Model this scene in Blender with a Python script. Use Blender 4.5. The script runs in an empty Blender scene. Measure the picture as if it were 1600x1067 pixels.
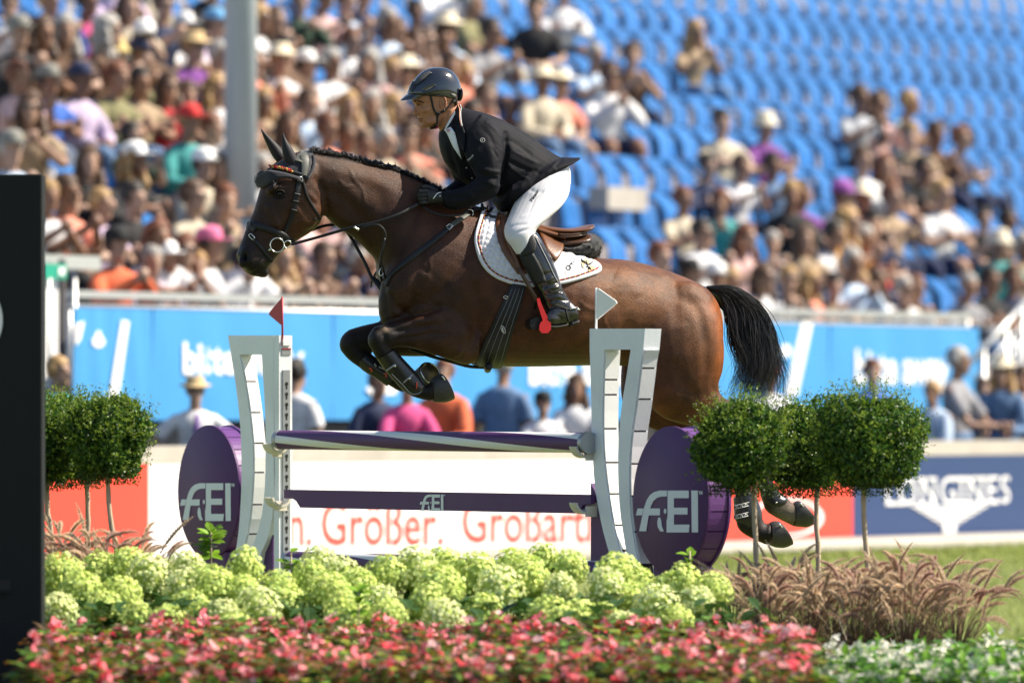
import bpy, bmesh, math, random
import numpy as np
from mathutils import Vector, Matrix
from mathutils.bvhtree import BVHTree
random.seed(7); np.random.seed(7)
R = math.radians
sc = bpy.context.scene
COL = sc.collection

# ------------------------------------------------------------------ camera
F = 12800.0            # focal length in photograph pixels (1600 wide)
HY = 648.0             # height of the horizon in the photograph
CZ = 1.6               # height of the camera over the arena
cam_d = bpy.data.cameras.new('camera')
cam_d.sensor_width = 36.0
cam_d.lens = 36.0 * F / 1600.0
cam_d.shift_y = (HY - 533.5) / 1600.0
cam_d.clip_start = 0.5
cam_d.clip_end = 2000
cam_d.dof.use_dof = True
cam_d.dof.focus_distance = 39.6
cam_d.dof.aperture_fstop = 2.7
cam = bpy.data.objects.new('camera', cam_d)
COL.objects.link(cam)
cam.location = (0, 0, CZ)
cam.rotation_euler = (R(90), 0, 0)
sc.camera = cam

# ------------------------------------------------------------------ light
SUN_AZ = -4.0          # degrees from the right-hand side towards the camera
SUN_EL = 47.0
sdir = Vector((math.cos(R(SUN_AZ)) * math.cos(R(SUN_EL)), -math.sin(R(SUN_AZ)) * math.cos(R(SUN_EL)), math.sin(R(SUN_EL))))
world = bpy.data.worlds.new('World')
sc.world = world
world.use_nodes = True
wn = world.node_tree
wn.nodes.clear()
sky = wn.nodes.new('ShaderNodeTexSky')
sky.sky_type = 'NISHITA'
sky.sun_disc = False
sky.sun_elevation = R(SUN_EL)
sky.sun_rotation = math.atan2(sdir.x, sdir.y)
bgn = wn.nodes.new('ShaderNodeBackground')
bgn.inputs['Strength'].default_value = 0.085
out = wn.nodes.new('ShaderNodeOutputWorld')
wn.links.new(sky.outputs[0], bgn.inputs[0])
wn.links.new(bgn.outputs[0], out.inputs[0])
sun_d = bpy.data.lights.new('sun', 'SUN')
sun_d.energy = 5.0
sun_d.angle = R(0.53)
sun_d.color = (1.0, 0.90, 0.75)
sun = bpy.data.objects.new('sun', sun_d)
COL.objects.link(sun)
sun.location = (20, -10, 30)
sun.rotation_euler = sdir.to_track_quat('Z', 'Y').to_euler()
sc.view_settings.view_transform = 'Standard'
sc.view_settings.look = 'None'
sc.view_settings.gamma = 1
sc.view_settings.use_curve_mapping = False
sc.view_settings.exposure = 0.98
sc.render.engine = 'CYCLES'
sc.cycles.max_bounces = 6
sc.cycles.diffuse_bounces = 3
sc.cycles.glossy_bounces = 3
sc.cycles.transmission_bounces = 4
sc.cycles.transparent_max_bounces = 4
sc.cycles.use_denoising = True

# ------------------------------------------------------------------ geometry helpers
CAM = np.array([0.0, 0.0, CZ])
def at(u, v, Y):
    return np.array([(u - 800.0) / F * Y, Y, CZ - (v - HY) / F * Y])
def pix(V):
    V = np.asarray(V, float)
    return 800.0 + F * V[..., 0] / V[..., 1], HY - F * (V[..., 2] - CZ) / V[..., 1]
def unit(a):
    a = np.asarray(a, float)
    return a / (np.linalg.norm(a, axis=-1, keepdims=True) + 1e-12)

def catmull(P, n):
    """n points evenly along a Catmull-Rom curve through P (any dimension)"""
    P = np.asarray(P, float)
    if len(P) == 2:
        t = np.linspace(0, 1, n)[:, None]
        return P[0] * (1 - t) + P[1] * t
    Q = np.vstack([2 * P[0] - P[1], P, 2 * P[-1] - P[-2]])
    d = np.linalg.norm(np.diff(P, axis=0), axis=1)
    s = np.concatenate([[0], np.cumsum(d)])
    x = np.linspace(0, s[-1], n)
    k = np.clip(np.searchsorted(s, x, 'right') - 1, 0, len(P) - 2)
    t = ((x - s[k]) / np.maximum(d[k], 1e-9))[:, None]
    a, b, c, e = Q[k], Q[k + 1], Q[k + 2], Q[k + 3]
    return 0.5 * (2 * b + (c - a) * t + (2 * a - 5 * b + 4 * c - e) * t ** 2 + (3 * b - a - 3 * c + e) * t ** 3)

def resamp(rows, n):
    """smoothly resample a table of section parameters"""
    rows = np.asarray(rows, float)
    m = len(rows)
    x = np.linspace(0, m - 1, n)
    k = np.clip(x.astype(int), 0, m - 2)
    t = (x - k)[:, None]
    Q = np.vstack([2 * rows[0] - rows[1], rows, 2 * rows[-1] - rows[-2]])
    a, b, c, e = Q[k], Q[k + 1], Q[k + 2], Q[k + 3]
    return 0.5 * (2 * b + (c - a) * t + (2 * a - 5 * b + 4 * c - e) * t ** 2 + (3 * b - a - 3 * c + e) * t ** 3)

class MB:
    """collects raw geometry"""
    def __init__(s):
        s.v = []; s.f = []; s.m = []; s.n = 0
    def add(s, V, Fc, mi=0):
        V = np.asarray(V, float).reshape(-1, 3)
        s.v.append(V)
        o = s.n
        s.f.extend([tuple(int(i) + o for i in f) for f in Fc])
        s.m.extend([mi] * len(Fc))
        s.n += len(V)
        return s
    def rings(s, rings, closed=True, caps=True, mi=0):
        m = len(rings); k = len(rings[0])
        V = np.vstack(rings)
        fs = []
        kk = k if closed else k - 1
        for i in range(m - 1):
            for j in range(kk):
                j2 = (j + 1) % k
                fs.append((i * k + j, i * k + j2, (i + 1) * k + j2, (i + 1) * k + j))
        if caps and closed:
            fs.append(tuple(range(k - 1, -1, -1)))
            fs.append(tuple((m - 1) * k + j for j in range(k)))
        return s.add(V, fs, mi)
    def tube(s, P, r, k=8, n=None, flat=None, up=(0, 0, 1), caps=True, mi=0):
        """round tube along P; r may be a list; flat=(across, thick) makes a strap"""
        P = np.asarray(P, float)
        r = np.full(len(P), r, float) if np.isscalar(r) else np.asarray(r, float)
        if n:
            A = catmull(np.column_stack([P, r]), n); P, r = A[:, :3], np.maximum(A[:, 3], 1e-4)
        T = unit(np.gradient(P, axis=0))
        up = np.asarray(up, float)
        a = np.linspace(0, 2 * np.pi, k, endpoint=False)
        rings = []
        prev = None
        for i in range(len(P)):
            if prev is None:
                x = np.cross(T[i], up)
                if np.linalg.norm(x) < 1e-4: x = np.cross(T[i], (1, 0, 0.2))
            else:
                x = prev - T[i] * np.dot(prev, T[i])
            x = unit(x); prev = x
            y = np.cross(x, T[i])
            rings.append(P[i] + r[i] * (np.cos(a)[:, None] * x + np.sin(a)[:, None] * y))
        return s.rings(rings, True, caps, mi)
    def box(s, c, size, axes=None, mi=0):
        c = np.asarray(c, float); h = np.asarray(size, float) / 2
        ax = np.eye(3) if axes is None else np.asarray(axes, float)
        V = [c + ax[0] * h[0] * i + ax[1] * h[1] * j + ax[2] * h[2] * k for i in (-1, 1) for j in (-1, 1) for k in (-1, 1)]
        return s.add(V, [(0, 1, 3, 2), (4, 6, 7, 5), (0, 4, 5, 1), (2, 3, 7, 6), (0, 2, 6, 4), (1, 5, 7, 3)], mi)
    def ell(s, c, rad, axes=None, nu=16, nv=10, mi=0):
        c = np.asarray(c, float); ax = np.eye(3) if axes is None else np.asarray(axes, float)
        rad = np.full(3, rad, float) if np.isscalar(rad) else np.asarray(rad, float)
        rings = []
        a = np.linspace(0, 2 * np.pi, nu, endpoint=False)
        for th in np.linspace(0.02, np.pi - 0.02, nv):
            L = np.column_stack([np.sin(th) * np.cos(a) * rad[0], np.sin(th) * np.sin(a) * rad[1], np.full(nu, np.cos(th) * rad[2])])
            rings.append(c + L @ ax)
        return s.rings(rings[::-1], True, True, mi)
    def prism(s, poly, tvec, mi=0):
        """closed polygon of 3-D points pushed along tvec"""
        P = np.asarray(poly, float); k = len(P)
        V = np.vstack([P, P + np.asarray(tvec, float)])
        fs = [tuple(range(k - 1, -1, -1)), tuple(range(k, 2 * k))]
        fs += [(j, (j + 1) % k, k + (j + 1) % k, k + j) for j in range(k)]
        return s.add(V, fs, mi)
    def data(s):
        return np.vstack(s.v), s.f

def fast_mesh(name, V, Fc, quads=None):
    me = bpy.data.meshes.new(name)
    if isinstance(Fc, np.ndarray):
        n, k = Fc.shape
        me.vertices.add(len(V)); me.vertices.foreach_set('co', np.ascontiguousarray(V, np.float32).ravel())
        me.loops.add(n * k); me.loops.foreach_set('vertex_index', np.ascontiguousarray(Fc, np.int32).ravel())
        me.polygons.add(n)
        me.polygons.foreach_set('loop_start', np.arange(0, n * k, k, dtype=np.int32))
        try: me.polygons.foreach_set('loop_total', np.full(n, k, np.int32))
        except Exception: pass
        me.update(calc_edges=True)
    else:
        me.from_pydata([tuple(map(float, p)) for p in V], [], [tuple(f) for f in Fc])
        me.update()
    return me

def smooth(me, on=True):
    me.polygons.foreach_set('use_smooth', np.full(len(me.polygons), on, bool))

def fix_normals(me):
    b = bmesh.new(); b.from_mesh(me)
    bmesh.ops.recalc_face_normals(b, faces=b.faces)
    b.to_mesh(me); b.free(); me.update()

def empty(name, loc, label=None, cat=None, group=None):
    o = bpy.data.objects.new(name, None)
    o.empty_display_size = 0.1
    COL.objects.link(o)
    o.location = tuple(map(float, loc))
    tag(o, label, cat, group)
    return o

def tag(o, label=None, cat=None, group=None, kind=None):
    if label: o['label'] = label
    if cat: o['category'] = cat
    if group: o['group'] = group
    if kind: o['kind'] = kind
    return o

def obj(name, mb, mats, parent=None, shade=True, origin=None, fix=True, autos=None):
    """one mesh object; vertices are given in world space and stored relative to the parent thing's base"""
    if isinstance(mb, MB):
        V, Fc = mb.data(); mi = mb.m
    else:
        V, Fc = mb; mi = None
    V = np.asarray(V, float)
    base = np.zeros(3)
    p = parent
    while p is not None:
        base = base + np.array(p.location); p = p.parent
    o_loc = np.zeros(3)
    if origin is not None:
        o_loc = np.asarray(origin, float) - base
    me = fast_mesh(name, V - base - o_loc, Fc)
    if fix: fix_normals(me)
    if not isinstance(mats, (list, tuple)): mats = [mats]
    for m in mats: me.materials.append(m)
    if mi is not None and len(mats) > 1: me.polygons.foreach_set('material_index', np.array(mi, np.int32))
    smooth(me, shade)
    if autos is not None:
        sharp(me, autos)
    o = bpy.data.objects.new(name, me)
    COL.objects.link(o)
    o.location = tuple(map(float, o_loc))
    if parent is not None: o.parent = parent
    return o

def sharp(me, deg):
    b = bmesh.new(); b.from_mesh(me)
    c = math.cos(R(deg))
    for e in b.edges:
        if len(e.link_faces) == 2:
            e.smooth = e.link_faces[0].normal.dot(e.link_faces[1].normal) > c
    b.to_mesh(me); b.free()

def remesh(mb, voxel, it=3):
    """voxel union of overlapping closed pieces, then a shrink-free smoothing; returns V, quads"""
    V, Fc = mb.data()
    me = fast_mesh('tmp', V, Fc); fix_normals(me)
    o = bpy.data.objects.new('tmp', me); COL.objects.link(o)
    md = o.modifiers.new('r', 'REMESH'); md.mode = 'VOXEL'; md.voxel_size = voxel; md.adaptivity = 0
    dg = bpy.context.evaluated_depsgraph_get(); dg.update()
    ev = o.evaluated_get(dg)
    m2 = bpy.data.meshes.new_from_object(ev)
    n = len(m2.vertices)
    W = np.empty(n * 3, np.float32); m2.vertices.foreach_get('co', W); W = W.reshape(-1, 3).astype(float)
    q = np.empty(len(m2.loops), np.int32); m2.loops.foreach_get('vertex_index', q)
    tot = np.empty(len(m2.polygons), np.int32); m2.polygons.foreach_get('loop_total', tot)
    if (tot == 4).all(): q = q.reshape(-1, 4)
    else: q = [tuple(p.vertices) for p in m2.polygons]
    bpy.data.objects.remove(o); bpy.data.meshes.remove(me); bpy.data.meshes.remove(m2)
    W = taubin(W, q, it)
    return W, q

def edges_of(q):
    if isinstance(q, np.ndarray):
        k = q.shape[1]
        E = np.vstack([q[:, [i, (i + 1) % k]] for i in range(k)])
    else:
        E = np.array([(f[i], f[(i + 1) % len(f)]) for f in q for i in range(len(f))])
    E.sort(axis=1)
    return np.unique(E, axis=0)

def taubin(V, q, it, lam=0.55, mu=-0.57, mask=None):
    if it <= 0: return V
    E = edges_of(q); n = len(V)
    deg = np.bincount(E.ravel(), minlength=n).astype(float)[:, None]
    deg[deg == 0] = 1
    for k in range(it * 2):
        S = np.zeros_like(V)
        for c in range(3):
            S[:, c] = np.bincount(E[:, 0], V[E[:, 1], c], n) + np.bincount(E[:, 1], V[E[:, 0], c], n)
        D = (S / deg - V) * (lam if k % 2 == 0 else mu)
        if mask is not None: D = D * mask[:, None]
        V = V + D
    return V

def normals_of(V, q):
    q = np.asarray(q) if isinstance(q, np.ndarray) else np.array([f[:4] if len(f) >= 4 else (f[0], f[1], f[2], f[2]) for f in q])
    n = np.cross(V[q[:, 2]] - V[q[:, 0]], V[q[:, 3 % q.shape[1]]] - V[q[:, 1]])
    N = np.zeros_like(V)
    for k in range(q.shape[1]):
        for c in range(3):
            N[:, c] += np.bincount(q[:, k], n[:, c], len(V))
    return unit(N)

def dist_poly(U, pts):
    """distance of 2-D points U from a polyline, and position along it 0..1"""
    pts = np.asarray(pts, float)
    best = np.full(len(U), 1e9); tt = np.zeros(len(U))
    L = np.concatenate([[0], np.cumsum(np.linalg.norm(np.diff(pts, axis=0), axis=1))]); tot = max(L[-1], 1e-6)
    if len(pts) == 1:
        return np.linalg.norm(U - pts[0], axis=1), tt
    for i in range(len(pts) - 1):
        a, b = pts[i], pts[i + 1]; d = b - a; l2 = max(d @ d, 1e-9)
        t = np.clip(((U - a) @ d) / l2, 0, 1)
        r = np.linalg.norm(U - (a + t[:, None] * d), axis=1)
        m = r < best
        best[m] = r[m]; tt[m] = (L[i] + t[m] * (L[i + 1] - L[i])) / tot
    return best, tt

def set_attr(me, name, colors):
    a = me.color_attributes.new(name, 'FLOAT_COLOR', 'POINT')
    c = np.ones((len(me.vertices), 4), np.float32); c[:, :3] = colors
    a.data.foreach_set('color', c.ravel())

# ------------------------------------------------------------------ materials
def nodes(m):
    m.use_nodes = True
    nt = m.node_tree
    return nt, nt.nodes['Principled BSDF']
def setp(b, **k):
    for n, v in k.items():
        n = n.replace('_', ' ')
        if n in b.inputs: b.inputs[n].default_value = v
def mat(name, col, rough=0.6, var=0.12, scale=30.0, bump=0.0, bscale=None, metal=0.0, spec=0.5, coat=0.0, sheen=0.0, stretch=None, trans=0.0, dirt=0.0, randv=0.0):
    """procedural material: base colour broken up by noise, wear and fine relief"""
    m = bpy.data.materials.new(name)
    nt, b = nodes(m)
    N = nt.nodes; L = nt.links
    tc = N.new('ShaderNodeTexCoord')
    vec = tc.outputs['Object']
    if stretch:
        mp = N.new('ShaderNodeMapping'); mp.inputs['Scale'].default_value = stretch
        L.new(vec, mp.inputs['Vector']); vec = mp.outputs[0]
    nz = N.new('ShaderNodeTexNoise'); nz.inputs['Scale'].default_value = scale; nz.inputs['Detail'].default_value = 5
    L.new(vec, nz.inputs['Vector'])
    mx = N.new('ShaderNodeMix'); mx.data_type = 'RGBA'
    c = np.array(col[:3])
    mx.inputs['A'].default_value = (*np.clip(c * (1 - var), 0, 1), 1)
    mx.inputs['B'].default_value = (*np.clip(c * (1 + var), 0, 1), 1)
    L.new(nz.outputs[0], mx.inputs['Factor'])
    colout = mx.outputs['Result']
    if dirt > 0:
        n2 = N.new('ShaderNodeTexNoise'); n2.inputs['Scale'].default_value = scale * 0.22; n2.inputs['Detail'].default_value = 7
        L.new(tc.outputs['Object'], n2.inputs['Vector'])
        rp = N.new('ShaderNodeValToRGB'); rp.color_ramp.elements[0].position = 0.52; rp.color_ramp.elements[1].position = 0.72
        L.new(n2.outputs[0], rp.inputs[0])
        ml = N.new('ShaderNodeMath'); ml.operation = 'MULTIPLY'; ml.inputs[1].default_value = dirt
        L.new(rp.outputs[0], ml.inputs[0])
        m3 = N.new('ShaderNodeMix'); m3.data_type = 'RGBA'
        m3.inputs['B'].default_value = (0.16, 0.13, 0.10, 1)
        L.new(ml.outputs[0], m3.inputs['Factor']); L.new(colout, m3.inputs['A']); colout = m3.outputs['Result']
    if randv > 0:
        oi = N.new('ShaderNodeObjectInfo')
        hs = N.new('ShaderNodeHueSaturation')
        mr = N.new('ShaderNodeMapRange'); mr.inputs['To Min'].default_value = 1 - randv; mr.inputs['To Max'].default_value = 1 + randv
        L.new(oi.outputs['Random'], mr.inputs[0]); L.new(mr.outputs[0], hs.inputs['Value']); L.new(colout, hs.inputs['Color']); colout = hs.outputs[0]
    L.new(colout, b.inputs['Base Color'])
    setp(b, Roughness=rough, Metallic=metal)
    b.inputs['Specular IOR Level'].default_value = spec
    if coat: b.inputs['Coat Weight'].default_value = coat; b.inputs['Coat Roughness'].default_value = 0.08
    if sheen: b.inputs['Sheen Weight'].default_value = sheen
    if trans:
        b.inputs['Subsurface Weight'].default_value = trans; b.inputs['Subsurface Radius'].default_value = (0.02, 0.01, 0.005)
    if bump > 0:
        n3 = N.new('ShaderNodeTexNoise'); n3.inputs['Scale'].default_value = bscale or scale * 4; n3.inputs['Detail'].default_value = 4
        L.new(vec, n3.inputs['Vector'])
        bp = N.new('ShaderNodeBump'); bp.inputs['Strength'].default_value = bump; bp.inputs['Distance'].default_value = 0.004
        L.new(n3.outputs[0], bp.inputs['Height']); L.new(bp.outputs[0], b.inputs['Normal'])
    return m
def mat_objcolor(name, rough=0.8, var=0.15, scale=12.0):
    """cloth, hair or skin whose colour is the object's own colour"""
    m = bpy.data.materials.new(name)
    nt, b = nodes(m); N = nt.nodes; L = nt.links
    oi = N.new('ShaderNodeObjectInfo')
    tc = N.new('ShaderNodeTexCoord')
    nz = N.new('ShaderNodeTexNoise'); nz.inputs['Scale'].default_value = scale; nz.inputs['Detail'].default_value = 4
    L.new(tc.outputs['Object'], nz.inputs['Vector'])
    mr = N.new('ShaderNodeMapRange'); mr.inputs['From Min'].default_value = 0.3; mr.inputs['From Max'].default_value = 0.7
    mr.inputs['To Min'].default_value = 1 - var; mr.inputs['To Max'].default_value = 1 + var
    L.new(nz.outputs[0], mr.inputs[0])
    hs = N.new('ShaderNodeHueSaturation')
    L.new(oi.outputs['Color'], hs.inputs['Color']); L.new(mr.outputs[0], hs.inputs['Value'])
    L.new(hs.outputs[0], b.inputs['Base Color'])
    setp(b, Roughness=rough)
    return m
def text_mesh(body, size=1.0, bold=0.0, spacing=1.0):
    cu = bpy.data.curves.new('lettering', 'FONT')
    cu.body = body; cu.size = size; cu.offset = bold; cu.space_character = spacing
    cu.resolution_u = 3
    o = bpy.data.objects.new('lettering', cu); COL.objects.link(o)
    dg = bpy.context.evaluated_depsgraph_get(); dg.update()
    me = bpy.data.meshes.new_from_object(o.evaluated_get(dg))
    V = np.array([v.co[:] for v in me.vertices]).reshape(-1, 3)
    Fc = [tuple(p.vertices) for p in me.polygons]
    bpy.data.objects.remove(o); bpy.data.curves.remove(cu); bpy.data.meshes.remove(me)
    return V, Fc

# ================================================================== the ground and the arena
MS = 1.9                                              # how the boards and the stand recede: Y = Y0 + MS * X
TS = unit(np.array([1.0, MS, 0])); NS = unit(np.array([MS, -1.0, 0]))     # along the stand; out of the stand towards the arena
def bp(u, v, Y0, off=0.0):
    """point seen at (u, v) on the upright plane Y = Y0 + MS X"""
    return at(u, v, Y0 / (1 - MS * (u - 800.0) / F)) + NS * off
def sline(X, Y0, z): return np.array([X, Y0 + MS * X, z])
def ground_z(X, Y):
    d = Y - MS * np.clip(X, -8, 9); t = np.clip((d - 44) / 13.0, 0, 1)
    return .57 * t * t * (3 - 2 * t)
def turf():
    m = bpy.data.materials.new('mown_turf'); nt, b = nodes(m); N = nt.nodes; L = nt.links
    tc = N.new('ShaderNodeTexCoord')
    n1 = N.new('ShaderNodeTexNoise'); n1.inputs['Scale'].default_value = .9; n1.inputs['Detail'].default_value = 6
    n2 = N.new('ShaderNodeTexNoise'); n2.inputs['Scale'].default_value = 38; n2.inputs['Detail'].default_value = 4
    rp = N.new('ShaderNodeValToRGB'); e = rp.color_ramp.elements
    e[0].position = .3; e[0].color = (.098, .130, .022, 1); e[1].position = .75; e[1].color = (.19, .222, .042, 1)
    ad = N.new('ShaderNodeMath'); ad.operation = 'ADD'; ml = N.new('ShaderNodeMath'); ml.operation = 'MULTIPLY'; ml.inputs[1].default_value = .45
    L.new(tc.outputs['Object'], n1.inputs['Vector']); L.new(tc.outputs['Object'], n2.inputs['Vector'])
    L.new(n2.outputs[0], ml.inputs[0]); L.new(n1.outputs[0], ad.inputs[0]); L.new(ml.outputs[0], ad.inputs[1])
    sb = N.new('ShaderNodeMath'); sb.operation = 'SUBTRACT'; sb.inputs[1].default_value = .2; L.new(ad.outputs[0], sb.inputs[0])
    L.new(sb.outputs[0], rp.inputs[0]); L.new(rp.outputs[0], b.inputs['Base Color']); setp(b, Roughness=.9)
    bp_ = N.new('ShaderNodeBump'); bp_.inputs['Strength'].default_value = .8; bp_.inputs['Distance'].default_value = .03
    L.new(n2.outputs[0], bp_.inputs['Height']); L.new(bp_.outputs[0], b.inputs['Normal'])
    return m
M_turf = turf()
M_conc = mat('pale_concrete', (0.40, 0.37, 0.33), .9, .15, 6, bump=.4, bscale=40, dirt=.3)
M_step = mat('grey_stand_concrete', (0.30, 0.285, 0.30), .85, .12, 5, bump=.2, bscale=30, dirt=.3)
M_dark = mat('dark_understructure', (0.045, 0.042, 0.045), .8, .3, 3)
M_wallb = mat('brown_grey_wall', (0.20, 0.175, 0.15), .85, .2, 4, dirt=.3)
M_galv = mat('galvanised_steel', (0.52, 0.53, 0.53), .38, .1, 20, metal=.55)
M_post = mat('grey_painted_steel', (0.42, 0.475, 0.51), .4, .05, 8)
M_blueban = mat('sky_blue_banner', (0.048, 0.27, 0.58), .6, .06, 3, bump=.2, bscale=6)
M_white = mat('white_print', (0.82, 0.82, 0.82), .6, .03, 10)
M_redboard = mat('red_board', (0.80, 0.055, 0.030), .5, .04, 3, dirt=.05)
M_whiteboard = mat('white_board', (0.80, 0.79, 0.77), .5, .03, 3, dirt=.06)
M_navyboard = mat('navy_board', (0.014, 0.040, 0.135), .45, .06, 3)
M_soil = mat('dark_soil', (0.035, 0.024, 0.016), .95, .4, 20, bump=1.0)
M_blackbox = mat('matt_black_panel', (0.0085, 0.0105, 0.0110), .7, .12, 12, bump=.15, bscale=140, spec=.25)
M_seat = mat('blue_seat_plastic', (0.026, 0.140, 0.39), .26, .10, 8, spec=.6, randv=.16)
M_green = mat('green_exit_sign', (0.01, 0.30, 0.20), .5, .05, 8)

xs = np.concatenate([np.linspace(-260, -16, 12), np.linspace(-14, 18, 65), np.linspace(22, 260, 12)])
ys = np.concatenate([np.linspace(-60, 24, 8), np.linspace(26, 96, 141), np.linspace(100, 700, 30)])
XX, YY = np.meshgrid(xs, ys, indexing='ij'); ZZ = ground_z(XX, YY)
k = len(ys); idx = np.arange(len(xs) * k).reshape(len(xs), k)
Fc = np.stack([idx[:-1, :-1], idx[1:, :-1], idx[1:, 1:], idx[:-1, 1:]], -1).reshape(-1, 4)
tag(obj('grass_ground', (np.stack([XX, YY, ZZ], -1).reshape(-1, 3), Fc), M_turf), kind='structure')
# a thin coat of mown blades where the lawn shows
rs = np.random.RandomState(2); n = 26000
X = rs.uniform(1.2, 5.5, n); Y = rs.uniform(40, 66, n); ok = (Y - MS * X) < 57.4; X = X[ok]; Y = Y[ok]; n = len(X)
Z = ground_z(X, Y); a = rs.uniform(0, 6.28, n); h = rs.uniform(.02, .045, n); dx = np.cos(a) * .006; dy = np.sin(a) * .006
V = np.stack([np.stack([X - dx, Y - dy, Z], -1), np.stack([X + dx, Y + dy, Z], -1), np.stack([X + rs.normal(0, .012, n), Y + rs.normal(0, .012, n), Z + h], -1)], 1).reshape(-1, 3)
M_blade = mat('lawn_blades', (.20, .27, .02), .7, .4, 3)
tag(obj('mown_grass', (V, np.arange(3 * n, dtype=np.int32).reshape(-1, 3)), M_blade, fix=False), kind='stuff')
# soil under the planting
m = MB()
gx = np.linspace(-3.4, 4.0, 38); gy = np.linspace(30.2, 37.6, 38)
rs = np.random.RandomState(4)
P = np.array([[(x, y, .42 * min(1, (y - 30.2) / .5, (37.6 - y) / .5, (x + 3.4) / .4, (4.0 - x) / .4) + rs.uniform(-.02, .02)) for y in gy] for x in gx])
i_ = np.arange(38 * 38).reshape(38, 38)
m.add(P.reshape(-1, 3), np.stack([i_[:-1, :-1], i_[1:, :-1], i_[1:, 1:], i_[:-1, 1:]], -1).reshape(-1, 4).tolist())
tag(obj('flower_bed_soil', m, M_soil), kind='structure')
# kerb in front of the boards
m = MB(); ax = np.array([TS, NS, UPV := np.array([0, 0, 1.0])])
m.box(sline(1.6, 57.9, .60), (42, .55, .11), ax); tag(obj('kerb', m, M_conc), kind='structure')

def board(x0, x1, Y0, z0, z1, mt, name, label, cat, th=.04, wave=0.0):
    """upright sheet of the given thickness between two photograph columns"""
    m = MB(); n = 24; top = []; fr = []; bk = []
    for i in range(n + 1):
        u = x0 + (x1 - x0) * i / n; p = bp(u, HY, Y0)
        for z in np.linspace(z0, z1, 6):
            o_ = wave * (math.sin(i * 1.1 + z * 3) + .6 * math.sin(i * .47 + 1 + z * 5))
            fr.append((p[0] + NS[0] * o_, p[1] + NS[1] * o_, z)); bk.append(np.array((p[0], p[1], z)) - NS * th)
    k = 6; V = np.vstack([fr, bk]); M_ = (n + 1) * k; fs = []
    for i in range(n):
        for j in range(k - 1):
            a_ = i * k + j; fs += [(a_, a_ + k, a_ + k + 1, a_ + 1), (M_ + a_, M_ + a_ + 1, M_ + a_ + k + 1, M_ + a_ + k)]
    rim = [i * k for i in range(n + 1)] + [n * k + j for j in range(1, k)] + [i * k + k - 1 for i in range(n - 1, -1, -1)] + [j for j in range(k - 2, 0, -1)]
    fs += [(a_, M_ + a_, M_ + b_, b_) for a_, b_ in zip(rim, rim[1:] + rim[:1])]
    m.add(V, fs)
    root = empty(name, (*bp((x0 + x1) / 2, HY, Y0)[:2], z0), label, cat)
    obj('panel', m, mt, root, autos=40)
    return root
def flat(m, poly, Y0, off=.006, th=.004):
    m.prism([bp(u, v, Y0, off) for u, v in poly], NS * th)
def textpx(m, body, u0, u1, vb, vt, Y0, off=.006, bold=0.0, spacing=1.0, slope=0.0, desc=False):
    V, Fc = text_mesh(body, 1.0, bold, spacing); x0, x1 = V[:, 0].min(), V[:, 0].max(); hh = .7
    m.add([bp(u0 + (x - x0) / (x1 - x0) * (u1 - u0), vb + slope * (x - x0) / (x1 - x0) - y / hh * (vb - vt), Y0, off) for x, y, z in V], Fc)
ZT, ZB, YB = 1.30, .585, 58.5
b_red = board(-60, 232, YB, ZB, ZT, M_redboard, 'advertising_board', 'plain red advertising board behind the potted ball trees beside the black box', 'advertising board')
b_wh = board(232.6, 1000, YB, ZB, ZT, M_whiteboard, 'advertising_board', 'long white advertising board with thin red lettering behind the jump', 'advertising board')
b_red2 = board(1000.6, 1332, YB, ZB, ZT, M_redboard, 'advertising_board', 'red advertising board with a white ring behind the hind hooves', 'advertising board')
b_navy = board(1332.6, 1720, YB, ZB, ZT, M_navyboard, 'advertising_board', 'navy advertising board with white serif lettering and winged emblem', 'advertising board')
M_redtext = mat('red_lettering', (0.78, 0.06, 0.04), .6, .04, 10)
for w_, a_, b_, vb_, vt_ in (('n.', 452, 486, 851, 783), ('Größer.', 502, 692, 850, 783), ('Großartig', 722, 952, 846, 780)):
    m = MB(); textpx(m, w_, a_, b_, vb_, vt_, YB, bold=.010); tag(obj('lettering', m, M_redtext, b_wh, shade=False), kind='stuff')
m = MB(); t = np.linspace(0, 2 * np.pi, 41)
for i in range(40):
    q = [(1228 + r * math.cos(x) * 1.5, 808 + r * math.sin(x) * .8) for x, r in ((t[i], 38), (t[i + 1], 38), (t[i + 1], 33), (t[i], 33))]
    flat(m, q, YB)
obj('printed_ring', m, M_white, b_red2, shade=False)
# serif capitals
m = MB()
def serif_word(word, u0, u1, vb, vt):
    V, Fc = text_mesh(word, 1.0, .0, 1.12); x0, x1 = V[:, 0].min(), V[:, 0].max()
    f = lambda x: u0 + (x - x0) / (x1 - x0) * (u1 - u0); sl = -4.0
    m.add([bp(f(x), vb + sl * (x - x0) / (x1 - x0) - y / .7 * (vb - vt), YB, .006) for x, y, z in V], Fc)
    return f, sl
f, sl = serif_word('LONGINES', 1384, 1577, 789, 746)
for cx, tops in ((1389, 'tb'), (1405, 'b'), (1438, 'tb'), (1455, 'tb'), (1493, 'tb'), (1507, 'tb'), (1523, 'tb'), (1533, 'tb'), (1552, 't'), (1552, 'b')):
    for q in tops:
        v = (749 if q == 't' else 787) - 3 * (cx - 1384) / 193
        flat(m, [(cx - 7, v - 2.4), (cx + 7, v - 2.4), (cx + 7, v + 2.4), (cx - 7, v + 2.4)], YB, .0065)
tag(obj('lettering', m, M_white, b_navy, shade=False), kind='stuff')
m = MB()
for s_ in (-1, 1):
    for k_ in range(5):
        v = 790 + k_ * 6.4; x1 = 62 - k_ * 10.5
        flat(m, [(1482 + s_ * 5, v), (1482 + s_ * x1, v - 1), (1482 + s_ * (x1 - 7), v + 3.2), (1482 + s_ * 5, v + 3.2)], YB)
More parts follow.
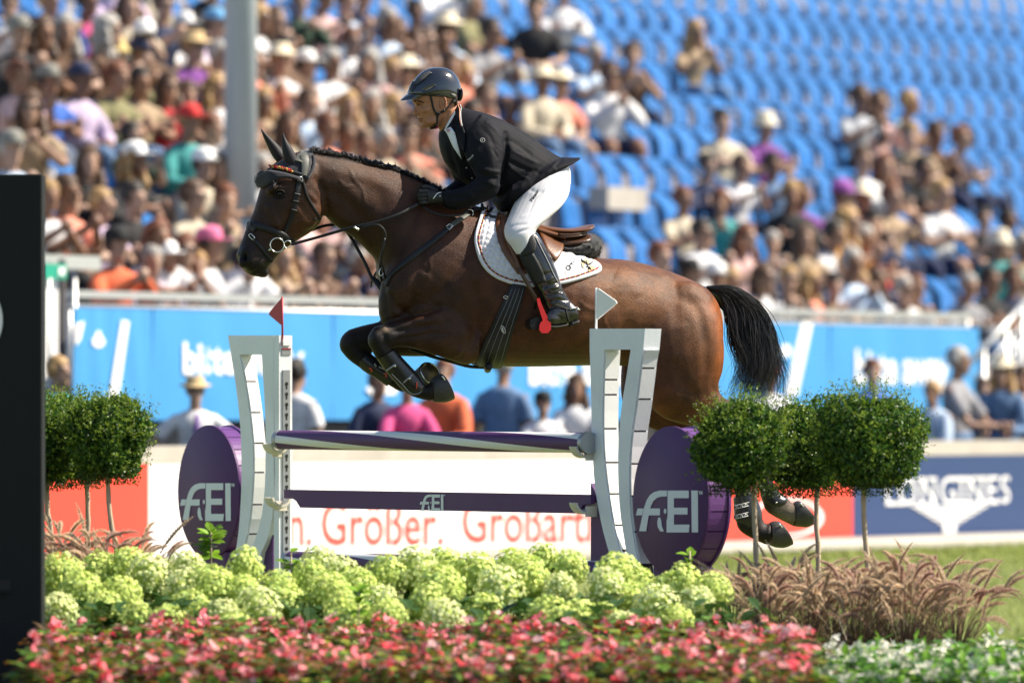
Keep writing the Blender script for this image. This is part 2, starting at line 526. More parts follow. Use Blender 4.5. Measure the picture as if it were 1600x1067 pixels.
flat(m, [(1473, 793), (1491, 793), (1485, 806), (1492, 822), (1492, 832), (1472, 832), (1472, 822), (1479, 806)], YB, .007)
obj('winged_emblem', m, M_white, b_navy, shade=False)
# low wall with pale coping behind the boards
m = MB(); m.box(sline(1.6, 59.4, .92), (42, .6, .70), ax); m.box(sline(1.6, 59.35, 1.335), (42, .8, .11), ax)
low_wall = obj('low_wall', m, M_conc, shade=False); tag(low_wall, 'low wall with pale concrete coping behind the advertising boards', 'wall')
# walkway for the standing people
m = MB(); m.box(sline(1.6, 63.3, .53), (44, 3.0, .08), ax); tag(obj('walkway', m, M_step), kind='structure')

# ------------------------------------------------------------------ grandstand
NROW = 13; RISE = .38; DEEP = .75; Z0R = 1.72; Y0R = 69.0; STEPY = DEEP * math.sqrt(1 + MS * MS)
def row_z(r): return Z0R + RISE * r
def row_Y0(r): return Y0R + STEPY * r
stand = empty('grandstand', sline(1, 69, .5), 'stepped concrete grandstand rising behind the blue banners', 'grandstand')
for r in range(NROW):
    m = MB(); c = sline(1.4, row_Y0(r), 0) - NS * (DEEP / 2 - .25)
    m.box((c[0], c[1], row_z(r) - RISE / 2 - .01), (38, DEEP, RISE - .02), ax)
    m.box((c[0] + NS[0] * DEEP / 2, c[1] + NS[1] * DEEP / 2, row_z(r) + .005), (38, .08, .03), ax)
    obj('step', m, M_step, stand, shade=False)
m = MB(); c = sline(1.4, 67.0, 0) - NS * 5.2; m.box((c[0], c[1], 1.0), (38, 9.5, 1.1), ax); obj('understructure', m, M_dark, stand, shade=False)
m = MB(); c = sline(1.4, row_Y0(NROW), 0) - NS * .4; m.box((c[0], c[1], 5.2), (40, .3, 8), ax); obj('rear_wall', m, M_step, stand, shade=False)
m = MB(); c = sline(1.4, 66.6, 0); m.box((c[0], c[1], 1.05), (38, .2, 1.1), ax); obj('front_wall', m, M_wallb, stand, shade=False)
# front rail of the stand
rail = empty('stand_railing', sline(1, 67.3, 1.6), 'pale steel railing along the front of the grandstand above the banners', 'railing')
x0, x1 = bp(108, HY, 67.3)[0], bp(1512, HY, 67.3)[0]
m = MB(); m.box(sline((x0 + x1) / 2, 67.3, 2.50), ((x1 - x0) * math.sqrt(1 + MS * MS), .06, .055), ax); obj('top_rail', m, M_galv, rail, shade=False)
m = MB(); m.tube([sline(x0, 67.3, 2.41), sline(x1, 67.3, 2.41)], .02, 8); obj('lower_rail', m, M_galv, rail)
for i in range(13):
    m = MB(); X_ = x0 + (x1 - x0) * i / 12; m.tube([sline(X_, 67.35, 1.55), sline(X_, 67.35, 2.47)], .025, 8); obj('rail_post', m, M_galv, rail)
# banners
YN = 66.0
seams = [115, 238, 520, 790, 1055, 1296, 1530]
lab = ['narrow sky blue banner with a white drop at the left end of the railing', 'sky blue banner with white lettering above the man in the straw hat', 'sky blue banner behind the folded forelegs with faint white marks',
       'sky blue banner under the belly of the horse with white lettering', 'sky blue banner behind the tail with a slanting white stroke', 'sky blue banner with white lettering beside the stairs']
for i in range(6):
    b_ = board(seams[i] + 1, seams[i + 1] - 1, YN, 1.56, 2.385, M_blueban, 'banner', lab[i], 'banner', .01, .006)
    m = MB()
    if i == 0:
        flat(m, [(188, 500), (200, 502), (182, 628), (168, 626)], YN, .008)
        t = np.linspace(0, 2 * np.pi, 15); flat(m, [(152 + 10 * math.cos(x), 534 + 9 * math.sin(x) - (8 if abs(x - 4.7) < .3 else 0)) for x in t[:-1]], YN, .008); flat(m, [(116, 506), (130, 502), (124, 530), (116, 540)], YN, .008)
    if i == 1: textpx(m, 'bitte away', 285, 474, 583, 535, YN, .008, .03)
    if i == 2: flat(m, [(590, 512), (602, 498), (618, 514), (612, 522), (596, 522)], YN, .008); flat(m, [(570, 608), (590, 590), (606, 584), (622, 600), (616, 616), (580, 618)], YN, .008)
    if i == 3: textpx(m, 'bitte away', 826, 990, 600, 552, YN, .008, .03)
    if i == 4:
        flat(m, [(1252, 502), (1268, 504), (1244, 618), (1226, 616)], YN, .008); t = np.linspace(0, 2 * np.pi, 15); flat(m, [(1226 + 9 * math.cos(x), 548 + 10 * math.sin(x)) for x in t[:-1]], YN, .008)
    if i == 5: textpx(m, 'bitte away', 1336, 1482, 598, 546, YN, .008, .03)
    tag(obj('print', m, M_white, b_, shade=False), kind='stuff')
# grey roof column
m = MB(); Yc = 67.7; pc = at(376, HY, Yc); m.tube([(pc[0], pc[1], 1.9), (pc[0], pc[1], 12)], .135, 32)
gp_ = empty('roof_column', (pc[0], pc[1], 1.9), 'thick grey steel column standing among the spectators', 'column'); obj('shaft', m, M_post, gp_)
m = MB(); m.tube([(pc[0], pc[1], 1.9), (pc[0], pc[1], 1.96)], .24, 24); obj('base_plate', m, M_post, gp_)

# seats
sm = MB()
sprof = [(-.20, .42, .02), (-.17, .40, .06), (0.02, .40, .10), (.10, .43, .0)]
W = .170
def seat_mesh():
    m = MB(); n = 9
    back = []
    for i, (y, z) in enumerate([(.00, .40), (.02, .46), (.032, .55), (.045, .63), (.085, .71), (.145, .77), (.21, .80)]):
        w = W * (1 if i < 4 else (.97 if i == 4 else .9)); back.append([(x * w, y + .028 * (1 - math.cos(x * 1.4)) * -1.2, z - (.03 * abs(x) ** 4 if i > 3 else 0)) for x in np.linspace(-1, 1, n)])
    pan = []
    for i, (y, z) in enumerate([(.0, .41), (-.12, .395), (-.26, .405), (-.37, .43), (-.40, .415), (-.40, .39)]):
        pan.append([(x * W, y, z + .02 * x * x) for x in np.linspace(-1, 1, n)])
    for rows in (back, pan):
        A = np.array(rows); nn = len(rows); Nn = np.array([0, 1, 0]) if rows is back else np.array([0, 0, -1])
        V = np.vstack([A.reshape(-1, 3), (A + Nn * .018).reshape(-1, 3)]); k = nn * n; fs = []
        for i in range(nn - 1):
            for j in range(n - 1):
                a_ = i * n + j; fs += [(a_, a_ + 1, a_ + n + 1, a_ + n), (k + a_, k + a_ + n, k + a_ + n + 1, k + a_ + 1)]
        rim = [i * n for i in range(nn)] + [(nn - 1) * n + j for j in range(1, n)] + [i * n + n - 1 for i in range(nn - 2, -1, -1)] + [j for j in range(n - 2, 0, -1)]
        fs += [(a_, k + a_, k + b_, b_) for a_, b_ in zip(rim, rim[1:] + rim[:1])]
        m.add(V, fs)
    m.box((0, .03, .2), (.05, .05, .4)); m.box((0, .0, .385), (.3, .12, .03))
    return m
o_ = obj('stadium_seat', seat_mesh(), M_seat, autos=40); SEATME = o_.data; bpy.data.objects.remove(o_)
YAW_S = math.atan2(NS[0], -NS[1])        # turns a figure facing -Y towards the arena
ORD = ['first', 'second', 'third', 'fourth', 'fifth', 'sixth', 'seventh', 'eighth', 'ninth', 'tenth', 'eleventh', 'twelfth', 'thirteenth']

# ================================================================== the people watching
M_cskin = mat_objcolor('skin', .55, .12, 20)
M_ccloth = mat_objcolor('cloth', .85, .16, 9)
M_chair = mat_objcolor('hair_of_people', .6, .3, 40)
M_chat = mat_objcolor('hat_cloth', .85, .1, 20)
M_glass = mat('sunglass_lens', (.01, .01, .012), .1, .1, 30, coat=1)
HUES = {'white': (.66, .66, .68), 'cream': (.48, .42, .32), 'tan': (.34, .25, .16), 'pale pink': (.58, .38, .36), 'coral': (.72, .26, .18), 'orange red': (.62, .13, .05), 'red': (.50, .03, .04), 'navy': (.018, .028, .075), 'black': (.013, .013, .015), 'grey': (.25, .25, .27),
        'pale blue': (.42, .52, .66), 'royal blue': (.04, .13, .50), 'denim blue': (.10, .18, .32), 'olive': (.20, .19, .09), 'dark green': (.03, .065, .04), 'teal': (.04, .26, .26), 'purple': (.17, .04, .24), 'brown': (.11, .06, .035), 'lilac': (.52, .42, .58), 'pale green': (.42, .44, .27), 'magenta': (.52, .06, .20), 'amber': (.50, .25, .05), 'striped grey': (.36, .38, .42), 'pale teal': (.48, .64, .62)}
HAIRS = {'dark': (.016, .011, .009), 'brown': (.07, .035, .018), 'blond': (.36, .22, .09), 'grey': (.34, .32, .30), 'auburn': (.15, .05, .02)}
HATS = {'white cap': ('cap', (.8, .8, .8)), 'navy cap': ('cap', (.02, .03, .08)), 'black cap': ('cap', (.014, .014, .016)), 'grey cap': ('cap', (.22, .22, .20)), 'blue cap': ('cap', (.14, .36, .62)), 'purple cap': ('cap', (.30, .09, .36)), 'pink cap': ('cap', (.70, .18, .34)), 'red cap': ('cap', (.60, .04, .04)),
        'straw hat': ('hat', (.52, .38, .20)), 'cream hat': ('hat', (.74, .65, .48)), 'cream bucket hat': ('bucket', (.70, .62, .48)), 'yellow bucket hat': ('bucket', (.60, .48, .20))}
SKINS = [(.46, .26, .17), (.38, .20, .125), (.50, .30, .21), (.28, .14, .085), (.54, .34, .25)]

def etube(m, P, RX, RY, k=14, lat_=(1, 0, 0), n=None):
    """tube with separate across / front-back radii; stays aligned with lat_"""
    A = np.column_stack([np.asarray(P, float), RX, RY]); A = catmull(A, n or len(A) * 4)
    P, RX, RY = A[:, :3], A[:, 3], A[:, 4]; T = unit(np.gradient(P, axis=0)); a = np.linspace(0, 2 * np.pi, k, endpoint=False); rings = []
    for i in range(len(P)):
        x = np.asarray(lat_, float) - T[i] * np.dot(T[i], lat_); x = unit(x); y = np.cross(T[i], x)
        rings.append(P[i] + RX[i] * np.cos(a)[:, None] * x + RY[i] * np.sin(a)[:, None] * y)
    m.rings(rings, True, True)
ARMS = {'hands in lap': [((.06, -.28, .62),), ((.24, -.10, .68),)], 'clapping': [((.02, -.34, .92),), ((.25, -.16, .74),)], 'arms folded': [((-.10, -.24, .80),), ((.25, -.12, .72),)],
        'leaning on elbows': [((.04, -.52, .80),), ((.19, -.42, .60),)], 'one hand at the face': [((.05, -.20, 1.12),), ((.22, -.24, .84),)], 'hands on the ledge': [((.12, -.42, 1.0),), ((.26, -.20, 1.02),)], 'hands on hips': [((.17, -.02, 1.0),), ((.40, .06, 1.12),)], 'arms down': [((.23, -.06, .80),), ((.25, .02, 1.06),)]}
def figure(pose, standing=False, lean=0.0, part='body', infl=0.0, shorts=False, sleeves=False):
    m = MB(); s0 = .52 if not standing else .92
    top = lambda z: np.array([0, -lean * max(0, z - s0), z + (0 if standing else 0)])
    dz = .42 if standing else 0
    def T(x, y, z): return np.array([x, y - lean * max(0, z + dz - s0), z + dz])
    sh, el, ha = .185, None, None
    hand = np.array(ARMS[pose][0][0]); elb = np.array(ARMS[pose][1][0])
    if part in ('body', 'top'):
        e = infl
        etube(m, [T(0, 0, .44), T(0, .01, .56), T(0, .02, .70), T(0, .01, .84), T(0, .02, .94), T(0, .02, 1.0)], np.array([.165, .16, .14, .165, .175, .08]) + e, np.array([.12, .115, .105, .118, .095, .06]) + e, 18)
        for s in (-1, 1):
            o = .0 if pose not in ('one hand at the face',) or s > 0 else None
            h, b = (hand, elb) if o is not None else (np.array([.10, -.28, .60]), np.array([.25, -.06, .68]))
            f_ = np.array([s, 1, 1.0]); S_ = T(s * .175, .02, .92)
            b_ = b * f_; h_ = h * f_
            if lean and not standing: b_ = b_ + np.array([0, -lean * .15, 0]); h_ = h_ + np.array([0, -lean * .25, 0])
            if part == 'body':
                m.tube([S_, (S_ * .5 + b_ * .5), b_, b_ * .4 + h_ * .6, h_], [.052, .05, .042, .036, .027], 10, 16)
                m.ell(h_ + unit(h_ - b_) * .05, (.034, .045, .055), None, 10, 8)
            else:
                m.tube([S_ * 1.0 + np.array([-.03 * s, 0, 0]), S_ * .6 + b_ * .4, S_ * .22 + b_ * .78], np.array([.062, .064, .066]) + e * .5, 12, 10)
                if sleeves: m.tube([S_ * .3 + b_ * .7, b_, b_ * .5 + h_ * .5, b_ * .12 + h_ * .88], np.array([.060, .056, .05, .042]) + e * .5, 12, 14)
    if part in ('body', 'trousers'):
        e = infl
        for s in (-1, 1):
            if standing: P = [(.09 * s, .0, .92), (.11 * s, .0, .5), (.12 * s, .03, .08)]; r = [.088, .062, .042]
            else: P = [(.09 * s, -.02, .50), (.13 * s, -.40, .53), (.14 * s, -.45, .44), (.13 * s, -.40, .10)]; r = [.092, .066, .06, .042]
            if part == 'trousers' and shorts: P = P[:2]; r = r[:2]
            m.tube(P, np.array(r) + e, 12, 18)
            if part == 'body':
                q = np.array(P[-1]); m.ell(q + np.array([0, -.07, -.05]), (.045, .13, .04), None, 12, 8)
        if part == 'trousers': m.ell((0, .0, s0 - .02), (.172 + e, .125 + e, .10 + e), None, 16, 10)
    if part == 'body':
        hc = T(0, -.02, 1.17)
        etube(m, [T(0, .02, .96), T(0, .0, 1.04), T(0, -.01, 1.10)], np.array([.062, .052, .054]), np.array([.058, .054, .056]), 12)
        m.ell(hc + np.array([0, .01, .025]), (.076, .096, .10), None, 18, 14); m.ell(hc + np.array([0, -.03, -.055]), (.056, .066, .072), None, 14, 10)
        m.ell(hc + np.array([0, -.098, -.02]), (.014, .022, .030), None, 8, 6); m.ell(hc + np.array([0, -.07, .032]), (.06, .022, .012), None, 10, 6); m.ell(hc + np.array([0, -.085, -.068]), (.026, .012, .012), None, 8, 6); m.ell(hc + np.array([0, -.075, -.105]), (.026, .022, .02), None, 8, 6)
        for s in (-1, 1): m.ell(hc + np.array([.078 * s, .015, 0]), (.012, .024, .034), None, 8, 6)
    V, q = remesh(m, .013 if part == 'body' else .016, 3)
    return V, q, (T(0, -.02, 1.17) if part == 'body' else None)
def keep(name, V, q):
    me = fast_mesh(name, V, q); fix_normals(me); smooth(me); return me
FIG = {}
def fig(pose, standing, lean):
    key = (pose, standing, lean)
    if key not in FIG:
        V, q, h = figure(pose, standing, lean); b_ = keep('figure', V, q); b_.materials.append(M_cskin)
        V, q, _ = figure(pose, standing, lean, 'top', .010); t_ = keep('garment', V, q); t_.materials.append(M_ccloth)
        V, q, _ = figure(pose, standing, lean, 'trousers', .012); l_ = keep('garment', V, q); l_.materials.append(M_ccloth)
        V, q, _ = figure(pose, standing, lean, 'trousers', .012, True); s_ = keep('garment', V, q); s_.materials.append(M_ccloth)
        V, q, _ = figure(pose, standing, lean, 'top', .010, False, True); k_ = keep('garment', V, q); k_.materials.append(M_ccloth)
        FIG[key] = (b_, t_, l_, s_, h, k_)
    return FIG[key]
def head_bits():
    D = {}
    rs = np.random.RandomState(9)
    def wav(V, q, a):
        N = normals_of(V, q); d = np.zeros(len(V))
        for _ in range(40):
            k = rs.normal(0, 1, 3) * 40; d += np.sin(V @ k + rs.uniform(0, 6)) * a / 8
        return V + N * d[:, None]
    m = MB(); m.ell((0, .022, .042), (.088, .102, .098), None, 18, 12); V, q = remesh(m, .012, 1)
    V = V[:]; V[:, 1] = np.where((V[:, 2] < .05) & (V[:, 1] < -.02), np.maximum(V[:, 1], -.02 + (V[:, 2] - .05) * .4 * 0), V[:, 1]); D['short'] = keep('hair_short', wav(V, q, .006), q)
    m = MB(); m.ell((0, .024, .042), (.090, .104, .099), None, 18, 12); etube(m, [(0, .06, .05), (0, .085, -.06), (0, .08, -.18), (0, .065, -.27)], [.085, .098, .10, .07], [.05, .05, .042, .025], 16)
    for s in (-1, 1): m.tube([(.07 * s, .0, .04), (.088 * s, .01, -.06), (.095 * s, -.01, -.18), (.085 * s, -.03, -.24)], [.03, .03, .03, .015], 10, 12)
    V, q = remesh(m, .012, 1); V[:, 1] = np.where((V[:, 2] < .06) & (V[:, 2] > -.02) & (abs(V[:, 0]) < .06), np.maximum(V[:, 1], -.015), V[:, 1]); D['long'] = keep('hair_long', wav(V, q, .010), q)
    m = MB(); m.ell((0, .024, .042), (.090, .104, .099), None, 18, 12); m.ell((0, .14, .06), (.045, .05, .05), None, 12, 8)
    V, q = remesh(m, .012, 1); V[:, 1] = np.where((V[:, 2] < .05) & (V[:, 1] < -.02), -.02, V[:, 1]); D['tied'] = keep('hair_tied', wav(V, q, .006), q)
    m = MB(); etube(m, [(0, .02, .045), (0, .02, .085), (0, .022, .125), (0, .025, .148), (0, .026, .153)], [.093, .094, .084, .05, .01], [.108, .108, .095, .055, .01], 20)
    br = [(-.075, -.06), (-.07, -.12), (-.045, -.165), (0, -.18), (.045, -.165), (.07, -.12), (.075, -.06)]
    m.add([(x, y, .052 - 2.2 * x * x) for x, y in br] + [(x, y, .061 - 2.2 * x * x) for x, y in br], [tuple(range(6, -1, -1)), tuple(range(7, 14))] + [(i, (i + 1) % 7, 7 + (i + 1) % 7, 7 + i) for i in range(7)])
    V, q = m.data(); D['cap'] = keep('cap', V, q)
    def brim(w0, w1, drop, crown):
        m = MB(); a = np.linspace(0, 2 * np.pi, 28, endpoint=False); R_ = []
        for r, z in ((w0, .052), (w1, .052 - drop), (w1, .060 - drop), (w0 + .002, .064)): R_.append(np.column_stack([r * np.cos(a), .02 + r * 1.12 * np.sin(a), np.full(28, z) + (0.02 * np.cos(a) ** 2 if drop < .03 else 0)]))
        for r, z in crown: R_.append(np.column_stack([r * np.cos(a), .02 + r * 1.12 * np.sin(a), np.full(28, z)]))
        m.rings(R_, True, True); V, q = m.data(); return V, q
    V, q = brim(.092, .155, .012, [(.088, .11), (.080, .148), (.05, .150), (.02, .142)]); D['hat'] = keep('hat', V, q)
    V, q = brim(.094, .135, .055, [(.09, .10), (.084, .132), (.05, .145), (.01, .147)]); D['bucket'] = keep('bucket_hat', V, q)
    m = MB()
    for s in (-1, 1): m.ell((.034 * s, -.092, .012), (.030, .010, .021), None, 12, 8); m.tube([(.062 * s, -.086, .018), (.082 * s, -.01, .016)], .004, 6)
    m.tube([(-.01, -.1, .016), (.01, -.1, .016)], .004, 6); V, q = m.data(); D['glasses'] = keep('sunglasses', V, q)
    for k_, me in D.items(): me.materials.append(M_glass if k_ == 'glasses' else (M_chat if k_ in ('cap', 'hat', 'bucket') else M_chair))
    return D
HEAD = head_bits()
rsP = np.random.RandomState(77)
def child(name, me, root, color, loc=(0, 0, 0), rz=0.0):
    o = bpy.data.objects.new(name, me); COL.objects.link(o); o.parent = root; o.color = (*color, 1); o.location = loc; o.rotation_euler = (0, 0, rz); return o
USED = set()
def spectator(pos, yaw, top, hair='brown', hat=None, pose='hands in lap', style='short', legs=None, shades=False, standing=False, lean=0.0, scale=1.0, label=None, group=None, skin=None, fixed=True):
    b_, t_, l_, s_, h, k_ = fig(pose, standing, lean)
    if rsP.random() < .42 and top not in ('tan', 'brown'): t_ = k_
    root = bpy.data.objects.new('person', None); COL.objects.link(root); root.empty_display_size = .2
    root.location = tuple(map(float, pos)); root.rotation_euler = (0, 0, yaw); root.scale = (scale, scale, scale)
    tag(root, label, 'person', group)
    sk = .70 * np.array(skin if skin is not None else SKINS[rsP.randint(len(SKINS))]) * rsP.uniform(.85, 1.1)
    child('body', b_, root, sk)
    jit = lambda c: np.clip(np.array(c) * rsP.uniform(.88, 1.1), 0, 1)
    child('top', t_, root, jit(HUES[top]))
    lc = legs or ['denim blue', 'black', 'navy', 'cream', 'white', 'navy', 'black', 'denim blue', 'shorts navy', 'shorts cream'][rsP.randint(10)]
    sh = lc.startswith('shorts ')
    child('shorts' if sh else 'trousers', s_ if sh else l_, root, jit(HUES[lc.replace('shorts ', '')]))
    child('hair', HEAD[style], root, jit(HAIRS[hair]), h).scale = (1.08, 1.1, 1.06)
    if hat: child('hat', HEAD[HATS[hat][0]], root, HATS[hat][1], h)
    if shades: child('sunglasses', HEAD['glasses'], root, (0, 0, 0), h)
    return root
COLX = 376
def describe(r, x, top, hair, hat, pose, style, shades):
    hd = hat if hat else {'short': f'short {hair} hair', 'long': f'long {hair} hair', 'tied': f'tied {hair} hair'}[style]
    side = 'left of the column' if x < COLX else ('between column and rider' if x < 690 else ('above the rump' if x < 1010 else 'right of the tail'))
    return f"spectator in {top} top with {hd}{', sunglasses' if shades else ''}, {pose}, {ORD[r]} row, {side}"
def words_(s): return len(s.replace(',', '').split())
OCC = []
def seat_person(x, y, top, hair='brown', hat=None, pose=None, style='short', legs=None, shades=None, turn=None, rmin=0):
    best = None
    for r in range(rmin, NROW):
        Y0 = row_Y0(r) + .1; Y = Y0 / (1 - MS * (x - 800.0) / F); z = CZ - (y - HY) / F * Y; d = abs(z - (row_z(r) + 1.19))
        if best is None or d < best[0]: best = (d, r, Y, z)
    d, r, Y, z = best
    pose = pose or ['hands in lap', 'hands in lap', 'clapping', 'arms folded', 'leaning on elbows', 'one hand at the face'][rsP.randint(6)]
    shades = bool(rsP.random() < .3) if shades is None else shades
    for t in range(60):
        lb = describe(r, x, top, hair, hat, pose, style, shades)
        if lb not in USED and words_(lb) <= 16: break
        if t % 3 == 0: pose = list(ARMS)[rsP.randint(5)]
        elif t % 3 == 1: shades = not shades
        elif not hat: hair = list(HAIRS)[rsP.randint(5)]
        else: top = list(HUES)[rsP.randint(len(HUES))]
    USED.add(lb)
    lean = .35 if pose == 'leaning on elbows' else (.12 if rsP.random() < .4 else 0.0)
    X = (x - 800.0) / F * Y; sc_ = np.clip(1 + (z - row_z(r) - 1.19) * .5, .92, 1.08) * rsP.uniform(.97, 1.03)
    yaw = (YAW_S * .55 + rsP.normal(0, .28)) if turn is None else turn
    p = np.array([X, Y, row_z(r)]); OCC.append((r, X, x))
    return spectator(p, yaw, top, hair, hat, pose, style, legs, shades, False, lean, sc_, lb, 'spectators seated in the grandstand')
PEOPLE = '''
15 8 white brown|57 32 brown blond - long s|28 40 black grey grey_cap|97 32 brown brown - long s|152 42 brown brown - long|200 4 cream brown - long|221 42 brown dark white_cap|248 2 navy dark|287 44 white dark white_cap|335 45 lilac brown blue_cap|75 -10 royal_blue dark|128 -6 magenta brown
180 88 pale_green blond yellow_bucket_hat|213 92 tan dark navy_cap|75 120 royal_blue dark grey_cap|26 122 pale_pink dark|45 160 tan brown - long s|218 128 tan dark - short - hands_in_lap|259 140 red brown - long|292 150 brown brown - tied|337 128 white blond - long|17 214 denim_blue grey grey_cap s
204 216 dark_green dark|286 196 teal blond red_cap|316 192 white auburn - tied|156 310 lilac brown|207 306 black dark|181 374 orange_red dark black_cap - hands_in_lap|246 366 white auburn - long|232 432 lilac grey|288 398 grey blond - long|326 380 white dark pink_cap|364 372 white brown cream_hat|378 428 black dark|248 470 white grey white_cap|308 448 white grey
420 34 brown brown - long|468 6 dark_green dark|497 -4 pale_pink grey|530 2 pale_blue brown|598 24 pale_blue grey|445 62 brown dark|430 100 white blond cream_hat|466 102 white dark white_cap|516 102 white grey - short - clapping|540 66 white dark|577 92 pale_pink brown - long|480 162 pale_blue brown - short - clapping|412 160 tan brown - long|577 165 black brown - long s|604 166 navy brown - long|632 112 tan blond cream_hat|648 20 black dark
697 32 pale_blue brown cream_hat|734 4 olive grey|756 40 grey dark|704 96 coral brown|728 116 lilac blond - long|757 150 coral brown|690 70 tan brown - long
846 128 cream grey cream_hat - hands_in_lap|870 138 coral grey cream_hat - hands_in_lap|922 90 pale_blue dark|952 104 white brown - short - hands_in_lap|986 86 brown brown|1080 48 tan dark - long|878 -6 white dark|838 6 black dark
1127 184 cream dark - tied|1194 182 black brown cream_bucket_hat|1334 148 striped_grey brown - short s|1371 156 pale_pink dark - long - one_hand_at_the_face|1408 158 pale_teal dark|1424 198 tan blond|1456 206 brown brown - short - one_hand_at_the_face|1500 204 navy auburn - short - hands_in_lap
1066 312 cream brown - short - one_hand_at_the_face|1126 316 teal dark - short - one_hand_at_the_face|1250 292 purple brown - short|1281 296 white brown purple_cap|1312 292 pale_pink blond purple_cap|1346 308 lilac brown cream_hat|1310 342 amber brown - long|1154 378 pale_pink auburn - long s|1206 386 striped_grey dark|1256 382 tan blond - long|1292 372 white dark|1340 366 red brown|1076 428 navy dark black_cap|1118 430 white grey white_cap
1030 384 cream brown|1095 372 white dark|1142 446 navy blond|1182 446 white brown - long|1232 452 black dark|1266 448 coral brown - long|1322 404 pale_blue dark|1386 396 black brown - long|1412 462 white grey|1362 342 navy dark|1232 308 black blond|1392 300 tan brown|1382 252 black brown - long|1346 250 white dark|1442 258 black dark|1470 292 white blond|1582 442 navy brown|1546 436 black dark|1105 268 navy dark|1150 262 white brown|1206 262 denim_blue dark|1300 456 tan dark|1338 444 cream blond|1370 446 white brown - long|1430 458 brown auburn|1536 348 black blond|1566 346 dark_green dark|1556 384 black brown cream_bucket_hat|1598 376 tan brown|1506 464 grey dark
470 300 pale_pink brown|540 310 white blond|440 400 tan blond - long|462 420 pale_pink brown|500 350 navy dark|505 400 brown brown - one|552 395 navy dark|548 416 white grey|580 372 brown dark|700 180 tan brown - long|736 176 white dark|660 190 black brown - long|640 200 coral brown|600 220 cream grey|560 230 tan brown|530 215 lilac brown|690 150 pale_pink brown|110 310 tan brown|90 290 coral brown|66 300 white blond|135 262 black brown - long|346 300 tan brown|338 262 brown brown - long|300 290 cream grey|400 210 tan brown|402 260 white blond|395 100 coral brown - long|404 20 white grey|620 40 grey brown|560 -6 navy dark|640 70 pale_blue blond|665 60 brown brown - long|610 120 denim_blue brown|545 170 tan blond - long|450 190 cream brown - long|510 190 coral brown'''
for line in PEOPLE.strip().replace('\n', '|').split('|'):
    w = line.split(); x, y = float(w[0]), float(w[1]); top = w[2].replace('_', ' '); hair = w[3]
    hat = w[4].replace('_', ' ') if len(w) > 4 and w[4] != '-' else None; style = w[5] if len(w) > 5 and w[5] in HEAD else 'short'
    sh = 's' in w[4:]; pose = w[-1].replace('_', ' ') if w[-1].replace('_', ' ') in ARMS else None
    seat_person(x, y, top, hair, hat, pose, style, None, True if sh else None)
# the rest of the full block on the left, wherever a seat is still free
tops = ['white', 'white', 'white', 'white', 'pale blue', 'cream', 'white', 'cream', 'black', 'navy', 'black', 'navy', 'pale pink', 'coral', 'brown', 'dark green', 'grey', 'pale blue', 'lilac', 'teal', 'red', 'olive', 'striped grey', 'denim blue', 'purple']
for r in range(NROW):
    for k in range(-40, 60):
        X = k * .52 * TS[0] + .07 * (r % 2); Y = row_Y0(r) + .1 + MS * X; x = 800 + F * X / Y; y = HY - F * (row_z(r) + 1.19 - CZ) / Y
        lim = 770 - 14 * r if r > 4 else 560 + 30 * r
        if r >= 8: lim = 800
        if x < -25 or x > lim or y < -45 or y > 470: continue
        if y > 300 and x > 590: continue
        if any(abs(X - q[1]) < .22 for q in OCC if q[0] == r): continue
        if rsP.random() < (.36 if x < 330 and 110 < y else .26): continue
        hat = [None, None, None, None, 'white cap', 'cream hat', 'navy cap', 'straw hat', 'black cap'][rsP.randint(9)]
        seat_person(x + rsP.normal(0, 2), y, tops[rsP.randint(len(tops))], ['dark', 'brown', 'brown', 'blond', 'grey', 'auburn'][rsP.randint(6)], hat, None, ['short', 'short', 'long', 'long', 'tied'][rsP.randint(5)])
NSPEC = len(OCC)
m = MB(); m.box(bp(966, 311, row_Y0(3) - .2), (.80, .2, .21), ax); obj('gangway_wall', m, M_conc, stand, shade=False)
# seats: every one the picture can show
cand = []
for r in range(NROW):
    for k in range(-60, 80):
        X = k * .52 * TS[0] + .07 * (r % 2); Y = row_Y0(r) + MS * X; x = 800 + F * X / Y; y = HY - F * (row_z(r) + .62 - CZ) / Y
        if x < -20 or x > 2050 or y < -28 or y > 478: continue
        if x < 64 and y > 276: continue
        occ = any(abs(X - q[1]) < .13 for q in OCC if q[0] == r)
        if x < 800 and occ: continue
        if 640 < x < 880 and 175 < y < 420: continue                        # behind the rider
        if 500 < x < 640 and 290 < y: continue
        if 640 <= x < 930 and y > 330: continue
        if y > 420 and 930 < x < 1080: continue
        cand.append((y, x, r, X, Y, occ))
cand.sort(key=lambda c: (c[1] > 1622, c[5], -F / c[4]))
print('spectators', NSPEC, 'seats', len(cand))
far_seats = MB(); SV = np.array([v.co[:] for v in SEATME.vertices]); SF = [tuple(p.vertices) for p in SEATME.polygons]
cy, sy = math.cos(YAW_S), math.sin(YAW_S); ROT = np.array([[cy, -sy, 0], [sy, cy, 0], [0, 0, 1]])
TENS = {2: 'twenty', 3: 'thirty', 4: 'forty'}
UNIT_ = ['', '-first', '-second', '-third', '-fourth', '-fifth', '-sixth', '-seventh', '-eighth', '-ninth']
def ordinal(n):
    base = ORD + ['fourteenth', 'fifteenth', 'sixteenth', 'seventeenth', 'eighteenth', 'nineteenth']
    if n < 19: return base[n]
    n += 1; return (TENS[n // 10] + UNIT_[n % 10]) if n % 10 else TENS[n // 10][:-1] + 'ieth'
sel = cand[:300]; rank = {}
for r in range(NROW):
    for side in (0, 1):
        row = sorted([c for c in sel if c[2] == r and (c[1] >= 800) == bool(side)], key=lambda c: -c[1] if side else c[1])
        for k, c in enumerate(row): rank[(r, c[1])] = (side, k)
